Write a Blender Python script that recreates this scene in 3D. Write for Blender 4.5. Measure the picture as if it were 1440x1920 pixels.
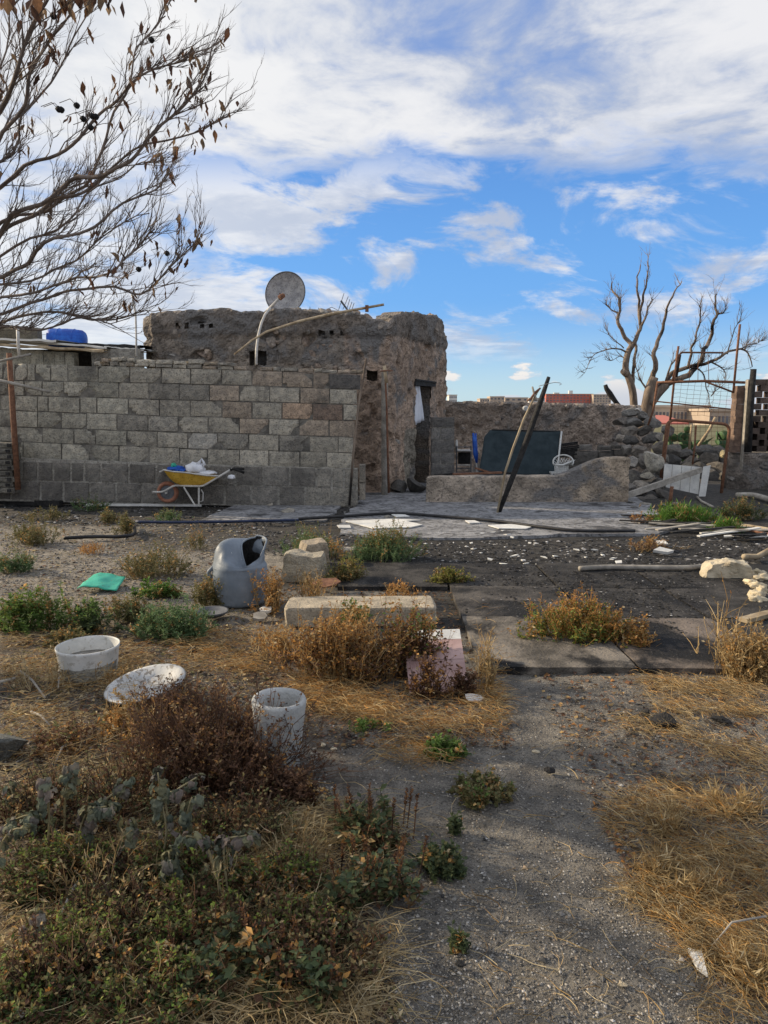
import bpy, math, random
from mathutils import Vector, Matrix, noise, Euler

# ------------------------------------------------------------------ camera
for o in list(bpy.data.objects):
    bpy.data.objects.remove(o, do_unlink=True)
SC = bpy.context.scene
COL = SC.collection
F = 1335.0                       # focal length in photo pixels (photo is 1440 x 1920)
CH = 1.55                        # eye height
PITCH = math.radians(-8.1)
cam = bpy.data.cameras.new('camera')
cam.sensor_fit = 'VERTICAL'; cam.sensor_height = 36.0
cam.lens = F / 1920.0 * 36.0
cam.clip_start = 0.05; cam.clip_end = 6000
camo = bpy.data.objects.new('camera', cam); COL.objects.link(camo)
camo.location = (0, 0, CH)
camo.rotation_euler = (math.radians(90) + PITCH, 0, 0)
SC.camera = camo

SUN_EL = math.radians(23.0)
SUN_AZ = math.radians(-72.0)      # clockwise from +Y; the sun stands to the left, slightly ahead
SUN_DIR = Vector((math.sin(SUN_AZ) * math.cos(SUN_EL), math.cos(SUN_AZ) * math.cos(SUN_EL), math.sin(SUN_EL)))

# ------------------------------------------------------------------ world
world = bpy.data.worlds.new('World'); SC.world = world; world.use_nodes = True
wt = world.node_tree; wt.nodes.clear()


class NT:
    """small helper to write node trees"""
    def __init__(self, tree): self.t = tree
    def n(self, typ, **kw):
        nd = self.t.nodes.new(typ)
        for k, v in kw.items(): setattr(nd, k, v)
        return nd
    def put(self, sock, v):
        if isinstance(v, bpy.types.NodeSocket): self.t.links.new(v, sock)
        elif isinstance(v, (tuple, list)) and len(v) == 3 and sock.type == 'RGBA': sock.default_value = (*v, 1)
        else: sock.default_value = v
    def m(self, op, a, b=None, c=None, clamp=False):
        nd = self.n('ShaderNodeMath', operation=op, use_clamp=clamp)
        self.put(nd.inputs[0], a)
        if b is not None: self.put(nd.inputs[1], b)
        if c is not None: self.put(nd.inputs[2], c)
        return nd.outputs[0]
    def ss(self, v, lo, hi, a=0.0, b=1.0):
        nd = self.n('ShaderNodeMapRange', interpolation_type='SMOOTHSTEP')
        for i, q in enumerate((v, lo, hi, a, b)): self.put(nd.inputs[i], q)
        return nd.outputs[0]
    def noise(self, vec, scale, detail=6, rough=.55, dist=0.0, lac=2.0):
        nd = self.n('ShaderNodeTexNoise')
        if vec is not None: self.put(nd.inputs['Vector'], vec)
        nd.inputs['Scale'].default_value = scale; nd.inputs['Detail'].default_value = detail
        nd.inputs['Roughness'].default_value = rough; nd.inputs['Distortion'].default_value = dist
        nd.inputs['Lacunarity'].default_value = lac
        return nd.outputs['Fac']
    def vor(self, vec, scale, feature='F1', rand=1.0):
        nd = self.n('ShaderNodeTexVoronoi', feature=feature)
        if vec is not None: self.put(nd.inputs['Vector'], vec)
        nd.inputs['Scale'].default_value = scale; nd.inputs['Randomness'].default_value = rand
        return nd
    def mix(self, f, a, b, blend='MIX'):
        nd = self.n('ShaderNodeMix', data_type='RGBA', blend_type=blend)
        self.put(nd.inputs['Factor'], f); self.put(nd.inputs['A'], a); self.put(nd.inputs['B'], b)
        return nd.outputs['Result']
    def xyz(self, x, y, z):
        nd = self.n('ShaderNodeCombineXYZ')
        for i, q in enumerate((x, y, z)): self.put(nd.inputs[i], q)
        return nd.outputs[0]


w = NT(wt)
tc = w.n('ShaderNodeTexCoord')
sep = w.n('ShaderNodeSeparateXYZ'); w.put(sep.inputs[0], tc.outputs['Generated'])
dx, dy, dz = sep.outputs
sky = w.n('ShaderNodeTexSky', sky_type='NISHITA', sun_disc=False)
sky.sun_elevation = SUN_EL; sky.sun_rotation = SUN_AZ
sky.air_density = 1.0; sky.dust_density = 0.4; sky.ozone_density = 3.2
hs = w.n('ShaderNodeHueSaturation'); w.put(hs.inputs['Color'], sky.outputs[0])
hs.inputs['Hue'].default_value = 0.513; hs.inputs['Saturation'].default_value = 1.22; hs.inputs['Value'].default_value = 1.5
grad = w.mix(w.ss(dz, .0, .15), (4.4, 6.2, 7.4), (1.38, 3.7, 7.7))
grad = w.mix(w.ss(dz, .14, .45), grad, (.85, 2.3, 6.0))
skycol = w.mix(.8, hs.outputs[0], grad)
zc = w.m('MAXIMUM', dz, 0.0)
zz = w.m('ADD', zc, 0.055)
u = w.m('DIVIDE', dx, zz); v = w.m('DIVIDE', dy, zz)
uv = w.xyz(u, v, 3.7)
big = w.noise(uv, 0.55, 8, .6, .35)
mid = w.noise(w.xyz(u, w.m('MULTIPLY', v, .8), 9.1), 1.3, 9, .62, .25)
fine = w.noise(w.xyz(u, v, 21.0), 3.4, 8, .6, .4)
vw = w.m('ADD', v, w.m('MULTIPLY', w.m('SUBTRACT', big, .5), 1.3))
deck = w.ss(w.m('ADD', vw, w.m('MULTIPLY', w.m('SUBTRACT', fine, .5), 1.1)), 2.35, 2.78, 1.0, 0.0)
az = w.m('DIVIDE', u, w.m('MAXIMUM', w.m('ABSOLUTE', v), .35))
bank = w.ss(w.m('ADD', az, w.m('MULTIPLY', w.m('SUBTRACT', mid, .5), .42)), -.34, -.17, 1.0, 0.0)
cover = w.m('MAXIMUM', deck, w.m('MULTIPLY', bank, .86))
body = w.ss(w.m('ADD', w.m('MULTIPLY', w.m('ADD', mid, fine), .5), w.m('MULTIPLY', big, .45)), .56, .74)
thick = w.m('MULTIPLY', cover, w.m('ADD', .30, w.m('MULTIPLY', body, .70)))
puffm = w.m('MULTIPLY', w.ss(v, 2.2, 3.0), w.ss(v, 9.5, 5.5))
azr = w.m('ARCTAN2', dx, dy)
puffn = w.noise(w.xyz(w.m('MULTIPLY', azr, 6.5), w.m('ADD', w.m('MULTIPLY', dz, 15.0), w.m('MULTIPLY', azr, 1.6)), 5.0), 1.0, 10, .62, .45)
puffs = w.m('MULTIPLY', w.m('MULTIPLY', puffm, w.ss(w.m('ADD', puffn, w.m('MULTIPLY', w.ss(az, .15, -.30), .13)), .485, .64)), .9)
# low cumulus heads standing along the horizon
SEED3 = 12.1
hz = w.xyz(w.m('MULTIPLY', w.m('ARCTAN2', dx, dy), 9.0), w.m('MULTIPLY', dz, 24.0), SEED3)
cum = w.m('ADD', w.noise(hz, 1.0, 8, .56, .1), w.m('MULTIPLY', w.ss(dz, .02, .12), -.22))
cumul = w.m('MULTIPLY', w.ss(cum, .505, .57), w.ss(dz, .15, .10))
alpha = w.m('MAXIMUM', w.m('MAXIMUM', thick, puffs), cumul, clamp=True)
sunv = w.n('ShaderNodeVectorMath', operation='DOT_PRODUCT')
w.put(sunv.inputs[0], tc.outputs['Generated']); sunv.inputs[1].default_value = SUN_DIR
glow = w.ss(sunv.outputs['Value'], .2, 1.0)
shade = w.ss(w.m('ADD', w.m('MULTIPLY', fine, .42), w.m('MULTIPLY', mid, .58)), .42, .60)
ccol = w.mix(shade, (4.3, 4.8, 5.9), (7.3, 7.35, 7.6))
ccol = w.mix(w.m('MULTIPLY', glow, .7), ccol, (8.6, 8.6, 8.4))
cumc = w.mix(w.ss(dz, .012, .055), (5.3, 5.6, 6.2), (7.9, 7.6, 7.3))
ccol = w.mix(w.m('MULTIPLY', cumul, w.ss(thick, .6, .2)), ccol, cumc)
final = w.mix(alpha, skycol, ccol)
bg = w.n('ShaderNodeBackground'); w.put(bg.inputs['Color'], final); bg.inputs['Strength'].default_value = 0.085
wo = w.n('ShaderNodeOutputWorld'); wt.links.new(bg.outputs[0], wo.inputs['Surface'])

# ------------------------------------------------------------------ sun and exposure
sl = bpy.data.lights.new('sun', 'SUN'); sl.energy = 4.0; sl.angle = math.radians(1.0); sl.color = (1.0, .82, .58)
so = bpy.data.objects.new('sun', sl); COL.objects.link(so)
so.rotation_euler = SUN_DIR.to_track_quat('Z', 'Y').to_euler(); so.location = (-30, 12, 20)
SC.view_settings.view_transform = 'Standard'; SC.view_settings.look = 'None'
SC.view_settings.exposure = 0.45; SC.view_settings.gamma = 1.0
SC.render.engine = 'CYCLES'
SC.cycles.max_bounces = 5; SC.cycles.diffuse_bounces = 3; SC.cycles.transparent_max_bounces = 6
SC.cycles.use_denoising = True

# ------------------------------------------------------------------ pixel <-> world
_fw = Vector((0, math.cos(PITCH), math.sin(PITCH))); _up = Vector((0, -math.sin(PITCH), math.cos(PITCH)))
EYE = Vector((0, 0, CH))
def ray(px, py):
    return _fw + Vector((1, 0, 0)) * ((px - 720) / F) + _up * ((960 - py) / F)
def G(px, py, z=0.0):
    d = ray(px, py); t = (z - CH) / d.z
    return EYE + d * t
def P(px, py, Y):
    d = ray(px, py); return EYE + d * (Y / d.y)
def S(p):
    """metres per photo pixel at point p"""
    return (p - EYE).dot(_fw) / F

R = random.Random(7)
def rr(a, b): return R.uniform(a, b)
def fbm(p, o=4, h=.9): return noise.fractal(p, h, 2.1, o)
def sstep(a, b, x):
    t = min(1, max(0, (x - a) / (b - a))); return t * t * (3 - 2 * t)

# ------------------------------------------------------------------ materials
MATS = {}
def mk(name, c1, c2, scale=5.0, rough=.9, bump=.35, bscale=45.0, bdist=.02, spot=None, sscale=120.0, slo=.6, shi=.68,
       samt=.6, objcol=False, rand=.12, attr=False, metal=0.0, patch=None, pscale=1.5, plo=.5, phi=.62, spec=.3, transl=0.0, stretch=None):
    m = bpy.data.materials.new(name); m.use_nodes = True
    t = NT(m.node_tree); t.t.nodes.clear()
    geo = t.n('ShaderNodeNewGeometry'); pos = geo.outputs['Position']
    if stretch:
        vm = t.n('ShaderNodeVectorMath', operation='MULTIPLY'); t.put(vm.inputs[0], pos); vm.inputs[1].default_value = stretch
        pos = vm.outputs[0]
    n1 = t.noise(pos, scale, 8, .62, .3)
    f = t.ss(n1, .33, .67)
    col = t.mix(f, c1, c2)
    oi = t.n('ShaderNodeObjectInfo')
    if attr:
        at = t.n('ShaderNodeAttribute', attribute_name='Col')
        col = t.mix(1.0, at.outputs['Color'], col, 'MULTIPLY')
    if objcol:
        col = t.mix(1.0, oi.outputs['Color'], col, 'MULTIPLY')
    if patch:
        n3 = t.noise(pos, pscale, 7, .6, .6)
        col = t.mix(t.ss(n3, plo, phi), col, patch)
    n2 = t.noise(pos, sscale, 3, .6)
    if spot:
        col = t.mix(t.m('MULTIPLY', t.ss(n2, slo, shi), samt), col, spot)
    if rand:
        k = t.m('ADD', 1 - rand, t.m('MULTIPLY', oi.outputs['Random'], 2 * rand))
        col = t.mix(1.0, col, t.xyz(k, k, k), 'MULTIPLY')
    b = t.n('ShaderNodeBsdfPrincipled')
    t.put(b.inputs['Base Color'], col); b.inputs['Roughness'].default_value = rough; b.inputs['Metallic'].default_value = metal
    b.inputs['Specular IOR Level'].default_value = spec
    if bump:
        nb = t.noise(pos, bscale, 6, .65)
        nb = t.m('ADD', nb, t.m('MULTIPLY', n2, .35))
        bm = t.n('ShaderNodeBump'); bm.inputs['Strength'].default_value = bump; bm.inputs['Distance'].default_value = bdist
        t.put(bm.inputs['Height'], nb); t.put(b.inputs['Normal'], bm.outputs[0])
    out = t.n('ShaderNodeOutputMaterial')
    sh = b.outputs[0]
    if transl:
        tr = t.n('ShaderNodeBsdfTranslucent'); t.put(tr.inputs['Color'], col)
        mx = t.n('ShaderNodeMixShader'); mx.inputs[0].default_value = transl
        t.t.links.new(sh, mx.inputs[1]); t.t.links.new(tr.outputs[0], mx.inputs[2]); sh = mx.outputs[0]
    t.t.links.new(sh, out.inputs[0])
    MATS[name] = m
    return m

W1 = (1, 1, 1)
mk('block', (.78, .78, .78), (1.28, 1.24, 1.18), 11, bump=1.0, bscale=48, bdist=.03, spot=(.05, .048, .045), sscale=42, slo=.52, shi=.66, samt=.55,
   objcol=True, rand=.10, patch=(.12, .112, .10), pscale=1.1, plo=.50, phi=.74)
mk('mortar', (.27, .253, .222), (.45, .425, .37), 9, bump=.9, bscale=40, bdist=.03, spot=(.10, .09, .08), sscale=40, slo=.53, shi=.64, rand=0)
mk('joint', (.10, .094, .083), (.26, .243, .21), 6, bump=.9, bscale=40, bdist=.03, spot=(.30, .28, .24), sscale=7, slo=.60, shi=.68, samt=.5, rand=0)
mk('rubble', (.31, .268, .225), (.64, .545, .455), 5.5, bump=1.0, bscale=22, bdist=.09, spot=(.10, .09, .08), sscale=24, slo=.54, shi=.66, samt=.65,
   rand=0, patch=(.25, .24, .23), pscale=1.1, plo=.48, phi=.62, attr=True)
mk('stone', (.8, .79, .78), (1.5, 1.44, 1.34), 9, bump=1.0, bscale=30, bdist=.05, spot=(.06, .06, .06), sscale=40, slo=.54, shi=.66, samt=.5, objcol=True, rand=.22)
mk('concrete', (.28, .262, .232), (.50, .465, .405), 8, bump=.8, bscale=60, bdist=.03, spot=(.12, .11, .10), sscale=75, slo=.53, shi=.64, samt=.55, objcol=True, rand=.05)
mk('patio', (.19, .19, .195), (.33, .33, .335), 3.6, bump=.7, bscale=26, bdist=.05, spot=(.06, .06, .06), sscale=14, slo=.52, shi=.62, samt=.75, rand=0,
   patch=(.055, .055, .058), pscale=1.6, plo=.53, phi=.66)
mk('panel', (.028, .027, .026), (.10, .094, .088), 3.4, bump=.9, bscale=45, bdist=.025, spot=(.22, .20, .18), sscale=60, slo=.62, shi=.70, samt=.5,
   objcol=True, rand=.12, patch=(.012, .012, .013), pscale=1.7, plo=.44, phi=.58)
mk('rust', (.13, .062, .038), (.25, .125, .072), 22, rough=.85, bump=.5, bscale=120, bdist=.004, spot=(.05, .03, .025), sscale=60, rand=.15)
mk('wood', (.28, .21, .13), (.50, .41, .28), 9, bump=.4, bscale=90, bdist=.004, rand=.2, stretch=(1, 1, .25))
mk('grey_wood', (.24, .22, .19), (.40, .37, .32), 9, bump=.4, bscale=90, bdist=.004, rand=.12)
mk('char', (.010, .010, .010), (.035, .033, .032), 14, rough=.7, bump=.9, bscale=60, bdist=.02, rand=.1)
mk('bark', (.10, .075, .058), (.30, .235, .18), 6, bump=.9, bscale=50, bdist=.02, rand=0, stretch=(1, 1, .3), patch=(.03, .026, .024), pscale=1.6, plo=.50, phi=.62)
mk('twig', (.12, .098, .085), (.24, .195, .165), 12, bump=.4, bscale=150, bdist=.002, rand=0)
mk('leaf', (.7, .7, .7), (1.3, 1.3, 1.3), 14, rough=.75, bump=0, rand=0, attr=True, transl=.38)
mk('dryleaf', (.7, .7, .7), (1.3, 1.25, 1.15), 30, rough=.8, bump=.4, bscale=120, bdist=.004, rand=.3, objcol=True, transl=.25)
mk('straw', (.75, .75, .75), (1.25, 1.22, 1.15), 9, rough=.7, bump=0, rand=0, attr=True, transl=.2)
mk('pebble', (.8, .8, .8), (1.2, 1.2, 1.2), 60, bump=0, rand=0, attr=True)
mk('white_plastic', (.52, .53, .51), (.70, .70, .67), 6, rough=.5, bump=.1, bscale=25, spot=(.26, .23, .18), sscale=30, slo=.54, shi=.66, samt=.5, rand=0, patch=(.45, .43, .38), pscale=4, plo=.56, phi=.75)
mk('white_board', (.58, .575, .55), (.76, .75, .70), 6, rough=.7, bump=.15, bscale=40, spot=(.2, .19, .17), sscale=55, slo=.62, shi=.72, samt=.5, rand=.08)
mk('grey_plastic', (.15, .18, .215), (.225, .26, .30), 3.5, rough=.48, bump=.12, bscale=30, spot=(.62, .63, .62), sscale=38, slo=.70, shi=.73, samt=.8, rand=0)
mk('yellow_paint', (.50, .29, .035), (.66, .42, .07), 8, rough=.5, bump=.15, bscale=40, spot=(.10, .05, .02), sscale=38, slo=.60, shi=.66, samt=.9, rand=0)
mk('tyre', (.26, .11, .07), (.40, .19, .12), 10, rough=.85, bump=.3, bscale=60, rand=0)
mk('pale_metal', (.42, .41, .38), (.60, .585, .55), 10, rough=.55, bump=.15, bscale=60, spot=(.2, .12, .08), sscale=60, samt=.6, rand=.08)
mk('dark_metal', (.07, .075, .085), (.15, .155, .165), 10, rough=.5, bump=.2, bscale=60, rand=.1)
mk('dish', (.26, .26, .27), (.46, .45, .44), 7, rough=.7, bump=.4, bscale=60, bdist=.006, spot=(.13, .11, .10), sscale=45, slo=.52, shi=.64, samt=.7, rand=0)
mk('blue', (.01, .06, .34), (.02, .12, .50), 9, rough=.5, bump=.1, rand=.08)
mk('bag', (.72, .74, .78), (.86, .87, .90), 9, rough=.4, bump=.35, bscale=22, bdist=.02, rand=0, transl=.15)
mk('green_plastic', (.03, .32, .21), (.06, .46, .32), 7, rough=.4, bump=.15, bscale=25, spot=(.12, .10, .07), sscale=35, samt=.6, rand=0)
mk('shade_cloth', (.018, .03, .036), (.034, .05, .058), 5, rough=.9, bump=.3, bscale=160, bdist=.004, rand=0)
mk('cloth', (.62, .65, .72), (.75, .78, .84), 5, rough=.9, bump=.2, bscale=80, bdist=.003, rand=0)
mk('pink', (.36, .23, .215), (.50, .35, .325), 5, rough=.85, bump=.3, bscale=60, bdist=.006, spot=(.2, .12, .10), sscale=50, samt=.5, rand=.06)
mk('pale_rock', (.44, .37, .26), (.66, .58, .43), 7, bump=.8, bscale=45, spot=(.2, .17, .13), sscale=80, samt=.5, rand=.08)
mk('foam', (.48, .40, .26), (.70, .61, .44), 12, bump=.8, bscale=40, rand=0)
mk('ochre_wall', (.55, .47, .25), (.70, .62, .36), 1.2, bump=.2, bscale=20, rand=0)
mk('cactus', (.035, .085, .035), (.09, .16, .06), 3, rough=.6, bump=.2, bscale=20, rand=.2)
mk('brick', (.10, .078, .066), (.19, .15, .125), 9, bump=.6, bscale=70, rand=.18, objcol=True)
mk('townwhite', (.55, .55, .54), (.68, .68, .66), .2, bump=0, rand=.1)
mk('townbeige', (.42, .34, .27), (.52, .43, .34), .2, bump=0, rand=.15)
mk('townred', (.42, .13, .10), (.50, .17, .13), .1, bump=0, rand=.05)
mk('townglass', (.10, .10, .12), (.18, .18, .20), .3, rough=.3, bump=0, rand=.3)
mk('hoseblue', (.015, .025, .06), (.03, .045, .10), 9, rough=.5, bump=.1, rand=.08)
mk('enamel', (.38, .385, .38), (.56, .56, .54), 6, rough=.5, bump=.1, bscale=25, spot=(.14, .11, .08), sscale=28, slo=.54, shi=.62, samt=.7, rand=0)
mk('cast', (.34, .35, .345), (.50, .505, .49), 5, bump=.5, bscale=60, bdist=.02, spot=(.22, .22, .21), sscale=90, slo=.55, shi=.66, samt=.4, rand=0)
mk('stalk', (.20, .17, .085), (.30, .26, .15), 20, bump=0, rand=.15)
mk('black_hose', (.012, .012, .013), (.03, .03, .032), 10, rough=.45, bump=.1, rand=0)

# ------------------------------------------------------------------ mesh helpers
WL = {}
class MB:
    def __init__(self): self.v = []; self.f = []; self.c = []; self.cur = None
    def vert(self, p, c=None):
        self.v.append(tuple(p)); self.c.append(c or self.cur or (1, 1, 1)); return len(self.v) - 1
    def face(self, *i): self.f.append(i)
    def tube(self, pts, rad, n=6, cap=True, col=None):
        pts = [Vector(p) for p in pts]
        if not isinstance(rad, (list, tuple)): rad = [rad] * len(pts)
        t = (pts[1] - pts[0]).normalized()
        a = t.orthogonal().normalized(); rings = []
        for i, p in enumerate(pts):
            if i == 0: t2 = pts[1] - pts[0]
            elif i == len(pts) - 1: t2 = pts[-1] - pts[-2]
            else: t2 = pts[i + 1] - pts[i - 1]
            if t2.length < 1e-9: t2 = t
            t2 = t2.normalized(); a = (a - t2 * a.dot(t2))
            a = a.normalized() if a.length > 1e-6 else t2.orthogonal().normalized()
            b = t2.cross(a); r = rad[i]
            rings.append([self.vert(p + (a * math.cos(k * 2 * math.pi / n) + b * math.sin(k * 2 * math.pi / n)) * r, col) for k in range(n)])
        for q in range(len(rings) - 1):
            for k in range(n): self.face(rings[q][k], rings[q][(k + 1) % n], rings[q + 1][(k + 1) % n], rings[q + 1][k])
        if cap:
            self.face(*reversed(rings[0])); self.face(*rings[-1])
    def box(self, lo, hi, M=None, col=None):
        q = []
        for z in (lo[2], hi[2]):
            for x, y in ((lo[0], lo[1]), (hi[0], lo[1]), (hi[0], hi[1]), (lo[0], hi[1])):
                p = Vector((x, y, z)); q.append(self.vert(M @ p if M else p, col))
        for f in ((3, 2, 1, 0), (4, 5, 6, 7), (0, 1, 5, 4), (1, 2, 6, 5), (2, 3, 7, 6), (3, 0, 4, 7)): self.face(*[q[i] for i in f])
    def prism(self, poly, z0, z1, bev=0.0):
        """vertical prism over an xy outline (counter-clockwise)"""
        n = len(poly); c = Vector((sum(p[0] for p in poly) / n, sum(p[1] for p in poly) / n))
        def ring(z, k): return [self.vert((c.x + (p[0] - c.x) * k, c.y + (p[1] - c.y) * k, z)) for p in poly]
        rs = [ring(z0, 1)]
        if bev: rs += [ring(z1 - bev, 1), ring(z1, 1 - bev * 1.2 / max(.02, (Vector(poly[0][:2]) - c).length))]
        else: rs += [ring(z1, 1)]
        for a, b in zip(rs, rs[1:]):
            for i in range(n): self.face(a[i], a[(i + 1) % n], b[(i + 1) % n], b[i])
        self.face(*rs[-1]); self.face(*reversed(rs[0]))
    def grid(self, fn, nu, nv, wrap=False, col=None):
        ids = [[self.vert(fn(i / nu, j / nv), col) for j in range(nv + 1)] for i in range(nu + (0 if wrap else 1))]
        m = len(ids)
        for i in range(nu):
            for j in range(nv): self.face(ids[i][j], ids[(i + 1) % m][j], ids[(i + 1) % m][j + 1], ids[i][j + 1])
        return ids
    def ribbon(self, pts, wd, col, side=None):
        pts = [Vector(p) for p in pts]; n = len(pts); prev = None
        s = side or Vector((rr(-1, 1), rr(-1, 1), rr(-.3, .3))).normalized()
        for i, p in enumerate(pts):
            t = (pts[min(i + 1, n - 1)] - pts[max(i - 1, 0)])
            d = t.cross(s)
            d = d.normalized() if d.length > 1e-7 else Vector((1, 0, 0))
            k = wd * (1 - .6 * i / (n - 1))
            a = self.vert(p - d * k, col); b = self.vert(p + d * k, col)
            if prev: self.face(prev[0], prev[1], b, a)
            prev = (a, b)
    def leaf(self, p, d, nrm, L, wd, col, fold=.25):
        d = d.normalized(); s = d.cross(nrm)
        s = s.normalized() if s.length > 1e-6 else d.orthogonal().normalized()
        up = s.cross(d)
        a = self.vert(p, col); b = self.vert(p + d * L * .5 + s * wd + up * wd * fold, col)
        c = self.vert(p + d * L, col); e = self.vert(p + d * L * .5 - s * wd + up * wd * fold, col)
        self.face(a, b, c); self.face(a, c, e)
    def build(self, name, mat, parent=None, origin=None, smooth=False, color=None, attr=False):
        if parent is not None: org = WL[parent.name]
        else: org = Vector(origin) if origin is not None else Vector(self.v[0])
        me = bpy.data.meshes.new(name)
        me.from_pydata([(a - org.x, b - org.y, c - org.z) for a, b, c in self.v], [], self.f)
        if attr:
            at = me.color_attributes.new('Col', 'FLOAT_COLOR', 'POINT')
            buf = []
            for c in self.c: buf += [c[0], c[1], c[2], 1.0]
            at.data.foreach_set('color', buf)
        if smooth: me.polygons.foreach_set('use_smooth', [True] * len(me.polygons))
        me.materials.append(MATS[mat]); me.update()
        o = bpy.data.objects.new(name, me); COL.objects.link(o)
        if parent is not None: o.parent = parent
        else: o.location = org
        WL[o.name] = org.copy()
        if color: o.color = (*color, 1)
        return o

def empty(name, loc):
    o = bpy.data.objects.new(name, None); o.location = loc; o.empty_display_size = .1; COL.objects.link(o); WL[o.name] = Vector(loc); return o
def tag(o, label=None, cat=None, group=None, kind=None):
    if label: o['label'] = label
    if cat: o['category'] = cat
    if group: o['group'] = group
    if kind: o['kind'] = kind
    return o
def place(me, name, parent, pos, rot, scale, color=None):
    """an object sharing mesh data, as a part of parent (or top level)"""
    o = bpy.data.objects.new(name, me); COL.objects.link(o)
    o.rotation_euler = rot; o.scale = scale
    if parent is not None: o.parent = parent; o.location = Vector(pos) - WL[parent.name]
    else: o.location = pos
    WL[o.name] = Vector(pos)
    if color: o.color = (*color, 1)
    return o

# rock meshes ------------------------------------------------------
def ico(sub):
    import bmesh
    bm = bmesh.new(); bmesh.ops.create_icosphere(bm, subdivisions=sub, radius=1.0)
    v = [x.co.copy() for x in bm.verts]; f = [tuple(q.index for q in x.verts) for x in bm.faces]; bm.free(); return v, f
ICO = {k: ico(k) for k in (1, 2, 3)}
def rock_mesh(name, seed, mat, sub=2, rough=.45, flat=.85, cuts=9):
    rg = random.Random(seed); v, f = ICO[sub]
    pl = [(Vector((rg.uniform(-1, 1), rg.uniform(-1, 1), rg.uniform(-1, 1))).normalized(), rg.uniform(.38, .75)) for _ in range(cuts)]
    out = []
    off = Vector((seed * 3.1, seed * 1.7, seed * .9))
    for p in v:
        q = p * (1 + rough * noise.noise(p * 1.3 + off) + rough * .4 * noise.noise(p * 3.1 + off))
        for n, d in pl:
            e = q.dot(n) - d
            if e > 0: q = q - n * e * .92
        out.append((q.x, q.y, q.z * flat))
    me = bpy.data.meshes.new(name); me.from_pydata(out, [], f)
    me.materials.append(MATS[mat]); me.update(); return me
ROCKS = [rock_mesh('rock', 11 + i, 'stone', 2) for i in range(9)]
FINEROCKS = [rock_mesh('rock', 41 + i, 'stone', 3, .3, .85, 7) for i in range(4)]

ORD = ['first', 'second', 'third', 'fourth', 'fifth', 'sixth', 'seventh', 'eighth', 'ninth', 'tenth', 'eleventh', 'twelfth', 'thirteenth', 'fourteenth', 'fifteenth', 'sixteenth',
       'seventeenth', 'eighteenth', 'nineteenth', 'twentieth', 'twenty-first', 'twenty-second', 'twenty-third', 'twenty-fourth', 'twenty-fifth', 'twenty-sixth', 'twenty-seventh', 'twenty-eighth', 'twenty-ninth', 'thirtieth']

# ================================================================== GROUND
def gz(x, y):
    d = math.hypot(x, y)
    z = -.012 + .016 * noise.noise(Vector((x * .9, y * .9, 1.1))) + .012 * noise.noise(Vector((x * 3.1, y * 3.1, 4.0)))
    if y < 9.5: z += .006 * noise.noise(Vector((x * 11, y * 11, 2.0))) + .0025 * noise.noise(Vector((x * 34, y * 34, 7.0)))
    z = min(z, .012)
    if y > 26: z -= 10 * sstep(26, 120, y)
    return z
def zone(x, y):
    w1 = .55 * noise.noise(Vector((x * .8, y * .8, 9))) + .25 * noise.noise(Vector((x * 2.6, y * 2.6, 3)))
    base = Vector((.235, .219, .194))
    soil = Vector((.175, .145, .116)); sand = Vector((.35, .318, .275)); black = Vector((.015, .0145, .015)); ash = Vector((.075, .073, .072))
    c = base
    left = sstep(.15, -.55, x + .28 * (y - 2.6) * .0 + w1 * .6) * sstep(5.6, 4.6, y + w1)
    c = c.lerp(soil, .85 * left)
    mid = sstep(4.6, 5.6, y + w1) * sstep(-.6, -1.4, x + w1)
    c = c.lerp(sand, mid * (.75 + .5 * w1))
    ch = sstep(6.0, 6.7, y + w1 * .8) * sstep(-1.3, -.5, x + w1 - .12 * (y - 6)) * sstep(10.2, 9.4, y + w1)
    ch = max(ch, .9 * sstep(7.6, 8.4, y + w1) * sstep(-3.4, -2.4, x + w1) * sstep(11, 10, y))
    ch = max(ch, sstep(9.2, 9.9, y + w1) * sstep(18, 16, y) * .85)
    ch = max(ch, sstep(4.7, 5.2, y + w1 * .5) * sstep(.0, .4, x + w1 * .5) * sstep(7, 6, y) * .8)
    ch = max(ch, .8 * sstep(2.8, 3.4, x + w1) * sstep(5.6, 6.4, y + w1))
    c = c.lerp(black, min(1, max(0, ch)) * (.9 + .3 * w1) if ch > 0 else 0)
    a = sstep(.1, .5, noise.noise(Vector((x * 1.7, y * 2.9, 5)))) * ch
    c = c.lerp(ash, .7 * a)
    if y > 22: c = c.lerp(Vector((.22, .19, .14)), sstep(22, 30, y))
    return (max(.01, c.x), max(.01, c.y), max(.01, c.z))
mk('ground', (.62, .62, .62), (1.35, 1.32, 1.26), 9, bump=1.0, bscale=70, bdist=.035, spot=(.05, .047, .044), sscale=120, slo=.50, shi=.62, samt=.6, attr=True, rand=0, patch=None)
b = MB()
ys = [-60, -30, -15, -8, -4, -2, -1, -.3, .4, .9]
y = .95
while y < 30: ys.append(y); y *= 1.0165
while y < 5200: ys.append(y); y *= 1.07
NC = 250; rows = []
for y in ys:
    row = []
    for k in range(NC + 1):
        s = 2 * k / NC - 1
        x = (1.05 * abs(y) + 1.0) * s + 60 * s ** 7
        z = gz(x, y) if y < 400 else -10
        row.append(b.vert((x, y, z), zone(x, y) if -1 < y < 40 else ((.15, .14, .13) if y < 0 else (.22, .19, .14))))
    rows.append(row)
for i in range(len(rows) - 1):
    for k in range(NC): b.face(rows[i][k], rows[i][k + 1], rows[i + 1][k + 1], rows[i + 1][k])
g = b.build('ground', 'ground', origin=(0, 0, 0), smooth=True, attr=True); tag(g, kind='structure')

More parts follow.
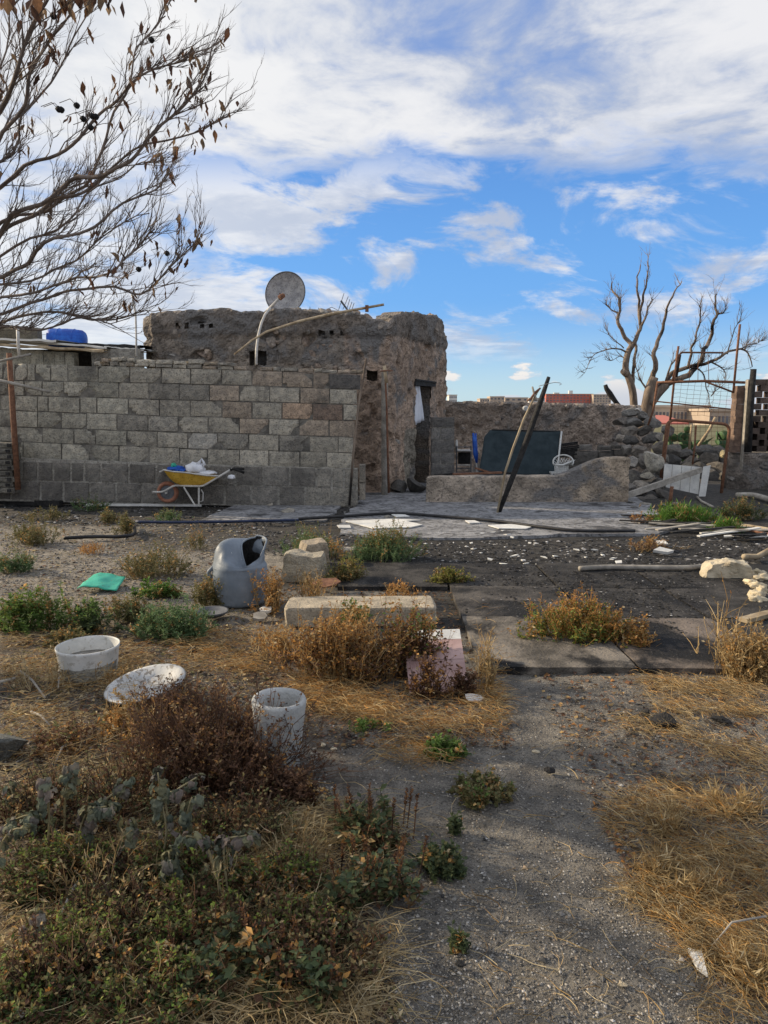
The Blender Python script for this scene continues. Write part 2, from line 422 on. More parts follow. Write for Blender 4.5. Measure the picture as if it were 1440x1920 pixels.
# concrete patio in front of the low wall
def outline(pxs, jit=.03, step=.12):
    pts = [G(*p) for p in pxs]; out = []
    for a, c in zip(pts, pts[1:] + pts[:1]):
        n = max(1, int((c - a).length / step))
        for i in range(n):
            q = a.lerp(c, i / n); k = jit
            out.append((q.x + k * noise.noise(q * 3.1), q.y + k * noise.noise(q * 3.3 + Vector((7, 0, 0)))))
    return out
b = MB(); b.prism(outline([(640, 1003), (780, 1012), (905, 1012), (1050, 1004), (1235, 1004), (1275, 985), (1235, 962), (1190, 932), (1170, 915), (690, 905), (672, 944), (640, 975)], .10), -.05, .022)
tag(b.build('patio', 'patio', origin=(0, 9, 0)), kind='structure')
b = MB(); b.prism(outline([(375, 977), (612, 978), (640, 949), (440, 948)], .05), -.05, .016)
tag(b.build('pavement', 'patio', origin=(-3, 10, 0)), kind='structure')

# ================================================================== BLOCK WALL
YW = 11.7
def lerp_line(line, px):
    for (x0, y0), (x1, y1) in zip(line, line[1:]):
        if px <= x1 or (x1, y1) == line[-1]:
            return y0 + (y1 - y0) * (px - x0) / (x1 - x0)
LV = [(683, 690, 700), (714.6, 719, 729), (743, 749.5, 757.6), (772.4, 780.5, 788), (802.5, 810, 819), (831, 840, 848.5), (862, 870, 879)]
LINES = [[(100, a), (320, c), (637, d)] for a, c, d in LV]
ROWS = [
    [-40, 5, 27, 50, 65, 94, 126, 184, 243, 302, 357, 415, 472, 529, 586, 617, 676],
    [-30, 14, 45, 78, 119, 164, 222, 279, 336, 393, 448, 505, 562, 618, 669],
    [-40, 0, 28, 70, 90, 149, 181, 240, 298, 356, 416, 472, 529, 586, 643, 672],
    [-30, 20, 70, 114, 161, 219, 277, 334, 390, 448, 504, 561, 617, 665],
    [-40, 30, 79, 138, 178, 237, 294, 352, 408, 466, 523, 580, 634, 663],
    [-30, 10, 42, 115, 167, 222, 279, 336, 388, 449, 504, 562, 612, 664],
]
BASEX = [[-40, 8, 40, 70, 99, 132, 157, 188, 241, 292, 342, 392, 441, 493, 543, 593, 622, 645, 673],
         [-40, 20, 75, 118, 168, 217, 266, 318, 371, 421, 471, 522, 572, 622, 673]]
bw = empty('block_wall', (-3.3, YW, 0))
tag(bw, 'long grey concrete block wall behind the yellow wheelbarrow, soot stained', 'wall')
def block(parent, q, y0, depth, color, chip=None, name='block', mat='block', jit=.004):
    """block from four front corners given as (x,z): bl, br, tr, tl"""
    bl, br, tr, tl = [Vector((c[0], c[1])) for c in q]
    nx = max(3, int((br - bl).length / .07)); nz = 4
    sd = Vector((bl.x * 3, y0, bl.y * 3)); b = MB(); ids = {}
    for j in range(nz + 1):
        for i in range(nx + 1):
            uu, vv = i / nx, j / nz
            p = bl.lerp(br, uu).lerp(tl.lerp(tr, uu), vv)
            edge = i in (0, nx) or j in (0, nz)
            n = noise.noise(Vector((p.x * 9, y0 * 3, p.y * 9)) + sd)
            yy = y0 + jit * n + rr(-.004, .004) + (.010 + .010 * noise.noise(Vector((p.x * 22, 5, p.y * 22))) if edge else 0)
            cx = (bl + tr) * .5
            if edge: p = p + (cx - p).normalized() * (.004 + .006 * abs(noise.noise(Vector((p.x * 17, 1, p.y * 17)))))
            if chip:
                for (cu, cv, r) in chip:
                    d = math.hypot((uu - cu) * (br - bl).length, (vv - cv) * (tl - bl).length)
                    if d < r: yy += (.09 * (1 - d / r) + .02)
            ids[i, j] = b.vert((p.x, yy, p.y))
    for j in range(nz):
        for i in range(nx): b.face(ids[i, j], ids[i + 1, j], ids[i + 1, j + 1], ids[i, j + 1])
    ring = [ids[i, 0] for i in range(nx)] + [ids[nx, j] for j in range(nz)] + [ids[i, nz] for i in range(nx, 0, -1)] + [ids[0, j] for j in range(nz, 0, -1)]
    back = [b.vert((b.v[k][0], y0 + depth, b.v[k][2])) for k in ring]
    m = len(ring)
    for k in range(m): b.face(ring[(k + 1) % m], ring[k], back[k], back[(k + 1) % m])
    b.face(*reversed(back))
    return b.build(name, mat, parent, color=color)
GREY = (.415, .388, .328); DARK = (.31, .293, .256); BROWN = (.40, .335, .268); RUST = (.43, .32, .235); GREEN = (.365, .355, .298); LIGHT = (.52, .50, .45); SOOT = (.175, .166, .15)
def bcol(r, px):
    t = rr(0, 1)
    base = Vector(GREY)
    if px < 230: base = Vector(GREEN).lerp(Vector(GREY), .3 + .4 * t)
    elif px > 390 and r in (0, 1, 2, 3): base = Vector(BROWN) if t < .6 else Vector(GREY)
    elif t < .25: base = Vector(DARK)
    if r == 2 and abs(px - 557) < 30: base = Vector(RUST)
    if r == 2 and abs(px - 615) < 30: base = Vector((.27, .205, .165))
    if r == 4 and abs(px - 380) < 28: base = Vector(LIGHT)
    if r == 0 and px > 617: base = Vector((.12, .115, .11))
    return tuple(base * rr(.84, 1.16) * Vector((1.03, 1.0, .95)).x)
CH = CH
gap = .85
for r, xs in enumerate(ROWS):
    for x0, x1 in zip(xs, xs[1:]):
        q = []
        sh = rr(-.8, .8)
        gl, gr_, gt_, gb_ = rr(.15, 1.15), rr(.15, 1.15), rr(.1, 1.1), rr(.1, 1.1); tl_ = rr(-.7, .7)
        for px, ln in ((x0 + gl, r + 1), (x1 - gr_, r + 1), (x1 - gr_, r), (x0 + gl, r)):
            py = lerp_line(LINES[ln], px) + (-gb_ if ln == r + 1 else gt_) + sh * .4 + tl_ * (px - x0) / (x1 - x0)
            p = P(px, py, YW); q.append((p.x, p.z))
        chip = []
        if R.random() < .45:
            for _ in range(R.randint(1, 2)): chip.append((R.choice((0, 1)), R.choice((0, 0, 1)), rr(.05, .12)))
        if r == 3 and 390 < x0 < 510: chip.append((1, 0, .16))
        if r == 4 and 520 < x0 < 530: chip.append((1, .4, .10))
        if r == 1 and 110 < x0 < 170: chip.append((1 if x0 < 150 else 0, 0, .14))
        block(bw, q, YW + rr(-.006, .010), .20, bcol(r, (x0 + x1) / 2), chip)
# wider footing courses, set proud
YB = YW - .16
for r, xs in enumerate(BASEX):
    for x0, x1 in zip(xs, xs[1:]):
        top = 879 if r == 0 else 915.5
        bot = 913.5 if r == 0 else 950
        q = []
        for px, s in ((x0 + 1.9, 0), (x1 - 1.9, 0), (x1 - 1.9, 1), (x0 + 1.9, 1)):
            py = (bot if s == 0 else top) + (px - 637) * .022
            p = P(px, py, YB); q.append((p.x, max(-.06, p.z)))
        c = Vector(SOOT) * rr(1.0, 1.45)
        if x0 > 560: c = c.lerp(Vector(GREY), .45)
        block(bw, q, YB + rr(-.004, .006), .15, tuple(c))
# mortar core behind the blocks and the ledge on the footing
def mortar_grid(px0, px1, ytop, ybot, Y, thick, nm, par, nx, nz, amp=.012, mat='mortar'):
    b = MB()
    def fn(uu, vv, back=False):
        px = px0 + (px1 - px0) * uu
        py = ybot(px) + (ytop(px) - ybot(px)) * vv
        p = P(px, py, Y); n = noise.noise(Vector((p.x * 11, 2, p.z * 11))) + .6 * noise.noise(Vector((p.x * 27, 8, p.z * 27)))
        return Vector((p.x, Y + (thick if back else amp * n), p.z))
    a = b.grid(lambda u_, v_: fn(u_, v_), nx, nz)
    c = b.grid(lambda u_, v_: fn(u_, v_, True), nx, nz)
    for i in range(nx): b.face(a[i][nz], a[i + 1][nz], c[i + 1][nz], c[i][nz])
    for j in range(nz):
        b.face(a[0][j + 1], c[0][j + 1], c[0][j], a[0][j]); b.face(a[nx][j], c[nx][j], c[nx][j + 1], a[nx][j + 1])
    return b.build(nm, mat, par)
mortar_grid(-45, 661, lambda x: lerp_line(LINES[0], x) + 3, lambda x: 945, YW + .026, .15, 'joint_core', bw, 240, 60, amp=.006, mat='joint')
mortar_grid(-45, 671, lambda x: lerp_line(LINES[6], x) - .3 + 2 * noise.noise(Vector((x * .05, 0, 0))), lambda x: 952 + (x - 637) * .02, YB + .024, .16, 'footing_mortar', bw, 240, 24, amp=.007)
# right end of the wall: return blocks seen end-on
for k, (y0, y1) in enumerate(((872, 905), (905, 938))):
    p = P(679, 900, YW + .02); a = P(673.5, y1, YB + .03); c = P(684.5, y0, YB + .03)
    block(bw, [(a.x, max(-.05, a.z)), (c.x, max(-.05, a.z)), (c.x, c.z), (a.x, c.z)], YB + .03 + .01 * k, .36, (.30, .27, .225))
# loose courses of thin bricks and stones on the wall head
x = 176
while x < 672:
    wpx = rr(12, 34); layers = 2 if 176 < x < 420 else 1
    if 420 < x < 530: layers = R.choice((1, 1, 2))
    yb = lerp_line(LINES[0], x)
    for L in range(layers):
        hpx = rr(6, 9.5); x0 = x + rr(-3, 3) * L; x1 = x0 + wpx - 1.2
        if R.random() < .12: break
        a = P(x0, yb - .3, YW); c = P(x1, yb - hpx, YW); t = rr(-.010, .010)
        block(bw, [(a.x, a.z), (c.x, a.z + t), (c.x, c.z + t), (a.x, c.z)], YW + rr(-.02, .035), rr(.12, .2),
              tuple(Vector(R.choice((GREY, GREY, DARK, (.27, .23, .18), BROWN))) * rr(.9, 1.3)), name='brick', jit=.008)
        yb -= hpx
    x += wpx
# ragged left stretch: upper blocks set back under the tin roof
for (x0, x1, y0, y1, Y) in ((30, 56, 655, 676, 12.3), (56, 80, 656, 677, 12.3), (80, 101, 658, 677, 12.3), (101, 120, 659, 677, 12.3), (120, 138, 660, 678, 12.3),
                            (4, 30, 652, 676, 12.3), (-25, 4, 650, 676, 12.3)):
    a = P(x0 + .6, y1, Y); c = P(x1 - .6, y0, Y)
    block(bw, [(a.x, a.z - .12), (c.x, a.z - .12), (c.x, c.z), (a.x, c.z)], Y + rr(0, .02), .2, tuple(Vector(GREEN) * rr(.9, 1.25)))

# ================================================================== ROUGH RENDERED WALLS
def rough_wall(name, path, z0, ztop, thick, par, mat='rubble', ds=.05, dz=.05, amp=.05, fr=2.2, holes=(), proud=None, col=None, back=True, capdrop=0, topn=.05, attr=True, smooth=False):
    """wall whose displaced outer face follows a plan polyline; outward is to the right of the direction of travel"""
    pts = [Vector((p[0], p[1])) for p in path]; L = [0]
    for a, c in zip(pts, pts[1:]): L.append(L[-1] + (c - a).length)
    def at(s):
        for i in range(len(pts) - 1):
            if s <= L[i + 1] or i == len(pts) - 2:
                t = (s - L[i]) / (L[i + 1] - L[i]); return pts[i].lerp(pts[i + 1], t)
    def nrm(s):
        a = at(max(0, s - .12)); c = at(min(L[-1], s + .12)); d = (c - a).normalized(); return Vector((d.y, -d.x))
    ns = max(2, int(L[-1] / ds)); zt = max(ztop(s * L[-1] / 40) for s in range(41)); nz = max(2, int((zt - z0) / dz))
    b = MB(); F0 = []; B0 = []
    for i in range(ns + 1):
        s = L[-1] * i / ns; p = at(s); n = nrm(s); q = Vector((p.x, p.y, 0))
        top = ztop(s) + topn * (noise.noise(Vector((s * 3.3, 1, name.__len__()))) + .7 * noise.noise(Vector((s * 9, 4, 2))))
        colm = []; colb = []
        for j in range(nz + 1):
            z = z0 + (top - z0) * j / nz
            v = Vector((p.x, p.y, z))
            d = amp * (fbm(v * fr, 4) * .75 + .45 * noise.noise(v * fr * 3.7) + .22 * noise.noise(v * fr * 11))
            if proud: d += proud(s, z)
            if j == nz: d -= .03
            colm.append(b.vert((p.x + n.x * d, p.y + n.y * d, z), col(s, z, v) if col else None))
        bt = top - capdrop
        colb = [b.vert((p.x - n.x * thick, p.y - n.y * thick, z), col(s, z, Vector((p.x, p.y, z))) if col else None) for z in (bt, z0)]
        F0.append(colm); B0.append(colb)
    for i in range(ns):
        s = L[-1] * (i + .5) / ns
        for j in range(nz):
            z = z0 + (ztop(s) - z0) * (j + .5) / nz
            if any(h[0] < s < h[1] and h[2] < z < h[3] for h in holes): continue
            b.face(F0[i][j], F0[i + 1][j], F0[i + 1][j + 1], F0[i][j + 1])
        b.face(F0[i][nz], F0[i + 1][nz], B0[i + 1][0], B0[i][0])
        if back: b.face(B0[i][0], B0[i + 1][0], B0[i + 1][1], B0[i][1])
    for e, fl in ((0, False), (ns, True)):
        f = [*F0[e], B0[e][0], B0[e][1]]
        b.face(*(f if fl else reversed(f)))
    # reveals of the holes
    for h in holes:
        dpt = h[4]
        P4 = []
        for s in (h[0] - .03, h[1] + .03):
            p = at(s); n = nrm(s)
            for z in (h[2] - .03, h[3] + .03):
                P4.append([b.vert((p.x + n.x * k, p.y + n.y * k, z), (.5, .48, .46)) for k in (-.01, -dpt)])
        (a0, a1), (c0, c1), (d0, d1), (e0, e1) = P4       # (s0,z0) (s0,z1) (s1,z0) (s1,z1)
        b.face(a0, a1, c1, c0); b.face(d0, e0, e1, d1); b.face(a0, d0, d1, a1); b.face(c0, c1, e1, e0)
        if h[5]: b.face(a1, d1, e1, c1)
    o = b.build(name, mat, par, smooth=smooth, attr=attr)
    return o, at, nrm, L[-1]
def stud(par, at, nrm, s0, s1, z0, z1, n, size, colr, name='stone', sink=.35, avoid=()):
    for _ in range(n):
        s = rr(s0, s1); z = rr(z0, z1)
        if any(h[0] - .1 < s < h[1] + .1 and h[2] - .1 < z < h[3] + .1 for h in avoid): continue
        p = at(s); q = nrm(s); r = rr(*size)
        c = Vector(R.choice(colr)) * rr(.75, 1.2)
        place(R.choice(ROCKS), name, par, (p.x - q.x * r * sink, p.y - q.y * r * sink, z), (rr(0, 6), rr(0, 6), rr(0, 6)), (r, r * .8, r * .7), tuple(c))
def tiltbl(tab):
    def f(s):
        for (a, c), (d, e) in zip(tab, tab[1:]):
            if s <= d: return c + (e - c) * (s - a) / (d - a)
        return tab[-1][1]
    return f

# ---- old stone building
YF = 13.35
bd = empty('stone_house', (-2.2, YF + 1.6, 0))
tag(bd, 'ruined flat-roofed stone house with crumbling top and a narrow side doorway', 'house')
xl = P(262, 600, YF).x; xc = P(735, 600, YF).x
c2 = Vector((1.46, 16.7))
d2 = (c2 - Vector((xc, YF))).normalized()
path = [(xl - .05, YF + 3.6), (xl, YF + .25), (xl + .22, YF), (xc - .30, YF), (xc - .08, YF + .03), (xc + .05, YF + .16), (xc + d2.x * .5, YF + d2.y * .5), (c2.x - d2.x * .35, c2.y - d2.y * .35),
        (c2.x - .02, c2.y - .05), (c2.x - .05, c2.y + .25), (c2.x - .25, c2.y + .45), (c2.x - 1.8, c2.y + .8)]
pl = [Vector(p) for p in path]; acc = [0]
for a, c in zip(pl, pl[1:]): acc.append(acc[-1] + (c - a).length)
def zpx(px, py, Y): return P(px, py, Y).z
prof = [(0, 3.2), (acc[2] - .2, zpx(262, 590, YF))]
for px, py in ((275, 587), (300, 583), (345, 582), (400, 578), (430, 578), (470, 584), (500, 581), (540, 577), (575, 579), (600, 584), (640, 586), (668, 583), (680, 590), (690, 597), (728, 599)):
    prof.append((acc[2] + P(px, 600, YF).x - (xl + .22), zpx(px, py, YF)))
for t, z in ((.05, 3.33), (.18, 3.42), (.35, 3.50), (.5, 3.52), (.62, 3.55), (.75, 3.60), (.87, 3.56), (.95, 3.50)):
    prof.append((acc[5] + t * (acc[8] - acc[5]), z))
prof += [(acc[8] + .1, 3.38), (acc[10], 3.30), (acc[-1], 3.1)]
ztop = tiltbl(prof)
# doorway position along the side face
def side_s(px):
    # intersection of a pixel column with the side face line
    a = Vector((xc, YF)); k = (px - 720) / F / math.cos(PITCH) * 1.0
    k = ray(px, 800).x / ray(px, 800).y
    t = (k * a.y - a.x) / (d2.x - k * d2.y)
    return t
t0, t1 = side_s(779.5), side_s(806)
sA = acc[5] + t0 - .18; sB = acc[5] + t1 - .18
dY = YF + d2.y * t0
zl = P(780, 720, dY).z
win = (acc[2] + P(466, 600, YF).x - (xl + .22), acc[2] + P(499, 600, YF).x - (xl + .22), zpx(480, 686, YF), zpx(480, 657, YF), .45, True)
gapw = (acc[2] + P(686, 600, YF).x - (xl + .22), acc[2] + P(706, 600, YF).x - (xl + .22), zpx(690, 713, YF), zpx(690, 694, YF), .35, True)
door = (sA, sB, -.1, zl, .42, False)
small = []
for px in (333, 349, 378, 395, 603, 623, 641):
    s = acc[2] + P(px, 600, YF).x - (xl + .22); zc_ = zpx(px, 611 if px < 500 else 624, YF)
    small.append((s - .045, s + .045, zc_ - .05, zc_ + .05, .12, True))
def proud(s, z):
    zb = 2.93 if s < acc[5] else 2.98
    d = .012 * sstep(zb - .03, zb + .06, z) - .03 * math.exp(-((z - zb + .06) / .05) ** 2)
    d += .03 * math.sin(z * 5) * noise.noise(Vector((s, z, 0)))
    if s > acc[8] - .3: d -= .12 * sstep(3.05, 3.5, z)
    # pits where stones have fallen out
    pit = noise.noise(Vector((s * 3.3, 8, z * 3.3)))
    if pit > .42: d -= .10 * min(1, (pit - .42) * 6)
    return d
def bcolf(s, z, v):
    k = .85 + .3 * noise.noise(v * .9)
    if z > 2.93: c = Vector((.78, .78, .79)) * (.85 + .35 * noise.noise(v * 2))
    elif s < acc[3] - .6: c = Vector((.85, .84, .82))
    else:
        c = Vector((1.20, 1.05, .95))
        if z < 1.2 and s > acc[5] + .55 and s < sA: c = Vector((.92, .96, .92))
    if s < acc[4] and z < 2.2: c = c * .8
    return tuple(c * k)
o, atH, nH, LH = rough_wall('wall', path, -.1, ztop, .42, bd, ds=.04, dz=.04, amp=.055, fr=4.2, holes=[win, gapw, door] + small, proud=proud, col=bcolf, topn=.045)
cols = [(.32, .285, .255), (.26, .25, .235), (.40, .335, .28), (.33, .265, .22)]
stud(bd, atH, nH, acc[2], acc[4], 1.9, 3.3, 120, (.06, .19), cols, sink=.66, avoid=[win, gapw])
stud(bd, atH, nH, acc[4], acc[8], .1, 3.4, 85, (.05, .15), cols, sink=.70, avoid=[door])
for k in range(30):           # loose stones along the broken wall head
    s = rr(acc[2] + .2, acc[8]) if k > 14 else rr(acc[4] - .8, acc[8])
    p = atH(s); q = nH(s); r = rr(.05, .12)
    place(R.choice(ROCKS), 'stone', bd, (p.x - q.x * rr(.05, .3), p.y - q.y * rr(.05, .3), ztop(s) - r * .25 - .02), (rr(0, 6), rr(0, 6), rr(0, 6)), (r, r, r * .8), tuple(Vector(R.choice(cols)) * rr(.8, 1.3)))
b = MB(); b.prism([(xl + .1, YF + .3), (xc - .1, YF + .35), (c2.x - .4, c2.y), (c2.x - .9, c2.y + .6), (xl + .1, YF + 3.5)], 2.70, 2.86); b.build('roof_slab', 'concrete', bd, color=(.7, .7, .7))
# dark room behind the door: inner partition so that daylight does not show through
b = MB(); b.box((xl + .05, YF + 3.55, -.05), (c2.x - .6, YF + 3.75, 2.72)); b.build('rear_wall', 'mortar', bd)
# lintel
pa = atH(sA - .12); pb = atH(sB + .25); nn = nH((sA + sB) / 2)
b = MB()
for k, (off, zz0, zz1) in enumerate(((.035, zl - .02, zl + .09), (.055, zl + .06, zl + .13))):
    A = Vector((pa.x, pa.y, 0)); B = Vector((pb.x, pb.y, 0)); dd = (B - A); n3 = Vector((nn.x, nn.y, 0))
    q = []
    for z in (zz0, zz1 - .03 * k):
        for e in (A + n3 * off, B + n3 * (off + .02), B - n3 * .35, A - n3 * .35): q.append(b.vert((e.x, e.y, z + rr(-.012, .012))))
    for f in ((3, 2, 1, 0), (4, 5, 6, 7), (0, 1, 5, 4), (1, 2, 6, 5), (2, 3, 7, 6), (3, 0, 4, 7)): b.face(*[q[i] for i in f])
b.build('lintel', 'char', bd)
# curtain hung in the doorway
zt_, zb_ = zl - .03, P(786, 789, dY).z
b = MB()
A = Vector((atH(sA + .02).x, atH(sA + .02).y, 0)); dd3 = Vector((d2.x, d2.y, 0)); n3 = Vector((d2.y, -d2.x, 0))
def cur(uu, vv):
    z = zt_ + (zb_ - zt_) * vv - .10 * (1 - uu) * vv
    return A + dd3 * (uu * (.42 + .20 * vv)) - n3 * (.05 + .025 * math.sin(uu * 15 + vv * 2)) + Vector((0, 0, z))
b.grid(cur, 22, 10)
c = b.build('door_curtain', 'cloth', None, origin=A, smooth=True); tag(c, 'white cloth hanging in the doorway of the stone house', 'curtain')
c.modifiers.new('s', 'SOLIDIFY').thickness = .004
# concrete pier on the house corner with a bamboo pole lashed to it
b = MB(); a = P(715, 800, 12.95); c = P(727, 800, 12.95)
b.grid(lambda u_, v_: Vector((a.x + (c.x - a.x) * (.5 - .5 * math.cos(u_ * 2 * math.pi)) , 12.95 + .06 * math.sin(u_ * 2 * math.pi) * -1 + .05, v_ * zpx(720, 694, 12.95))) + Vector((.012, .012, 0)) * noise.noise(Vector((u_ * 4, v_ * 12, 0))), 14, 40, wrap=True)
o = b.build('concrete_post', 'concrete', origin=(a.x, 12.95, 0), color=(.8, .8, .8)); tag(o, 'weathered concrete post against the corner of the stone house', 'post')

# ---- back wall
YBK = 18.0
bk = empty('boundary_wall', (3.5, YBK, 0)); tag(bk, 'long rough stone boundary wall behind the dark green screen', 'wall')
xa = P(800, 760, YBK).x; xb = P(1212, 760, YBK).x
o, atB, nB, LB = rough_wall('wall_face', [(xa - .6, YBK), (xb, YBK), (xb + .25, YBK + .1), (xb + .3, YBK + .4)], -.1,
    tiltbl([(0, zpx(840, 752, YBK)), (1.2, zpx(880, 752, YBK)), (LB_ := 3.2, zpx(1010, 754, YBK)), (5.0, zpx(1150, 757, YBK)), (6.3, zpx(1200, 759, YBK) - .03), (7, 1.3)]),
    .4, bk, ds=.05, dz=.05, amp=.085, fr=2.7, col=lambda s, z, v: tuple(Vector((1.0, .95, .92)) * (.9 + .45 * noise.noise(v * .8))), topn=.03)
stud(bk, atB, nB, .3, 6.2, .6, 1.7, 120, (.06, .16), [(.27, .25, .235), (.33, .30, .27), (.22, .212, .205), (.37, .325, .285)], sink=.6)

# ---- low patio wall with its raised ramp end
YL = 11.95
lw = empty('low_wall', (2.4, YL, 0)); tag(lw, 'low rendered patio wall rising to a sloping shoulder at its right end', 'wall')
x0 = P(799, 940, YL).x; x1 = P(1178, 935, YL).x
def lt(px, py): return (P(px, 900, YL).x - x0, P(px, py, YL).z)
rough_wall('wall_face', [(x0 + .02, YL + .22), (x0, YL), (x1, YL), (x1 + .01, YL + .24)], -.05,
    tiltbl([(0, lt(799, 894)[1]), (.22 + lt(900, 893)[0], lt(900, 893)[1]), (.22 + lt(1045, 892)[0], lt(1045, 892)[1]), (.22 + lt(1066, 886)[0], lt(1066, 886)[1]), (.22 + lt(1095, 872)[0], lt(1095, 872)[1]),
            (.22 + lt(1122, 861)[0], lt(1122, 861)[1]), (.22 + lt(1140, 858)[0], lt(1140, 858)[1]), (4.2, lt(1175, 857)[1])]),
    .24, lw, ds=.025, dz=.025, amp=.022, fr=5.0, col=lambda s, z, v: tuple((Vector((1.0, .94, .84)) if s > 2.6 else Vector((.92, .90, .86))) * (1.05 + .4 * noise.noise(v * 1.6) + (.25 if z > .42 and s < 2.4 else 0))), topn=.008)

# ---- wall at the right edge under the lattice
YR = 14.3
rw = empty('side_wall', (7.5, YR, 0)); tag(rw, 'cracked stone wall carrying the perforated brickwork at the right edge', 'wall')
xa = P(1366, 880, YR).x
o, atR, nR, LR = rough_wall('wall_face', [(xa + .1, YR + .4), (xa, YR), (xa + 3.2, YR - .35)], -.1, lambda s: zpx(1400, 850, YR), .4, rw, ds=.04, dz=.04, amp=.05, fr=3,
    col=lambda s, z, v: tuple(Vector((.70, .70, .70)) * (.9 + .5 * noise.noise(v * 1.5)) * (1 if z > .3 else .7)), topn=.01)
stud(rw, atR, nR, .4, 2.4, .02, .55, 45, (.05, .12), [(.13, .13, .13), (.10, .1, .1), (.19, .18, .17)], sink=.55)

# ================================================================== FAR TOWN
def town(name, label, px0, px1, ptop, Y, depth, mat, floors, cols, wtop=None, cat='building', fh=3.1, roofbits=()):
    a = P(px0, ptop, Y); c = P(px1, ptop, Y); r = empty(name, ((a.x + c.x) / 2, Y, -10))
    tag(r, label, cat, None)
    b = MB(); b.box((a.x, Y, -10.5), (c.x, Y + depth, a.z)); b.build('wall', mat, r)
    b = MB(); b.box((a.x - .3, Y - .3, a.z), (c.x + .3, Y + depth, a.z + .5)); b.build('roof', 'townbeige', r)
    wd = (c.x - a.x) / cols
    b = MB(); b.box((-.5, -.12, -.5), (.5, .12, .5)); me = None
    for k in range(floors):
        for i in range(cols):
            z = a.z - 1.7 - fh * k; x = a.x + wd * (i + .5)
            if me is None:
                w0 = b.build('window', 'townglass', r); me = w0.data; w0.location = Vector((x, Y, z)); w0.location -= WL[r.name]
                off = Vector(b.v[0]);
                me.transform(Matrix.Translation(WL[r.name]))
                w0.scale = (wd * .55, 1, 1.5)
            else:
                place(me, 'window', r, (x, Y, z), (0, 0, 0), (wd * rr(.45, .62), 1, 1.5))
    for (q0, q1, h) in roofbits:
        b = MB(); e = P(q0, ptop, Y); f = P(q1, ptop, Y); b.box((e.x, Y + 3, a.z + .4), (f.x, Y + 8, a.z + h)); b.build('roof_hut', 'townwhite', r)
    return r
town('apartment_block', 'long red apartment block on the skyline right of the leaning posts', 1024, 1112, 739, 900, 30, 'townred', 5, 14, roofbits=((1068, 1075, 4.5), (1040, 1050, 2)))
town('apartment_block', 'beige end of the skyline apartments beside the charred stump', 1113, 1146, 740, 890, 30, 'townbeige', 5, 6)
for i, (q0, q1, pt, mt, lb) in enumerate(((842, 857, 741, 'townwhite', 'small white flat-roofed house just right of the stone house'), (900, 918, 748, 'townbeige', 'tiny low beige house on the skyline, leftmost of the three'),
        (919, 946, 744, 'townbeige', 'beige skyline house left of the leaning posts'), (947, 990, 746, 'townbeige', 'broad beige skyline house beside the leaning posts'),
        (992, 1022, 747, 'townwhite', 'pale low house just left of the red apartments'))):
    town('town_house', lb, q0, q1, pt, 620 + 20 * i, 20, mt, 3, 4)
town('warehouse', 'long grey beige building with a row of windows behind the rusty gate', 1222, 1330, 764, 150, 25, 'townbeige', 3, 16, fh=2.6)
town('warehouse', 'pale grey building right of the long one behind the gate', 1331, 1390, 771, 140, 25, 'townbeige', 3, 8, fh=2.6)
# red roof low down behind the gate
a = P(1232, 779, 70); c = P(1285, 793, 70); b = MB(); b.box((a.x, 70, -6), (c.x, 76, c.z + .01)); s = empty('shed', (a.x, 70, -6)); b.build('wall', 'townwhite', s)
b = MB(); b.v = []; e = [b.vert(p) for p in ((a.x - .2, 69.6, c.z + .02), (c.x + .2, 69.6, c.z + .02), (c.x + .2, 76, a.z), (a.x - .2, 76, a.z))]; e2 = [b.vert((b.v[i][0], b.v[i][1], b.v[i][2] - .15)) for i in e]
b.face(*e); b.face(*reversed(e2))
for i in range(4): b.face(e2[i], e2[(i + 1) % 4], e[(i + 1) % 4], e[i])
b.build('roof', 'townred', s); tag(s, 'shed with a bright red roof seen through the gate', 'shed')
a = P(1210, 797, 26); c = P(1372, 860, 26); b = MB(); b.box((a.x - 1, 26, -1), (c.x + .6, 26.25, a.z)); o = b.build('garden_wall', 'ochre_wall', origin=(a.x, 26, 0)); tag(o, 'sunlit pale yellow wall seen through the rusty gate', 'wall')

# ================================================================== PRICKLY PEAR AND MOUND BEHIND THE GATE
def pad_mesh():
    b = MB(); b.grid(lambda u_, v_: Vector((math.sin(v_ * math.pi) * math.cos(u_ * 2 * math.pi) * .6 * (.75 + .35 * v_), math.sin(v_ * math.pi) * math.sin(u_ * 2 * math.pi) * .13, 1.0 - (math.cos(v_ * math.pi) + 1) * .5 * 1.0 + 0)), 12, 8, wrap=True)
    me = bpy.data.meshes.new('pad'); me.from_pydata(b.v, [], b.f); me.materials.append(MATS['cactus']); me.polygons.foreach_set('use_smooth', [True] * len(me.polygons)); return me
PAD = pad_mesh()
for (px, py, s, lb) in ((1270, 862, .34, 'prickly pear cactus left of centre behind the rusty gate'), (1340, 862, .34, 'prickly pear cactus at the right behind the rusty gate')):
    base = P(px, py + 4, 19.5); r = empty('cactus', base); tag(r, lb, 'cactus')
    tips = [(base, 0)]
    for k in range(26):
        p, lv = tips[R.randrange(len(tips))] if k > 3 else (base + Vector((rr(-.5, .5), rr(-.2, .2), 0)), 0)
        e = Euler((rr(-.5, .5), rr(-.75, .75), rr(0, 3.1))); sc = s * rr(.55, .85)
        place(PAD, 'pad', r, p, e, (sc, sc, sc))
        q = p + (e.to_matrix() @ Vector((0, 0, .92 * sc)))
        if q.z < base.z + 1.0: tips.append((q, lv + 1))
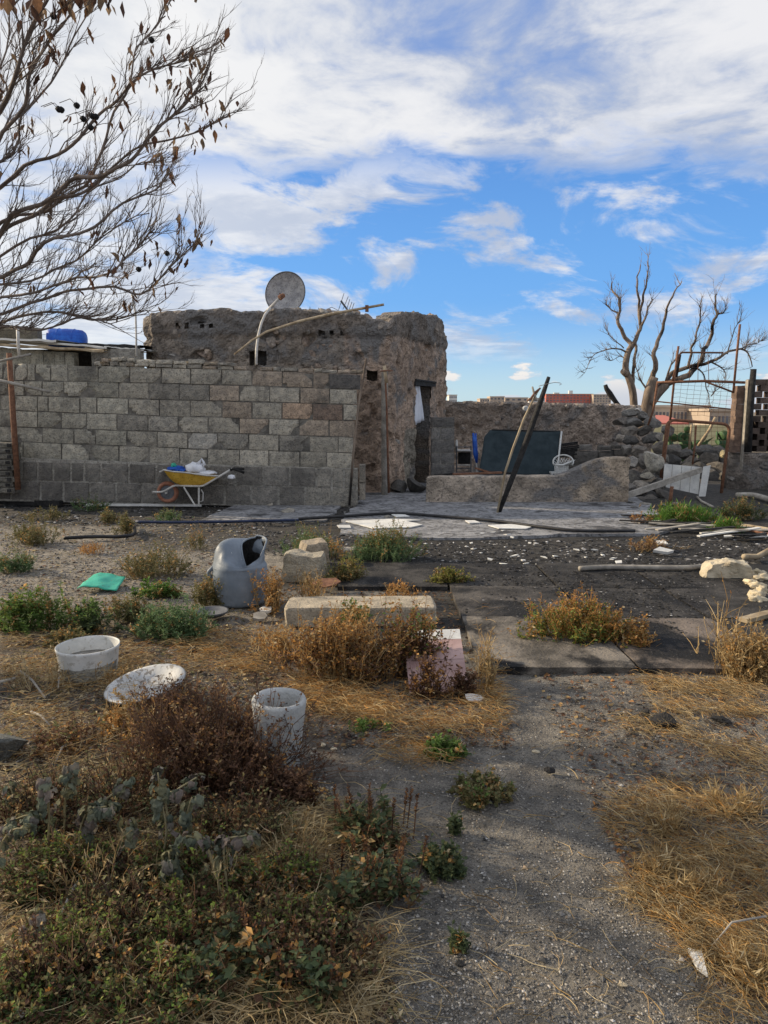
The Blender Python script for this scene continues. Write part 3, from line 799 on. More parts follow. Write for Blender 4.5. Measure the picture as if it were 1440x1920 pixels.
# agave-like spikes at the foot of the yellow wall
base = P(1300, 850, 19); r = empty('agave', base); tag(r, 'spiky blue green agave leaning between the cacti', 'plant')
for k in range(15):
    a = rr(.1, 3.0); L = rr(.5, .9); b = MB()
    d = Vector((math.cos(a) * .9, rr(-.3, .2), .35 + .5 * math.sin(a))).normalized(); sd = d.cross(Vector((0, 1, .2))).normalized()
    pr = None
    for i in range(6):
        t = i / 5; p = base + d * L * t + Vector((0, 0, -.12 * t * t)); wv = .05 * math.sin(math.pi * (.25 + .75 * t)) + .002
        ids = [b.vert(p - sd * wv), b.vert(p - Vector((0, .0, .02 * (1 - t)))), b.vert(p + sd * wv)]
        if pr: b.face(pr[0], pr[1], ids[1], ids[0]); b.face(pr[1], pr[2], ids[2], ids[1])
        pr = ids
    b.build('leaf', 'cactus', r)

# ================================================================== RUBBLE
def rockthing(px, py, Y, wpx, hpx, color, label, group=None, fine=False, name='rock', cat='rock', rot=None):
    p = P(px, py, Y); s = S(p); me = R.choice(FINEROCKS if fine else ROCKS)
    o = place(me, name, None, p, rot or (rr(-.5, .5), rr(-.5, .5), rr(0, 6.28)), (wpx * s * .56, wpx * s * .5, hpx * s * .66), color)
    tag(o, label, cat, group); return o
RC = [(.20, .197, .19), (.16, .158, .155), (.25, .238, .22), (.19, .178, .165), (.29, .265, .235)]
RL = 'dark volcanic rock in the collapsed heap left of the rusty gate'
HEAP, HPX = [], []
def name_rows(objs, px, where, step):
    """labels that count along each level of a pile, from the top and from the left"""
    y0 = min(p[1] for p in px); rows = {}
    for o, p in zip(objs, px): rows.setdefault(int((p[1] - y0) / step), []).append((p[0], o))
    ks = sorted(rows)
    for i, k in enumerate(ks):
        lv = 'top level' if i == 0 else ('bottom level' if i == len(ks) - 1 else ORD[i] + ' level down')
        for j, (x, o) in enumerate(sorted(rows[k], key=lambda t: t[0])):
            o['label'] = ('leftmost rock' if j == 0 else ORD[j] + ' rock from the left') + ', ' + lv + ' of ' + where
for (px, py, wv, hv) in ((1186, 772, 34, 14), (1205, 782, 30, 16), (1190, 792, 40, 16), (1222, 792, 34, 18), (1248, 806, 28, 26), (1176, 806, 34, 18), (1204, 806, 34, 18), (1236, 820, 26, 20), (1186, 824, 34, 22), (1214, 824, 34, 22),
        (1174, 842, 30, 22), (1199, 845, 40, 26), (1236, 843, 28, 30), (1182, 866, 34, 26), (1206, 868, 26, 26), (1188, 893, 36, 30), (1214, 890, 34, 24), (1240, 880, 24, 34), (1206, 915, 40, 26), (1184, 918, 30, 22),
        (1230, 912, 32, 24), (1162, 790, 26, 14), (1246, 860, 26, 20), (1222, 935, 30, 12), (1196, 938, 34, 12), (1250, 930, 40, 14), (1166, 822, 22, 18)):
    Yq = 15.6 - (py - 770) / 165 * 2.9
    HEAP.append(rockthing(px, py, Yq, wv * 1.08, hv * 1.12, tuple(Vector(R.choice(RC)) * rr(.5, 1.15)), RL, 'rocks of the collapsed heap')); HPX.append((px, py))
name_rows(HEAP, HPX, 'the heap beside the gate', 30)
rockthing(1222, 866, 13.2, 38, 46, (.42, .40, .35), 'pale lichen-patched boulder in the heap left of the rusty gate', fine=True, name='boulder', cat='boulder', rot=(.2, .2, .4))
rockthing(1216, 892, 13.05, 30, 18, (.30, .28, .24), 'flat tan stone under the pale boulder in the heap')
MND, MPX = [], []
for k in range(24):
    px = 1256 + 29 * (k % 4) + rr(-6, 6) + (14 if (k // 4) % 2 else 0); py = 848 + 16 * (k // 4) + rr(-3, 3); Yq = 18.0 - (py - 846) / 84 * 3.0
    MND.append(rockthing(px, py, Yq, rr(34, 48), rr(22, 34), tuple(Vector(R.choice(RC)) * rr(.4, .7)), 'x', 'rocks of the mound behind the gate')); MPX.append((px, 848 + 16 * (k // 4)))
name_rows(MND, MPX, 'the mound behind the gate', 16)
rockthing(1358, 852, 15.6, 14, 16, (.55, .48, .30), 'small pale yellow stone beside the right gate post')
# stones lying at the foot of the heap
for (px, py, wv) in ((1190, 955, 20), (1215, 948, 26), (1240, 950, 18), (1262, 946, 16), (1180, 945, 20), (1225, 960, 14)):
    p = G(px, py); o = place(R.choice(ROCKS), 'rock', None, (p.x, p.y, .02), (0, 0, rr(0, 6)), (wv * S(p) * .6, wv * S(p) * .5, wv * S(p) * .3), tuple(Vector(R.choice(RC))))
    tag(o, 'small grey stone at the foot of the collapsed heap, ' + {1190: 'below the plank end', 1215: 'largest of them', 1240: 'left of the rusty stake', 1262: 'right of the rusty stake', 1180: 'nearest the low wall', 1225: 'nearest the viewer'}[px], 'rock', 'stones at the foot of the heap')

# ================================================================== GATE
def pipe(name, pts, r, mat, label=None, cat=None, parent=None, n=7, group=None, bend=None):
    b = MB(); b.tube(pts, r, n); o = b.build(name, mat, parent, origin=pts[0] if parent is None else None, smooth=True)
    if label: tag(o, label, cat, group)
    return o
def rounded(pts, rad=.06, seg=4):
    out = [pts[0]]
    for a, c, d in zip(pts, pts[1:], pts[2:]):
        u1 = (a - c).normalized(); u2 = (d - c).normalized(); k = min(rad, (a - c).length * .45, (d - c).length * .45)
        p, q = c + u1 * k, c + u2 * k
        for i in range(seg + 1):
            t = i / seg; out.append(p * (1 - t) ** 2 + c * 2 * t * (1 - t) + q * t * t)
    return out + [pts[-1]]
def Z6(zx, zy, Y): return P(1160 + zx * .19444, 700 + zy * .19444, Y)
def Z4(zx, zy, Y): return P(1080 + zx * .28125, 460 + zy * .28125, Y)
YG = 13.6
gt = empty('gate', Z6(700, 1160, YG)); tag(gt, 'rusty tubular gate frame with torn wire mesh and arched top', 'gate')
pipe('frame', rounded([Z6(400, 1075, YG), Z6(472, 445, YG), Z6(1075, 492, YG), Z6(985, 1190, YG - .1)], .16, 6), .030, 'rust', parent=gt)
pipe('frame_bar', [Z6(490, 470, YG + .02), Z6(440, 850, YG + .02), Z6(420, 1060, YG)], .020, 'rust', parent=gt)
pipe('post', [Z4(683, 672, YG), Z4(655, 890, YG), Z4(628, 1165, YG)], .021, 'rust', parent=gt)
pipe('post', [Z4(690, 730, YG + .05), Z4(665, 880, YG + .05)], .034, 'char', parent=gt)
pipe('arch', rounded([Z4(640, 905, YG), Z4(690, 730, YG), Z4(705, 714, YG), Z4(980, 716, YG)], .05), .017, 'rust', parent=gt)
pipe('post', [Z4(1093, 526, YG), Z4(1075, 700, YG), Z4(1048, 985, YG)], .022, 'rust', parent=gt)
pipe('crossbar', [Z4(540, 915, YG), Z4(860, 905, YG), Z4(1125, 915, YG)], .026, 'rust', parent=gt)
pipe('brace', [Z4(860, 908, YG), Z4(1045, 978, YG)], .018, 'rust', parent=gt)
pipe('post', [Z4(543, 915, YG), Z4(515, 1100, YG), Z4(480, 1200, YG)], .021, 'rust', parent=gt)
pipe('crossbar', [Z4(530, 1040, YG + .03), Z4(1030, 1092, YG + .03)], .013, 'rust', parent=gt)
for zx, zy0, zy1 in ((815, 730, 900), (880, 730, 905), (760, 730, 900)):
    pipe('bar', [Z4(zx, zy0, YG + .02), Z4(zx + rr(-6, 6), zy1, YG + .02)], .006, 'rust', parent=gt, n=4)
pipe('centre_bar', [Z6(745, 500, YG + .05), Z6(735, 690, YG + .06), Z6(712, 880, YG + .05)], .018, 'rust', parent=gt)
for k in range(9):          # mesh wires, each sagging its own way
    zx = 660 + 45 * k; b = MB()
    b.tube([Z4(zx + 6 * noise.noise(Vector((k, j * .6, 0))) - 3 * j, 915 + 22 * j, YG + .01 * noise.noise(Vector((j, k, 3)))) for j in range(11)], .003, 3); b.build('wire', 'rust', gt)
for k in range(8):
    zy = 930 + 28 * k; b = MB()
    b.tube([Z4(650 + 38 * j, zy + 10 * noise.noise(Vector((j * .5, k * 3, 1))) + 2 * j, YG + .01) for j in range(11)], .003, 3); b.build('wire', 'rust', gt)
for k in range(10):
    zx = 510 + 55 * k; b = MB(); b.tube([Z6(zx + 5 * noise.noise(Vector((k, j, 5))), 470 + 28 * j, YG + .02) for j in range(9)], .0028, 3); b.build('wire', 'rust', gt)
for k in range(6):
    zy = 520 + 42 * k; b = MB(); b.tube([Z6(485 + 57 * j, zy + 7 * noise.noise(Vector((j, k, 6))), YG + .02) for j in range(11)], .0028, 3); b.build('wire', 'rust', gt)
# loose sunlit posts behind the gate
pipe('fence_post', [P(1297, 796, 17.5), P(1292, 842, 17.5)], .028, 'wood', 'short pale wooden post standing among the cacti', 'post')
pipe('fence_post', [P(1342, 782, 17.2), P(1330, 806, 17.2), P(1309, 836, 17.2)], .035, 'wood', 'pale wooden pole leaning among the cacti behind the gate', 'pole')
pipe('bollard_post', [G(1256, 946) + Vector((0, 0, -.02)), P(1260, 912, G(1256, 946).y)], .03, 'rust', 'short rusty stake in front of the white panel', 'stake')
# white panel and plank in front of the gate
YPN = 13.0
pn = empty('boarded_hatch', Z6(640, 1180, YPN)); tag(pn, 'dirty white boarded panel leaning in the lower gate opening', 'panel')
strips = [(442, 520), (522, 610), (612, 700), (702, 792)]
for i, (z0_, z1_) in enumerate(strips):
    b = MB(); q = []
    for yo in (0, .02):
        for (zx, zy) in ((z0_ - 20, 1090 + (z0_ - 442) * .22), (z1_ - 20 - 2, 1090 + (z1_ - 442) * .22), (z1_ - 2, 872 + (z1_ - 442) * .09), (z0_, 872 + (z0_ - 442) * .09)):
            p = Z6(zx, zy, YPN + yo + .004 * (i % 2)); q.append(b.vert(p))
    for f in ((0, 1, 2, 3), (7, 6, 5, 4), (4, 5, 1, 0), (5, 6, 2, 1), (6, 7, 3, 2), (7, 4, 0, 3)): b.face(*[q[k] for k in f])
    b.build('board', 'white_board', pn)
b = MB(); q = [b.vert(Z6(zx, zy, YPN - .03 + yo)) for yo in (0, .03) for zx, zy in ((770, 1195), (835, 1200), (888, 885), (815, 900))]
for f in ((0, 1, 2, 3), (7, 6, 5, 4), (4, 5, 1, 0), (5, 6, 2, 1), (6, 7, 3, 2), (7, 4, 0, 3)): b.face(*[q[k] for k in f])
b.build('edge_board', 'white_board', pn)
def plank(name, a, c, wv, th, mat, label, cat='plank', upv=Vector((0, 0, 1)), parent=None, **kw):
    a, c = Vector(a), Vector(c); d = (c - a).normalized(); s = d.cross(upv).normalized(); n = s.cross(d)
    b = MB(); K = 8; pr = None
    for i in range(K + 1):
        p = a.lerp(c, i / K); j = .004 * noise.noise(p * 5)
        ids = [b.vert(p + s * (wv / 2 * e) + n * (th / 2 * g_ + j)) for e, g_ in ((-1, -1), (1, -1), (1, 1), (-1, 1))]
        if pr:
            for k in range(4): b.face(pr[k], pr[(k + 1) % 4], ids[(k + 1) % 4], ids[k])
        else: b.face(*reversed(ids))
        pr = ids
    b.face(*pr); o = b.build(name, mat, parent, origin=a, **kw)
    if label: tag(o, label, cat)
    return o
plank('plank', Z6(75, 1180, 12.1), Z6(795, 930, 12.9), .05, .10, 'grey_wood', 'long grey plank leaning across the white panel')
pipe('stick', [Z6(755, 1190, 12.7), Z6(800, 1235, 12.2), G(1337, 953) + Vector((0, 0, .02))], .02, 'grey_wood', 'thin grey stick below the white panel', 'stick')
pipe('pipe', rounded([G(1380, 934) + Vector((0, 0, .05)), G(1412, 934) + Vector((0, 0, .06)), G(1475, 952) + Vector((0, 0, .05))], .2), .05, 'grey_wood', 'thick pale pipe lying at the foot of the right-hand wall', 'pipe')
# perforated brickwork, column and posts at the right edge
YT = 14.35
lt_ = empty('lattice_brickwork', P(1410, 848, YT)); tag(lt_, 'perforated brown brick screen with square openings at the right edge', 'brickwork')
bx = MB(); bx.box((-.5, -.5, -.5), (.5, .5, .5)); bme = bpy.data.meshes.new('brick'); bme.from_pydata(bx.v, [], bx.f); bme.materials.append(MATS['brick'])
sp = S(P(1410, 800, YT)); rowh = 11.2 * sp
for k in range(12):
    zc_ = P(1410, 848, YT).z + rowh * (k + .5) + .01
    off = (14 if k % 2 else 0)
    if k in (11,):
        pass
    for i in range(6):
        pxc = 1398 + off + 29 * i
        if k == 11 and i > 5: continue
        wpx = 18.5
        if k >= 10 and k == 11: wpx, = (28.5,)
        if R.random() < .04: continue
        p = P(pxc, 800, YT)
        dark = .65 if k < 6 else 1
        place(bme, 'brick', lt_, (p.x, YT + rr(-.008, .008), zc_), (0, rr(-.015, .015), rr(-.02, .02)), (wpx * sp, .16, rowh * .96), tuple(Vector((1, .95, .92)) * dark * rr(.8, 1.2)))
    if k < 5:      # blind backing of the lowest courses
        p = P(1430, 800, YT); place(bme, 'backing_brick', lt_, (p.x + .1, YT + .13, zc_), (0, 0, 0), (.95, .08, rowh * .99), (.5, .48, .46))
cl = empty('brick_column', P(1382, 848, YT)); tag(cl, 'narrow brick column beside the gate opening', 'column')
for k in range(11):
    p = P(1382 - .35 * k * 0, 800, YT); place(bme, 'brick', cl, (p.x + rr(-.01, .01), YT - .02, P(1382, 848, YT).z + rowh * (k + .5)), (0, rr(-.02, .02), rr(-.05, .05)), (21 * sp, .2, rowh * .97), tuple(Vector((1.25, 1.1, 1.0)) * rr(.75, 1.3)))
b = MB(); a = P(1391, 851, YT - .2); c = P(1402, 712, YT - .2); d = P(1396, 712, YT - .2)
b.box((a.x, YT - .25, a.z - .3), (c.x, YT - .14, c.z)); o = b.build('timber_post', 'grey_wood', origin=(a.x, YT - .2, a.z)); tag(o, 'square grey timber post beside the brick column', 'post')
pipe('charred_post', [P(1402, 848, YT - .25), P(1405, 780, YT - .25), P(1413, 692, YT - .25)], [.075, .07, .055], 'char', 'charred black post leaning beside the grey timber post', 'post', n=9)

# ================================================================== DEAD TREES (right)
def limb(b, pts, r0, r1, n=6, sub=3, jit=0.0):
    """smooth polyline, returns dense points"""
    pts = [Vector(p) for p in pts]; out = []
    for i in range(len(pts) - 1):
        p0 = pts[max(i - 1, 0)]; p1 = pts[i]; p2 = pts[i + 1]; p3 = pts[min(i + 2, len(pts) - 1)]
        for k in range(sub):
            t = k / sub
            q = .5 * ((2 * p1) + (p2 - p0) * t + (2 * p0 - 5 * p1 + 4 * p2 - p3) * t * t + (3 * p1 - p0 - 3 * p2 + p3) * t ** 3)
            if jit: q = q + Vector((noise.noise(q * 4), noise.noise(q * 4 + Vector((9, 0, 0))), noise.noise(q * 4 + Vector((0, 9, 0))))) * jit
            out.append(q)
    out.append(pts[-1]); m = len(out) - 1
    b.tube(out, [r0 + (r1 - r0) * (i / m) for i in range(m + 1)], n)
    return out
def sprout(b, line, count, L, r, up=.5, n=3, spread=1.0, sub=1, tips=None, depthk=.5):
    for _ in range(count):
        i = R.randrange(len(line) // 5, len(line)); p = line[i]
        d0 = (line[min(i + 1, len(line) - 1)] - line[max(0, i - 1)]); d0 = d0.normalized() if d0.length > 0 else Vector((0, 0, 1))
        d = (d0 * .8 + Vector((rr(-1, 1), rr(-1, 1) * depthk, rr(-.5, 1))) * spread + Vector((0, 0, up))).normalized()
        l = L * rr(.4, 1.15); pts = [p]; q = p.copy()
        for k in range(4):
            q = q + d * l / 4; d = (d + Vector((rr(-.25, .25), rr(-.2, .2), rr(-.12, .28)))).normalized(); pts.append(q.copy())
        b.tube(pts, [r, r * .85, r * .7, r * .5, r * .3], n, cap=False)
        if tips is not None: tips.append(pts)
        if sub > 0: sprout(b, pts, R.randint(1, 3), L * .5, r * .6, up, 3, spread, sub - 1, tips, depthk)
YA = 19.2
ta = empty('bare_tree', Z4(385, 1120, YA)); tag(ta, 'leafless scorched tree with upright limbs behind the boundary wall', 'tree')
b = MB(); tr = limb(b, [Z4(390, 1200, YA), Z4(385, 1050, YA), Z4(375, 960, YA), Z4(352, 885, YA), Z4(330, 820, YA), Z4(345, 720, YA), Z4(375, 665, YA)], .105, .075, 10)
limb(b, [Z4(335, 860, YA - .05), Z4(312, 838, YA - .15)], .085, .078, 9); b.build('trunk', 'bark', ta, smooth=True)
tb = MB(); lines = []
for pts, r0, r1 in (([(375, 665), (330, 610), (290, 540), (285, 470), (302, 420), (270, 335), (235, 290), (240, 245)], .07, .02), ([(375, 668), (410, 600), (430, 540), (420, 430), (410, 330), (405, 250), (430, 130)], .07, .018),
        ([(428, 540), (430, 450), (452, 330), (470, 260), (478, 160), (480, 70)], .05, .012), ([(430, 545), (470, 460), (492, 390), (512, 360)], .04, .014), ([(336, 716), (270, 692), (180, 702), (110, 742), (58, 850)], .03, .006),
        ([(320, 690), (250, 630), (200, 560)], .02, .005), ([(384, 1010), (380, 900), (385, 800), (402, 700), (400, 640), (410, 600)], .06, .035), ([(290, 450), (240, 430), (200, 395)], .03, .012), ([(350, 760), (290, 740), (230, 770)], .018, .005), ([(300, 420), (300, 330)], .03, .015)):
    b = MB(); ln = limb(b, [Z4(x, y, YA + rr(-.25, .25) * (i > 0)) for i, (x, y) in enumerate(pts)], r0 * .85, r1 * .7, 7, jit=.05); b.build('limb', 'bark', ta, smooth=True); lines.append(ln)
for ln in lines: sprout(tb, ln, 12, .36, .008, .3, spread=.9)
sprout(tb, lines[4], 14, .35, .008, .0); sprout(tb, lines[0], 10, .4, .008, .6)
tag(tb.build('twigs', 'twig', ta), kind='stuff')
YBt = 16.5
t2 = empty('bare_tree', Z4(465, 1150, YBt)); tag(t2, 'leafless scorched tree with a long limb arching over the gate', 'tree')
b = MB(); limb(b, [Z4(462, 1240, YBt), Z4(466, 1130, YBt), Z4(480, 1030, YBt), Z4(492, 960, YBt), Z4(520, 880, YBt)], .15, .10, 10)
limb(b, [Z4(485, 1060, YBt), Z4(540, 985, YBt), Z4(600, 925, YBt)], .14, .11, 9); limb(b, [Z4(495, 950, YBt), Z4(510, 905, YBt), Z4(505, 880, YBt)], .09, .06, 8); b.build('trunk', 'bark', t2, smooth=True)
tb = MB(); lines = []
for pts, r0, r1 in (([(520, 885), (530, 790), (520, 730), (545, 640), (575, 560), (600, 450), (612, 408), (660, 310), (705, 240)], .075, .014), ([(590, 935), (640, 852), (700, 822), (800, 806), (900, 782), (1000, 720), (1090, 690), (1150, 722), (1175, 810)], .07, .016),
        ([(600, 925), (720, 880), (800, 820), (840, 760), (852, 690), (900, 610), (905, 520), (940, 460), (930, 400), (938, 325)], .085, .022), ([(938, 460), (985, 450), (1005, 415)], .03, .012), ([(750, 805), (770, 690), (800, 620), (830, 480), (825, 405)], .04, .015),
        ([(585, 915), (640, 800), (680, 740)], .035, .012), ([(900, 782), (985, 830), (990, 905)], .025, .010), ([(770, 815), (840, 850), (870, 910), (890, 1040), (892, 1110)], .025, .006), ([(900, 1010), (950, 960), (1000, 910)], .016, .006), ([(1000, 720), (1060, 560), (1100, 465)], .018, .006),
        ([(470, 960), (420, 880), (395, 800)], .03, .008), ([(1090, 690), (1160, 660), (1230, 640)], .018, .004)):
    b = MB(); ln = limb(b, [Z4(x, y, YBt + rr(-.25, .25) * (i > 0)) for i, (x, y) in enumerate(pts)], r0 * .85, r1 * .7, 7, jit=.05); b.build('limb', 'bark', t2, smooth=True); lines.append(ln)
for ln in lines: sprout(tb, ln, 13, .36, .007, .25, spread=.9)
for k in (1, 2, 4, 11): sprout(tb, lines[k], 16, .45, .007, .3)
tag(tb.build('twigs', 'twig', t2), kind='stuff')
pipe('charred_stump', [Z4(285, 1075, 18.6), Z4(262, 1040, 18.6), Z4(225, 988, 18.6), Z4(203, 955, 18.6), Z4(195, 930, 18.6)], [.07, .06, .075, .06, .05], 'char', 'short charred branch stub poking above the boundary wall', 'branch', n=8)

# ================================================================== PATIO OBJECTS
# leaning posts
base = G(934, 963)
pipe('charred_pole', [base + Vector((0, 0, -.02)), P(957, 905, base.y + .05), P(988, 825, base.y + .2), P(1012, 757, base.y + .3), P(1029, 707, base.y + .35)], [.03, .042, .046, .042, .028], 'char', 'thick charred black pole leaning on the patio', 'pole', n=9)
b = MB(); r = empty('forked_pole', base); tag(r, 'thin pale forked pole leaning beside the charred pole', 'pole')
b.tube([base + Vector((-.02, -.03, 0)), P(947, 885, base.y), P(962, 840, base.y + .05), P(983, 784, base.y + .1), P(1006, 737, base.y + .1), P(1013, 727, base.y + .1)], [.016, .018, .019, .018, .016, .013], 7); b.build('stem', 'wood', r, smooth=True)
b = MB(); b.tube([P(1013, 728, base.y + .1), P(1004, 735, base.y + .08), P(995, 748, base.y + .08), P(989, 751, base.y + .06)], [.016, .017, .02, .015], 6); b.build('fork', 'rust', r, smooth=True)
b = MB(); b.tube([P(998, 725, base.y + .1), P(1002, 740, base.y + .08), P(1007, 752, base.y + .07)], [.014, .018, .014], 6); b.build('fork', 'grey_wood', r, smooth=True)
pipe('wire', [P(1010, 724, base.y + .2), P(1025, 720, base.y + .25), P(1040, 717, base.y + .3), P(1050, 718, base.y + .3), P(1053, 720, base.y + .3), P(1049, 722, base.y + .3)], .005, 'grey_wood', 'twisted wire at the top of the leaning poles', 'wire', n=5)
# dark green shade screen
YS = 13.4
sc_ = empty('shade_screen', P(975, 890, YS)); tag(sc_, 'dark green shade cloth panel stretched behind the low wall', 'screen')
cs = [P(897, 893, YS), P(1040, 893, YS + .05), P(1051, 809, YS + .45), P(910, 806, YS + .45)]
def scr(u_, v_):
    a = cs[0].lerp(cs[1], u_); c = cs[3].lerp(cs[2], u_); p = a.lerp(c, v_)
    if v_ > .85 and u_ < .06: p = p + (cs[1] - cs[0]).normalized() * (.06 - u_) * 1.6 * (v_ - .85) / .15
    return p + Vector((0, .012 * noise.noise(p * 3) + .02 * math.sin(u_ * math.pi) * math.sin(v_ * math.pi), .006 * noise.noise(p * 5) - .015 * math.sin(u_ * math.pi) * v_))
b = MB(); b.grid(scr, 24, 14); o = b.build('cloth', 'shade_cloth', sc_, smooth=True); o.modifiers.new('s', 'SOLIDIFY').thickness = .006
pipe('frame_tube', [cs[1] + Vector((.03, 0, -.05)), cs[2] + Vector((.02, 0, .0))], .018, 'white_plastic', parent=sc_)
pipe('top_rail', [cs[3] + Vector((.12, .01, .0)), cs[2] + Vector((0, .01, 0))], .014, 'char', parent=sc_)
# white plastic chair, back towards the wall
YC = 13.3
ch = empty('plastic_chair', P(1058, 905, YC)); tag(ch, 'white plastic garden chair with a perforated back beside the shade screen', 'chair')
def bar3(pts, r, nm, n=6, par=None):
    b = MB(); b.tube(pts, r, n); return b.build(nm, 'white_plastic', par or ch, smooth=True)
cL, cR, cT, cB = 1044, 1076, 853, 872
rim = []
for i in range(13):
    a = math.pi * (1.15 - 1.3 * i / 12); rim.append(P(1056 + 19 * math.cos(a), 866 - 13 * math.sin(a) , YC + .05 * math.sin(a)))
brim = bar3(rim, .016, 'back_rest')
bar3([P(1038, 871, YC), P(1055, 872, YC - .03), P(1072, 865, YC - .02)], .018, 'back_rail')
for i in range(7):
    q = 1041 + 4.9 * i; bar3([P(q, 871, YC), P(q + 8, 858 + abs(i - 2), YC + .03)], .006, 'slat', 4, brim); bar3([P(q + 4, 871, YC), P(q - 4, 859 + abs(i - 3), YC + .03)], .006, 'slat', 4, brim)
b = MB(); b.grid(lambda u_, v_: P(1040 + 26 * u_, 873 + 22 * v_, YC - .04 + .03 * math.sin(u_ * 3.1)), 8, 8); o = b.build('skirt', 'white_plastic', ch, smooth=True); o.modifiers.new('w', 'WIREFRAME').thickness = .02
b = MB(); sp_ = P(1055, 893, YC); b.prism([(sp_.x - .22, YC - .02), (sp_.x + .22, YC - .02), (sp_.x + .2, YC + .4), (sp_.x - .2, YC + .4)], .38, .41); b.build('seat', 'white_plastic', ch)
for ex in (-.2, .2):
    for ey in (.0, .38): bar3([Vector((sp_.x + ex, YC + ey, .4)), Vector((sp_.x + ex * 1.15, YC + ey, 0))], .02, 'leg')
# metal rack, blue folded parasol, debris behind the low wall
YK = 14.6
rk = empty('metal_rack', P(869, 890, YK)); tag(rk, 'small dark metal rack standing behind the low wall', 'rack')
def rbar(a, c, r=.014, nm='bar', mt='dark_metal'): b = MB(); b.tube([P(*a, YK), P(*c, YK)], r, 5); b.build(nm, mt, rk)
for x in (856, 883): rbar((x, 836), (x, 895), .014, 'upright')
for y in (838, 846, 872, 878): rbar((856, y), (884, y), .012, 'shelf_bar', 'pale_metal' if y == 872 else 'dark_metal')
b = MB(); a = P(859, 870, YK + .12); c = P(882, 848, YK + .12); b.box((a.x, YK + .12, a.z), (c.x, YK + .16, c.z)); b.build('back_plate', 'char', rk)
b = MB(); a = P(857, 846, YK); c = P(884, 839, YK); b.box((a.x, YK - .02, a.z), (c.x, YK + .3, a.z + .02)); b.build('top_shelf', 'pale_metal', rk)
b = MB(); p = P(857, 832, YK); b.tube([p + Vector((0, .1, -.16)), p + Vector((0, .1, .04)), p + Vector((0, .1, .045)), p + Vector((0, .1, .08))], [.028, .028, .016, .016], 10); o = b.build('bottle', 'white_plastic', origin=p, smooth=True); tag(o, 'small white bottle on top of the metal rack', 'bottle')
pr = empty('folded_parasol', P(891, 892, 14.0)); tag(pr, 'folded blue parasol leaning behind the low wall', 'parasol')
b = MB(); b.tube([P(887, 812, 14.1), P(890, 830, 14.1), P(892, 852, 14.0), P(894, 868, 14.0)], [.018, .045, .05, .02], 8); cpy = b.build('canopy', 'blue', pr, smooth=True)
b = MB(); b.tube([P(892, 812, 14.15), P(893, 840, 14.1), P(893, 866, 14.0)], [.012, .03, .02], 7); b.build('canopy_fold', 'blue', cpy, smooth=True)
b = MB(); b.tube([P(893, 865, 14.0), P(895, 898, 14.0)], .014, 6); b.build('pole', 'pale_metal', pr)
for i, (a, c, wv, mt, lb) in enumerate((((850, 889), (940, 886), .12, 'rust', 'rust-brown plank on the low wall head below the rack'), ((893, 878), (925, 888), .10, 'rust', 'short rusty sheet beside the foot of the parasol'), ((905, 884), (962, 887), .08, 'char', 'charred stick before the foot of the shade screen'), ((815, 891), (880, 886), .08, 'char', 'charred plank behind the left end of the low wall'))):
    plank('plank', P(*a, 12.5 + .1 * i), P(*c, 12.6 + .1 * i), wv, .03, mt, lb)
# grey block pier by the door and stacked blocks along the boundary wall
pi_ = empty('block_pier', P(830, 890, 14.2)); tag(pi_, 'short pier of grey concrete blocks right of the house doorway', 'pier')
ysx = [782, 802, 825, 849, 870, 893]
for k, (y0, y1) in enumerate(zip(ysx, ysx[1:])):
    for (x0, x1) in (((808, 853),) if k % 2 == 0 else ((808, 826), (826, 853))):
        a = P(x0 + .4, y1 - .5, 14.2); c = P(x1 - .4, y0 + .5, 14.2)
        block(pi_, [(a.x, a.z), (c.x, a.z), (c.x, c.z), (a.x, c.z)], 14.2 + rr(-.008, .008), .3, tuple(Vector((.24, .235, .225)) * rr(.75, 1.1)), jit=.003)
a = P(808, 905, 14.23); c = P(853, 783, 14.23); b = MB(); b.box((a.x + .02, 14.22, -.05), (c.x - .02, 14.48, c.z - .02)); b.build('mortar', 'mortar', pi_)
for (x0, x1, y0, y1, lb) in ((1046, 1074, 838, 856, 'grey block leaning on the boundary wall right of the screen'), (1076, 1122, 846, 870, 'large grey concrete block set before the boundary wall'), (1124, 1152, 846, 866, 'grey concrete block right of the large one before the boundary wall'),
        (1058, 1086, 870, 892, 'dark grey block behind the sloping shoulder of the low wall'), (1088, 1112, 834, 845, 'rough stone block on top of the large grey block'), (1152, 1176, 834, 842, 'thin flat slab on the boundary stack above the ramp'),
        (1150, 1176, 843, 858, 'hollow block at the right end of the boundary stack'), (1124, 1148, 836, 845, 'broken brick on top of the boundary stack')):
    a = P(x0, y1, 15.2); c = P(x1, y0, 15.2); col = tuple(Vector((.20, .19, .175)) * rr(.75, 1.1))
    o = block(None, [(a.x, a.z), (c.x, a.z + .01), (c.x, c.z), (a.x, c.z - .01)], 15.2 + rr(-.05, .05), .25, col, name='concrete_block', jit=.01); tag(o, lb, 'block')
b = MB(); a = P(1040, 900, 15.3); c = P(1180, 868, 15.3); b.box((a.x, 15.3, -.05), (c.x, 15.55, c.z)); o = b.build('block_plinth', 'mortar', origin=(a.x, 15.3, 0)); tag(o, 'low sooty plinth carrying the stacked blocks before the boundary wall', 'plinth')
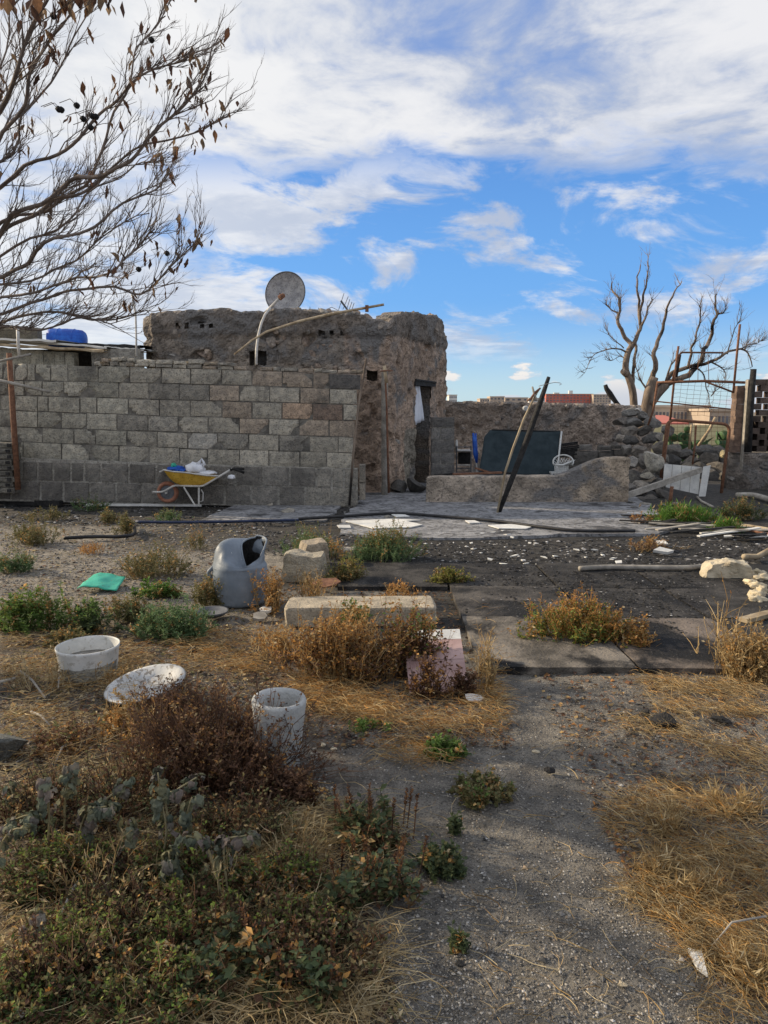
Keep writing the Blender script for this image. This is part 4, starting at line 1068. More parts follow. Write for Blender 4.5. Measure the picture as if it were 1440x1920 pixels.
for k in range(8):
    plank('plank', P(1043 + rr(-3, 3), 832 + 4 * k, 15.0 - .03 * k), P(1085 + rr(-8, 4), 829 + 3.4 * k, 15.05 - .03 * k), .05, .03, 'char', 'charred slat in the pile right of the shade screen', group=None) if False else tag(plank('plank', P(1043 + rr(-3, 3), 834 + 3.4 * k, 15.0 - .03 * k), P(1082 + rr(-8, 4), 829 + 3.2 * k, 15.05 - .03 * k), .05, .03, 'char', None), ORD[k] + ' charred slat from the top in the pile right of the screen', 'plank', 'charred slats')
b = MB(); p = P(985, 766, 17.85); b.tube([p + Vector((0, .1, 0)), p + Vector((0, -.04, 0)), p + Vector((0, -.06, 0))], [.06, .07, .05], 14); o = b.build('wall_lamp', 'white_plastic', origin=p, smooth=False); tag(o, 'small round white lamp on the boundary wall', 'lamp')
b = MB(); p = P(1196, 764, 15.5); 
o = place(ROCKS[2], 'rock', None, P(1197, 768, 15.2), (0, 0, 0), (.09, .09, .06), (.6, .58, .55)); tag(o, 'small white stone on the end of the boundary wall', 'rock')
for (px, py, wv, hv, lb) in ((1268 - 490, 910, 46, 30, 'sooty boulder at the foot of the house doorway'), (748, 915, 34, 26, 'dark rock beside the concrete post of the house'), (806, 906, 24, 20, 'dark rock behind the left end of the low wall')):
    rockthing(px, py, G(px, 925).y, wv, hv, (.09, .088, .085), lb, fine=True)

# ================================================================== HOUSE EXTRAS
# dish
dc = P(534.5, 549, 13.9); ds_ = empty('satellite_dish', dc + Vector((0, .3, -.6))); tag(ds_, 'round weathered satellite dish on the roof of the stone house', 'satellite dish')
rx_ = 39.5 * S(dc); b = MB(); tilt = Euler((math.radians(-8), 0, math.radians(-14))).to_matrix()
def dish(u_, v_, back=0):
    r = rx_ * v_; a = u_ * 2 * math.pi; p = Vector((r * math.cos(a) * 1.0, .13 * (1 - v_ * v_) + back, r * math.sin(a))); return dc + tilt @ p
b.grid(lambda u_, v_: dish(u_, v_), 40, 8, wrap=True); rfl = b.build('reflector', 'dish', ds_, smooth=True)
b = MB(); b.tube([dish(i / 40, 1.0) for i in range(41)], .011, 6); b.build('rim', 'dark_metal', rfl, smooth=True)
b = MB(); b.tube([dish(.5, .02) + Vector((0, .05, 0)), dc + Vector((0, .3, -.2)), dc + Vector((0, .32, -.75))], .03, 8); b.build('mount', 'dark_metal', ds_)
b = MB(); b.tube([P(500, 584, 13.5), P(512, 572, 13.45), P(523, 560, 13.4)], [.03, .026, .022], 7); fa_ = b.build('feed_arm', 'pale_metal', ds_, smooth=True)
b = MB(); q = P(527, 556, 13.4); b.tube([q + Vector((-.03, -.02, -.03)), q + Vector((.05, .02, .03))], [.05, .04], 8); b.build('receiver', 'rust', fa_)
for k in range(5): b = MB(); b.tube([q, q + Vector((rr(-.03, .09), 0, rr(.02, .09)))], .008, 4); b.build('prong', 'rust', fa_)
pipe('bent_pipe', [P(480.5, 684, 12.6), P(481, 655, 12.7), P(484, 630, 12.9), P(490, 606, 13.05), P(497, 590, 13.1), P(507, 577, 13.15)], .024, 'pale_metal', 'bent pale pipe rising from the block wall towards the dish', 'pipe', n=8)
lp = empty('long_pole', P(440, 662, 12.4)); tag(lp, 'long thin pole slanting across the house front up past the roof', 'pole')
b = MB(); b.tube([P(440, 664, 12.2), P(470, 640, 12.45), P(500, 622, 12.7), P(560, 603, 12.95), P(620, 589, 13.0), P(720, 571, 13.0)], [.014, .018, .02, .024, .026, .022], 7); b.build('stem', 'wood', lp, smooth=True)
b = MB(); p = P(688, 578, 12.97); b.box((p.x - .03, p.y - .04, p.z - .06), (p.x + .03, p.y + .03, p.z + .05)); b.build('clamp', 'rust', lp)
an = empty('antenna', P(620, 588, 14)); tag(an, 'fallen television antenna with thin rods on the house roof', 'antenna')
b = MB(); b.tube([P(579, 580, 14), P(600, 582, 14), P(640, 584, 14)], .016, 5); b.build('boom', 'pale_metal', an)
b = MB(); b.tube([P(639, 564, 14), P(652, 582, 14)], .02, 5); b.build('boom', 'dark_metal', an)
for (a, c) in (((581, 575), (582, 584)), ((597, 577), (598, 584)), ((605, 579), (605, 584)), ((613, 580), (622, 576)), ((622, 576), (634, 582)), ((634, 584), (645, 550)), ((643, 580), (653, 556)), ((650, 580), (656, 561)), ((655, 580), (660, 566)), ((660, 580), (664, 568))):
    b = MB(); b.tube([P(*a, 14), P(*c, 14)], .007, 4); b.build('rod', 'dark_metal', an)
pipe('thin_pole', [P(655, 948, 11.5), P(662, 855, 11.55), P(672, 760, 11.6), P(687, 672, 11.65)], [.02, .019, .018, .016], 'bark', 'thin dark pole leaning on the right end of the block wall', 'pole')
bp = empty('bamboo_pole', P(729, 922, 12.75)); tag(bp, 'bamboo pole tied upright to the concrete post', 'pole')
b = MB(); b.tube([P(729, 924, 12.75), P(727, 850, 12.78), P(725, 760, 12.8), P(722, 700, 12.8)], [.022, .02, .018, .018], 7); b.build('stem', 'rust', bp, smooth=True)
b = MB(); b.tube([P(720.5, 686, 12.72), P(723, 705, 12.7), P(725, 718, 12.7)], .030, 8); b.build('stub', 'wood', bp, smooth=True)
b = MB(); b.tube([P(714, 696, 12.72), P(722, 695, 12.66), P(736, 695, 12.75)], .012, 5); b.build('tie', 'rust', bp)

# ================================================================== LEFT SHED ROOF AND POSTS
YSH = 12.6
sh = empty('tin_roof_shed', P(60, 690, YSH)); tag(sh, 'shed with a ragged pale sheet roof behind the left end of the block wall', 'shed')
def sheet(q0, q1, Ya, Yb, nm, mt, drop=0.0, th=.02):
    a = P(*q0, Ya); c = P(*q1, Ya); b = MB()
    def f(u_, v_, lo=0): p = a.lerp(c, u_); return p + Vector((.012 * noise.noise(Vector((u_ * 9, v_ * 3, 1))), (Yb - Ya) * v_, .02 * noise.noise(Vector((u_ * 6, v_ * 2, 5))) + drop * v_ - lo))
    t = b.grid(lambda u_, v_: f(u_, v_), 20, 6); l = b.grid(lambda u_, v_: f(u_, v_, th), 20, 6)
    for i in range(20): b.face(l[i][0], l[i + 1][0], t[i + 1][0], t[i][0])
    return b.build(nm, mt, sh)
sheet((-30, 633), (105, 637), 12.2, 15, 'roof_sheet', 'white_board', .1, .035)
sheet((28, 636), (200, 650), 12.3, 15, 'roof_sheet', 'white_board', .12, .03)
sheet((-30, 642), (195, 656), 12.1, 12.3, 'roof_batten', 'wood', .0, .035)
sheet((150, 643), (262, 647), 12.7, 15, 'roof_sheet', 'char', .12, .06)
sheet((195, 649), (270, 655), 12.5, 13.2, 'roof_sheet', 'white_board', .02, .02)
b = MB(); a = P(-40, 690, 12.55); c = P(270, 652, 12.55); b.box((a.x, 13.3, 1.0), (P(262, 650, 13.3).x - .05, 13.5, P(100, 650, 13.3).z - .05)); b.build('rear_wall', 'char', sh)
a = P(140, 688, 12.7); c = P(172, 656, 12.7); b = MB(); b.box((a.x, 12.85, a.z - .2), (c.x, 12.9, c.z)); b.build('opening', 'char', sh)  # solid black panel, its colour stands for the shade inside the opening
b = MB(); a = P(172, 680, 12.45); c = P(262, 652, 12.45); b.box((a.x, 12.45, 1.6), (c.x, 12.65, c.z - .02)); b.build('gable', 'mortar', sh)
tp = empty('blue_barrel', P(130, 640, 13.6)); tag(tp, 'blue plastic barrel lying on the shed roof', 'barrel')
b = MB(); a = P(92, 634, 13.6); c = P(160, 637, 13.6); ax = (c - a)
prof_ = [(0, .5), (.03, .9), (.12, 1.0), (.3, .97), (.5, 1.02), (.75, .98), (.92, .92), (.985, .75), (1.0, .2)]
b.tube([a + ax * t for t, k in prof_], [.185 * k for t, k in prof_], 20); bdy = b.build('body', 'blue', tp, smooth=True)
for t in (.3, .72): b = MB(); b.tube([a + ax * (t - .02), a + ax * t, a + ax * (t + .02)], [.178, .192, .178], 20); b.build('hoop', 'blue', bdy, smooth=True)
rb = empty('roof_clutter', P(40, 625, 13.4)); tag(rb, 'crumbling block parapet on the far left of the shed roof', 'parapet')
for k in range(5):
    a = P(-20 + 18 * k, 633, 13.5); c = P(-3 + 18 * k, 606 + 2 * k, 13.5); block(rb, [(a.x, a.z - .1), (c.x, a.z - .1), (c.x, c.z), (a.x, c.z)], 13.5, .2, tuple(Vector((.17, .15, .11)) * rr(.9, 1.3)))
pipe('vent_pole', [P(256, 668, 12.3), P(255.5, 630, 12.35), P(254.5, 590, 12.4), P(250, 562, 12.4), P(247, 552, 12.4)], .017, 'pale_metal', 'thin bent metal pole rising behind the block wall left of the house', 'pole')
pipe('rusty_post', [P(34, 918, 11.35), P(26, 800, 11.35), P(17, 662, 11.35)], [.045, .045, .042], 'rust', 'rusty upright post at the left end of the block wall', 'post', n=8)
pipe('pale_stick', [P(-30, 708, 11.1), P(20, 718, 11.15), P(93, 735, 11.2)], [.03, .026, .022], 'grey_wood', 'lower pale stick jutting out at the left edge', 'stick')
pipe('pale_stick', [P(-30, 684, 11.1), P(58, 664, 11.2)], [.022, .018], 'grey_wood', 'upper pale stick jutting out at the left edge', 'stick')
pipe('short_pole', [P(36, 668, 12.0), P(34, 640, 12.0), P(33, 612, 12.0)], .025, 'pale_metal', 'short upright pipe on the shed roof at the far left', 'pole')
hb = empty('hollow_brick_stack', P(10, 925, 11.3)); tag(hb, 'stack of hollow clay bricks at the left edge', 'brick stack')
for k in range(9):
    y1 = 925 - 10.6 * k; a = P(-45, y1, 11.3); c = P(24 - 3 * (k % 2) + (2 if k < 3 else 0), y1 - 10, 11.3)
    block(hb, [(a.x, a.z), (c.x, a.z), (c.x, c.z), (a.x, c.z)], 11.3 + rr(0, .03), .25, tuple(Vector((.19, .18, .155)) * rr(.85, 1.2)), name='brick', jit=.006)
    for q in range(1):
        o1 = P(18 - 3 * (k % 2), y1 - 5, 11.3); b = MB(); b.box((o1.x - .028, 11.272, o1.z - .025), (o1.x + .028, 11.298, o1.z + .025)); b.build('cell_shade', 'char', hb)  # black plate on the brick face, painted as the shade in its hollow

# ================================================================== WHEELBARROW
YWB = 11.25
def WB(px, py, dy=0.0): return P(px, py, YWB + dy)
wb = empty('wheelbarrow', WB(345, 948)); tag(wb, 'rusty yellow wheelbarrow with an orange wheel by the block wall', 'wheelbarrow')
def H(zx, zy): return (280 + zx * .13194, 840 + zy * .13194)
# tray: loft between rim outline and bottom outline
rimp = [(200, 310), (330, 335), (520, 350), (800, 390), (990, 400)]
botp = [(370, 500), (430, 520), (560, 540), (690, 550), (780, 540)]
b = MB(); rows = []
for k in range(7):
    t = k / 6
    ring = []
    for i in range(5):
        a = Vector(H(*rimp[i])); c = Vector(H(*botp[i])); bulge = math.sin(t * math.pi) * 2.5
        q = a.lerp(c, t); ring.append((q.x, q.y + bulge, .30 * (1 - .35 * t)))
    rows.append(ring)
ids = []
for ring in rows:
    r_ = [b.vert(WB(x, y, -d)) for x, y, d in ring] + [b.vert(WB(x, y, d)) for x, y, d in reversed(ring)]
    ids.append(r_)
for a, c in zip(ids, ids[1:]):
    for i in range(10): b.face(a[i], c[i], c[(i + 1) % 10], a[(i + 1) % 10])
b.face(*ids[-1]); tray = o = b.build('tray', 'yellow_paint', wb, smooth=False); o.modifiers.new('s', 'SOLIDIFY').thickness = .006
b = MB(); b.tube([Vector(b_) for b_ in [WB(*H(*p), -.30) for p in rimp] + [WB(*H(*p), .30) for p in reversed(rimp)] + [WB(*H(*rimp[0]), -.30)]], .012, 6); b.build('rim', 'pale_metal', tray, smooth=True)
b = MB(); b.grid(lambda u_, v_: WB(*H(140 + 90 * u_, 340 - 35 * u_ - 10 * v_), -.2 + .4 * v_), 4, 4); o = b.build('nose', 'pale_metal', tray); o.modifiers.new('s', 'SOLIDIFY').thickness = .01
wc = WB(*H(262, 628)); wr = 155 * .13194 * S(wc)
wh = MB(); wh.grid(lambda u_, v_: wc + Vector((math.cos(u_ * 2 * math.pi) * (wr * .80 + wr * .20 * math.cos(v_ * 2 * math.pi)), .05 * math.sin(v_ * 2 * math.pi), math.sin(u_ * 2 * math.pi) * (wr * .80 + wr * .20 * math.cos(v_ * 2 * math.pi)))), 32, 10, wrap=True)
wheel = wh.build('wheel', 'tyre', wb, smooth=True)
b = MB(); b.tube([wc + Vector((0, -.03, 0)), wc + Vector((0, -.032, 0)), wc + Vector((0, .03, 0))], [wr * .62, wr * .63, wr * .62], 24); b.build('rim_disc', 'dark_metal', wheel)
b = MB(); b.tube([wc + Vector((0, -.11, 0)), wc + Vector((0, .11, 0))], .018, 8); b.build('axle', 'pale_metal', wheel)
for sg in (-1, 1):
    b = MB(); b.tube(rounded([WB(*H(55, 625), sg * .11), WB(*H(190, 628), sg * .11), WB(*H(360, 530), sg * .15), WB(*H(520, 540), sg * .20), WB(*H(760, 545), sg * .24), WB(*H(985, 410), sg * .29), WB(*H(1180, 295), sg * .30)], .06), .017, 7); b.build('frame_tube', 'pale_metal', wb, smooth=True)
    ft_ = [q for q in COL.objects if q.parent == wb and q.name.startswith('frame_tube')][-1]
    b = MB(); b.tube([WB(*H(1150, 312), sg * .30), WB(*H(1200, 295), sg * .30), WB(*H(1350, 298 if sg > 0 else 352), sg * .30)], .021, 8); b.build('grip', 'char', ft_, smooth=True)
    b = MB(); b.tube([WB(*H(705, 555), sg * .22), WB(*H(703, 800), sg * .24)], .015, 6); b.build('leg', 'pale_metal', wb)
    b = MB(); b.tube([WB(*H(490, 555), sg * .20), WB(*H(650, 815), sg * .24)], .014, 6); b.build('leg_brace', 'pale_metal', wb)
b = MB(); b.tube([WB(*H(735, 590), -.2), WB(*H(765, 640), -.2), WB(*H(760, 750), -.2), WB(*H(700, 770), -.2)], .01, 5); b.build('hook', 'pale_metal', wb)
b = MB(); b.tube([WB(*H(55, 625), -.11), WB(*H(50, 625), .11)], .016, 6); b.build('front_bar', 'pale_metal', wb)
# bags
def blob(name, mat, c, sx, sy, sz, label, cat, seed, amp=.18, sub=3):
    v, f = ICO[sub]; b = MB(); of = Vector((seed, seed * 2, 0))
    for p in v:
        k = 1 + amp * noise.noise(p * 1.9 + of) + amp * .5 * noise.noise(p * 4.3 + of)
        b.vert(c + Vector((p.x * sx, p.y * sy, max(p.z, -.35) * sz)) * k)
    b.f = [tuple(q) for q in f]; o = b.build(name, mat, origin=c, smooth=True); tag(o, label, cat); return o
wbg = empty('white_bag', WB(*H(650, 330))); tag(wbg, 'white plastic carrier bag with its handle up in the wheelbarrow', 'bag')
def blobpart(mat, c, sx, sy, sz, nm, par, seed, amp=.18):
    v, f = ICO[3]; b = MB(); of = Vector((seed, seed * 2, 0))
    for p in v:
        k = 1 + amp * noise.noise(p * 1.9 + of) + amp * .6 * noise.noise(p * 4.3 + of); b.vert(c + Vector((p.x * sx, p.y * sy, max(p.z, -.4) * sz)) * k)
    b.f = [tuple(q) for q in f]; return b.build(nm, mat, par, smooth=True)
s_ = S(WB(370, 880)) * .13194
blobpart('bag', WB(*H(655, 300)), 140 * s_, .16, 95 * s_, 'bag_body', wbg, 3, .22)
wbb = [o for o in COL.objects if o.parent == wbg][0]
blobpart('bag', WB(*H(800, 360), -.03), 150 * s_, .15, 38 * s_, 'bag_flap', wbg, 8, .3)
b = MB(); b.tube([WB(*H(690, 235), -.05), WB(*H(725, 185), -.05), WB(*H(742, 150), -.05), WB(*H(775, 205), -.05), WB(*H(780, 250), -.05)], [.03, .018, .013, .018, .03], 7); b.build('handle', 'bag', wbb, smooth=True)
bb = empty('blue_bag', WB(*H(400, 320))); tag(bb, 'crumpled bright blue bag at the front of the wheelbarrow', 'bag')
blobpart('blue', WB(*H(370, 300)), 120 * s_, .15, 45 * s_, 'bag_body', bb, 5, .35)
blobpart('green_plastic', WB(*H(350, 250)), 40 * s_, .05, 40 * s_, 'bottle_neck', bb, 6, .3)
blobpart('blue', WB(*H(480, 315)), 60 * s_, .12, 26 * s_, 'bag_flap', bb, 9, .3)
blob('white_bundle', 'bag', WB(*H(1165, 420), .05), 55 * s_, .06, 45 * s_, 'small white bundle hanging under the wheelbarrow handles', 'bundle', 4)
# plank and bits near the wheelbarrow
plank('plank', G(163, 951) + Vector((0, 0, .04)), G(378, 952) + Vector((0, 0, .04)), .05, .035, 'white_board', 'long thin white plank on the ground below the wheelbarrow')
plank('dark_beam', G(-30, 945) + Vector((0, 0, .05)), G(115, 950) + Vector((0, 0, .05)), .10, .09, 'char', 'dark charred beam on the ground at the left wall foot')
for (px, py, wv, lb) in ((112, 929, 20, 'broken pale slab leaning at the wall foot, left of two'), (138, 928, 22, 'broken pale slab at the wall foot, right of two'), (506, 949, 22, 'small tan brick on the ground before the block wall'), (725, 972, 24, 'rough stone lump on the patio edge near the house'), (540, 961, 40, 'thin grey paving scrap before the block wall')):
    p = G(px, py); s = S(p); o = place(R.choice(ROCKS), 'stone', None, (p.x, p.y, .03), (rr(-.2, .2), rr(-.2, .2), rr(0, 6)), (wv * s * .5, wv * s * .4, wv * s * .22), (.36, .34, .30)); tag(o, lb, 'stone')

# hoses
def hose(name, pxs, r, mat, label):
    b = MB(); ln = [G(*p) for p in pxs]; ln = [Vector((p.x, p.y, .03 + r)) for p in ln]
    limb(b, ln, r, r, 7, sub=6); o = b.build(name, mat, origin=ln[0], smooth=True); tag(o, label, 'hose'); return o
hose('hose', [(560, 980), (640, 975), (740, 969), (830, 975), (930, 984), (1020, 996), (1090, 1003), (1190, 1003)], .022, 'black_hose', 'thick black hose curving across the patio')
hose('hose', [(255, 985), (330, 986), (420, 985), (500, 983), (560, 982)], .020, 'hoseblue', 'thin dark blue hose on the ground before the wheelbarrow')
hose('hose', [(120, 1017), (180, 1014), (225, 1014), (250, 1010), (253, 1000), (248, 990)], .022, 'black_hose', 'short dark hose bent upward among the left weeds')

# ================================================================== GROUND PANELS
CX = [-.42, .57, 1.52, 2.42, 3.35, 4.3]; RY = [4.06, 5.12, 6.06, 7.05]
names = [['front', 'middle', 'rear']]
desc = {(1, 0): 'charred square floor panel at the front left, with the exposed edge', (2, 0): 'brown-grey floor panel at the front, right of the first seam', (3, 0): 'charred floor panel at the front under the dry straw bush',
        (1, 1): 'black floor panel in the second row behind the orange-topped weed, left', (2, 1): 'black floor panel in the second row behind the orange-topped weed, right', (3, 1): 'black ash-flecked floor panel in the second row towards the right edge', (4, 1): 'black floor panel in the second row at the right edge',
        (0, 2): 'black floor panel in the back row beside the yellow-green mound weed', (1, 2): 'black floor panel in the back row, second from the left', (2, 2): 'black floor panel in the back row below the pale pipe', (3, 2): 'black floor panel in the back row, left of the pale rock', (4, 2): 'black floor panel in the back row under the pale rock'}
for (ci, ri), lb in desc.items():
    x0, x1, y0, y1 = CX[ci], CX[ci + 1], RY[ri], RY[ri + 1]
    rot = rr(-.012, .012); sk = .055 * (0); b = MB(); N = 14
    zoff = {0: .040, 1: .034, 2: .028}[ri] + rr(-.004, .004); tx, ty = rr(-.012, .012), rr(-.008, .008)
    def top(u_, v_):
        e = .010
        x = x0 + e + (x1 - x0 - 2 * e) * u_; y = y0 + e + (y1 - y0 - 2 * e) * v_
        edge = min(u_, 1 - u_, v_, 1 - v_)
        x += .006 * noise.noise(Vector((x * 7, y * 7, 3))); y += .008 * noise.noise(Vector((x * 7, y * 7, 9))) - .03 * (x - 1.5) * (1 if ri == 0 else .6)
        z = zoff + tx * (u_ - .5) + ty * (v_ - .5) + .006 * noise.noise(Vector((x * 3, y * 3, 2))) - (.006 if edge == 0 else 0)
        return Vector((x, y, z))
    t = b.grid(top, N, N); ring = [t[i][0] for i in range(N)] + [t[N][j] for j in range(N)] + [t[i][N] for i in range(N, 0, -1)] + [t[0][j] for j in range(N, 0, -1)]
    low = [b.vert((b.v[k][0], b.v[k][1], -.03)) for k in ring]
    for k in range(len(ring)): b.face(low[k], low[(k + 1) % len(ring)], ring[(k + 1) % len(ring)], ring[k])
    col = (.72, .71, .70)
    if (ci, ri) == (1, 0): col = (2.5, 2.35, 2.1)
    if (ci, ri) == (2, 0): col = (2.5, 2.2, 1.95)
    if (ci, ri) == (1, 1): col = (1.1, 1.05, 1.0)
    o = b.build('floor_panel', 'panel', origin=(x0, y0, 0), color=col); tag(o, lb, 'panel', 'floor panels laid on the ground')

# ================================================================== FOREGROUND OBJECTS
# grey drum, melted
dc = G(452, 1128); s_ = S(dc); Rr = 49 * s_; Hh = 70 * s_
dr = empty('melted_drum', dc); tag(dr, 'grey plastic drum with a melted split top', 'drum')
b = MB(); NT_ = 56; rows = []
hh = 122 * s_ * .95
rc = Vector((25 * s_, .05, hh * .93))
def rim_pt(a):
    # opening ellipse, low at the front, high at the back
    x = rc.x + 23 * s_ * math.cos(a); y = rc.y + .13 * math.sin(a)
    z = rc.z - (0.0) + hh * .06 * math.sin(a) + (hh * .03 if math.cos(a) > 0 else -.10 * hh * max(0, -math.cos(a)) * 0)
    z -= hh * .36 * max(0, -math.sin(a)) ** 2
    return Vector((x, y, z))
for k in range(34):
    row = []
    for i in range(NT_):
        a = i / NT_ * 2 * math.pi; ca, sa = math.cos(a), math.sin(a)
        if k <= 16:
            t = k / 16; rad = Rr * (.90 + .12 * math.sin(min(1, t * 1.15) * math.pi * .62)); z = hh * .62 * t
            if 12 <= k <= 13: rad *= 1.012
            p = Vector((rad * ca, rad * sa, z))
        else:
            t = (k - 16) / 17
            p0 = Vector((Rr * .985 * ca, Rr * .985 * sa, hh * .62)); p2 = rim_pt(a)
            left = max(0, -ca)
            ctrl = Vector((p0.x * .86 + .0, p0.y * .86, hh * (.86 + .34 * left ** 1.2 - .16 * max(0, -sa) * (1 - left))))
            p = p0 * (1 - t) ** 2 + ctrl * 2 * t * (1 - t) + p2 * t * t
            # the fold where the plastic slumped
            p.y += .022 * math.sin(t * math.pi) * noise.noise(Vector((a * 2.2, t * 2, 1))); p.x += .018 * math.sin(t * math.pi) * noise.noise(Vector((a * 2.5, t * 3, 7)))
        p += Vector((ca, sa, 0)) * .012 * noise.noise(Vector((ca * 3, sa * 3, k * .2)))
        row.append(b.vert(dc + p))
    rows.append(row)
for a_, c_ in zip(rows, rows[1:]):
    for i in range(NT_): b.face(a_[i], a_[(i + 1) % NT_], c_[(i + 1) % NT_], c_[i])
b.face(*reversed(rows[0])); dsh = b.build('shell', 'grey_plastic', dr, smooth=True)
b = MB(); rows = []
for k in range(7):
    t = k / 6; row = []
    for i in range(NT_):
        a = i / NT_ * 2 * math.pi; p = rim_pt(a); q = Vector((Rr * .8 * math.cos(a), Rr * .8 * math.sin(a), hh * .45)); row.append(b.vert(dc + p.lerp(q, t) + Vector((0, 0, -.002))))
    rows.append(row)
for a_, c_ in zip(rows, rows[1:]):
    for i in range(NT_): b.face(a_[(i + 1) % NT_], a_[i], c_[i], c_[(i + 1) % NT_])
b.face(*rows[-1]); b.build('inside', 'char', dr, smooth=True)
b = MB(); b.tube([dc + rim_pt(i / 40 * 2 * math.pi) for i in range(41)], .008, 6); b.build('lip', 'grey_plastic', dsh, smooth=True)
b = MB(); b.tube([dc + Vector((Rr * 1.005 * math.cos(i / 40 * 6.2832), Rr * 1.005 * math.sin(i / 40 * 6.2832), hh * .60)) for i in range(41)], .003, 5); b.build('seam', 'grey_plastic', dsh, smooth=True)
b = MB(); b.tube(rounded([dc + Vector((-Rr * .80, -.05, hh * .66)), dc + Vector((-Rr * 1.18, -.06, hh * .5)), dc + Vector((-Rr * 1.0, -.06, hh * .42))], .04), .016, 7); b.build('handle', 'grey_plastic', dr, smooth=True)

def lathe(par, nm, mat, c, prof, n=40, smooth=True, wob=0.0, ell=1.0, M=None):
    b = MB(); ids = []
    for r, z in prof:
        row = []
        for i in range(n):
            a = i / n * 2 * math.pi; k = 1 + wob * noise.noise(Vector((math.cos(a) * 1.5, math.sin(a) * 1.5, z * 3)))
            p = Vector((r * k * math.cos(a), r * k * ell * math.sin(a), z)); row.append(b.vert(Vector(c) + (M @ p if M else p)))
        ids.append(row)
    for a_, c_ in zip(ids, ids[1:]):
        for i in range(n): b.face(a_[i], a_[(i + 1) % n], c_[(i + 1) % n], c_[i])
    b.face(*reversed(ids[0])); b.face(*ids[-1])
    return b.build(nm, mat, par, smooth=smooth)
# white bucket
c = G(168, 1262); s = S(c); R0 = 57 * s
bu = empty('white_tub', c); tag(bu, 'round white plastic tub half full of hardened plaster', 'tub')
h_ = .175
lathe(bu, 'shell', 'white_plastic', c, [(R0 * .84, 0), (R0 * .86, .01), (R0 * .90, .06), (R0 * .955, h_ - .03), (R0 * .96, h_ - .028), (R0 * .985, h_ - .012), (R0 * .99, h_), (R0 * .97, h_ + .002), (R0 * .955, h_ - .008), (R0 * .92, .10), (R0 * .85, .06)], 48)
lathe(bu, 'plaster', 'concrete', c, [(R0 * .80, .05), (R0 * .915, .09), (R0 * .6, .094), (R0 * .2, .088)], 40, wob=.01)
b = MB(); b.grid(lambda u_, v_: c + Vector((math.cos(math.pi + math.pi * u_), math.sin(math.pi + math.pi * u_), 0)) * R0 * (.872 + .045 * v_ + .006) + Vector((0, 0, .004 + (.062 + .022 * u_ + .012 * noise.noise(Vector((u_ * 9, 0, 0)))) * v_)), 40, 4)
b.build('plaster_skirt', 'concrete', bu, smooth=True, color=(.9, .92, .88))
# white basin lying tilted under the brown shrub
c = G(276, 1312); s = S(c); M = Euler((math.radians(4), math.radians(-9), .2)).to_matrix()
ba = empty('white_basin', c); tag(ba, 'chipped white enamel basin tilted under the brown shrub', 'basin')
lathe(ba, 'bowl', 'enamel', c + Vector((0, 0, .075)), [(.09, -.05), (.14, -.04), (.18, .0), (.198, .02), (.214, .022), (.218, .017), (.210, .028), (.19, .026), (.155, -.01), (.10, -.032), (.02, -.036)], 48, wob=.02, M=M)
# concrete cylinder
c = G(520, 1437); s = S(c); R0 = 49 * s
cp = empty('concrete_cylinder', c); tag(cp, 'hollow rough concrete cylinder standing beside the brown shrub', 'cylinder')
hc = .315
b = MB(); prof_ = [(R0 * .86, 0), (R0 * .88, .02), (R0 * .93, .15), (R0 * 1.0, .27), (R0 * 1.03, hc - .01), (R0 * .98, hc + .004), (R0 * .86, hc + .002), (R0 * .78, hc - .015), (R0 * .72, .2), (R0 * .66, .1), (R0 * .3, .09)]
lathe(cp, 'shell', 'cast', c, prof_, 44, wob=.05, M=Euler((0, math.radians(3), 0)).to_matrix())
# green lid
c = G(194, 1101); s = S(c); b = MB()
b.grid(lambda u_, v_: c + Vector(((u_ - .5) * 72 * s * (1 - .15 * v_), (v_ - .5) * .30, .03 + .05 * v_ + .02 * math.sin(u_ * 5) + .012 * noise.noise(Vector((u_ * 4, v_ * 4, 0))))), 16, 10)
o = b.build('green_sheet', 'green_plastic', origin=c, smooth=True); o.modifiers.new('s', 'SOLIDIFY').thickness = .008; tag(o, 'crumpled green plastic sheet on the ground left of the drum', 'plastic sheet')
# stones and beam
def blk(name, pxb, wpx, hpx, dpt, mat, label, cat, rot=0.0, color=None, amp=.03, seed=1, taper=.0, lean=0.0):
    c = G(*pxb); s = S(c); wx, hz = wpx * s, hpx * s; b = MB(); N = 8
    Mr = Euler((lean, 0, rot)).to_matrix()
    def bend(p):
        n = Vector((noise.noise(p * 5 + Vector((seed, 0, 0))), noise.noise(p * 5 + Vector((0, seed, 5))), noise.noise(p * 5 + Vector((3, 0, seed)))))
        m = Vector((noise.noise(p * 17), noise.noise(p * 17 + Vector((4, 0, 0))), noise.noise(p * 17 + Vector((0, 4, 0)))))
        return c + Mr @ (p + n * amp + m * amp * .35)
    v, f = [], []
    import bmesh
    bm = bmesh.new(); bmesh.ops.create_cube(bm, size=1); bmesh.ops.subdivide_edges(bm, edges=bm.edges[:], cuts=7, use_grid_fill=True)
    for q in bm.verts:
        p = Vector((q.co.x * wx * (1 - taper * (q.co.z + .5)), (q.co.y + .5) * dpt, (q.co.z + .5) * hz))
        e = sum(1 for k in q.co if abs(abs(k) - .5) < 1e-4)
        if e >= 2: p = p + (Vector((0, dpt / 2, hz / 2)) - p) * (.03 if e == 2 else .06)
        b.vert(bend(p))
    b.f = [tuple(x.index for x in q.verts) for q in bm.faces]; bm.free()
    o = b.build(name, mat, origin=c, color=color, smooth=False); tag(o, label, cat); return o
blk('concrete_beam', (676, 1176), 286, 38, .33, 'concrete', 'long broken concrete beam half buried in orange weeds', 'beam', .02, (1.25, 1.15, .98), .010, 3)
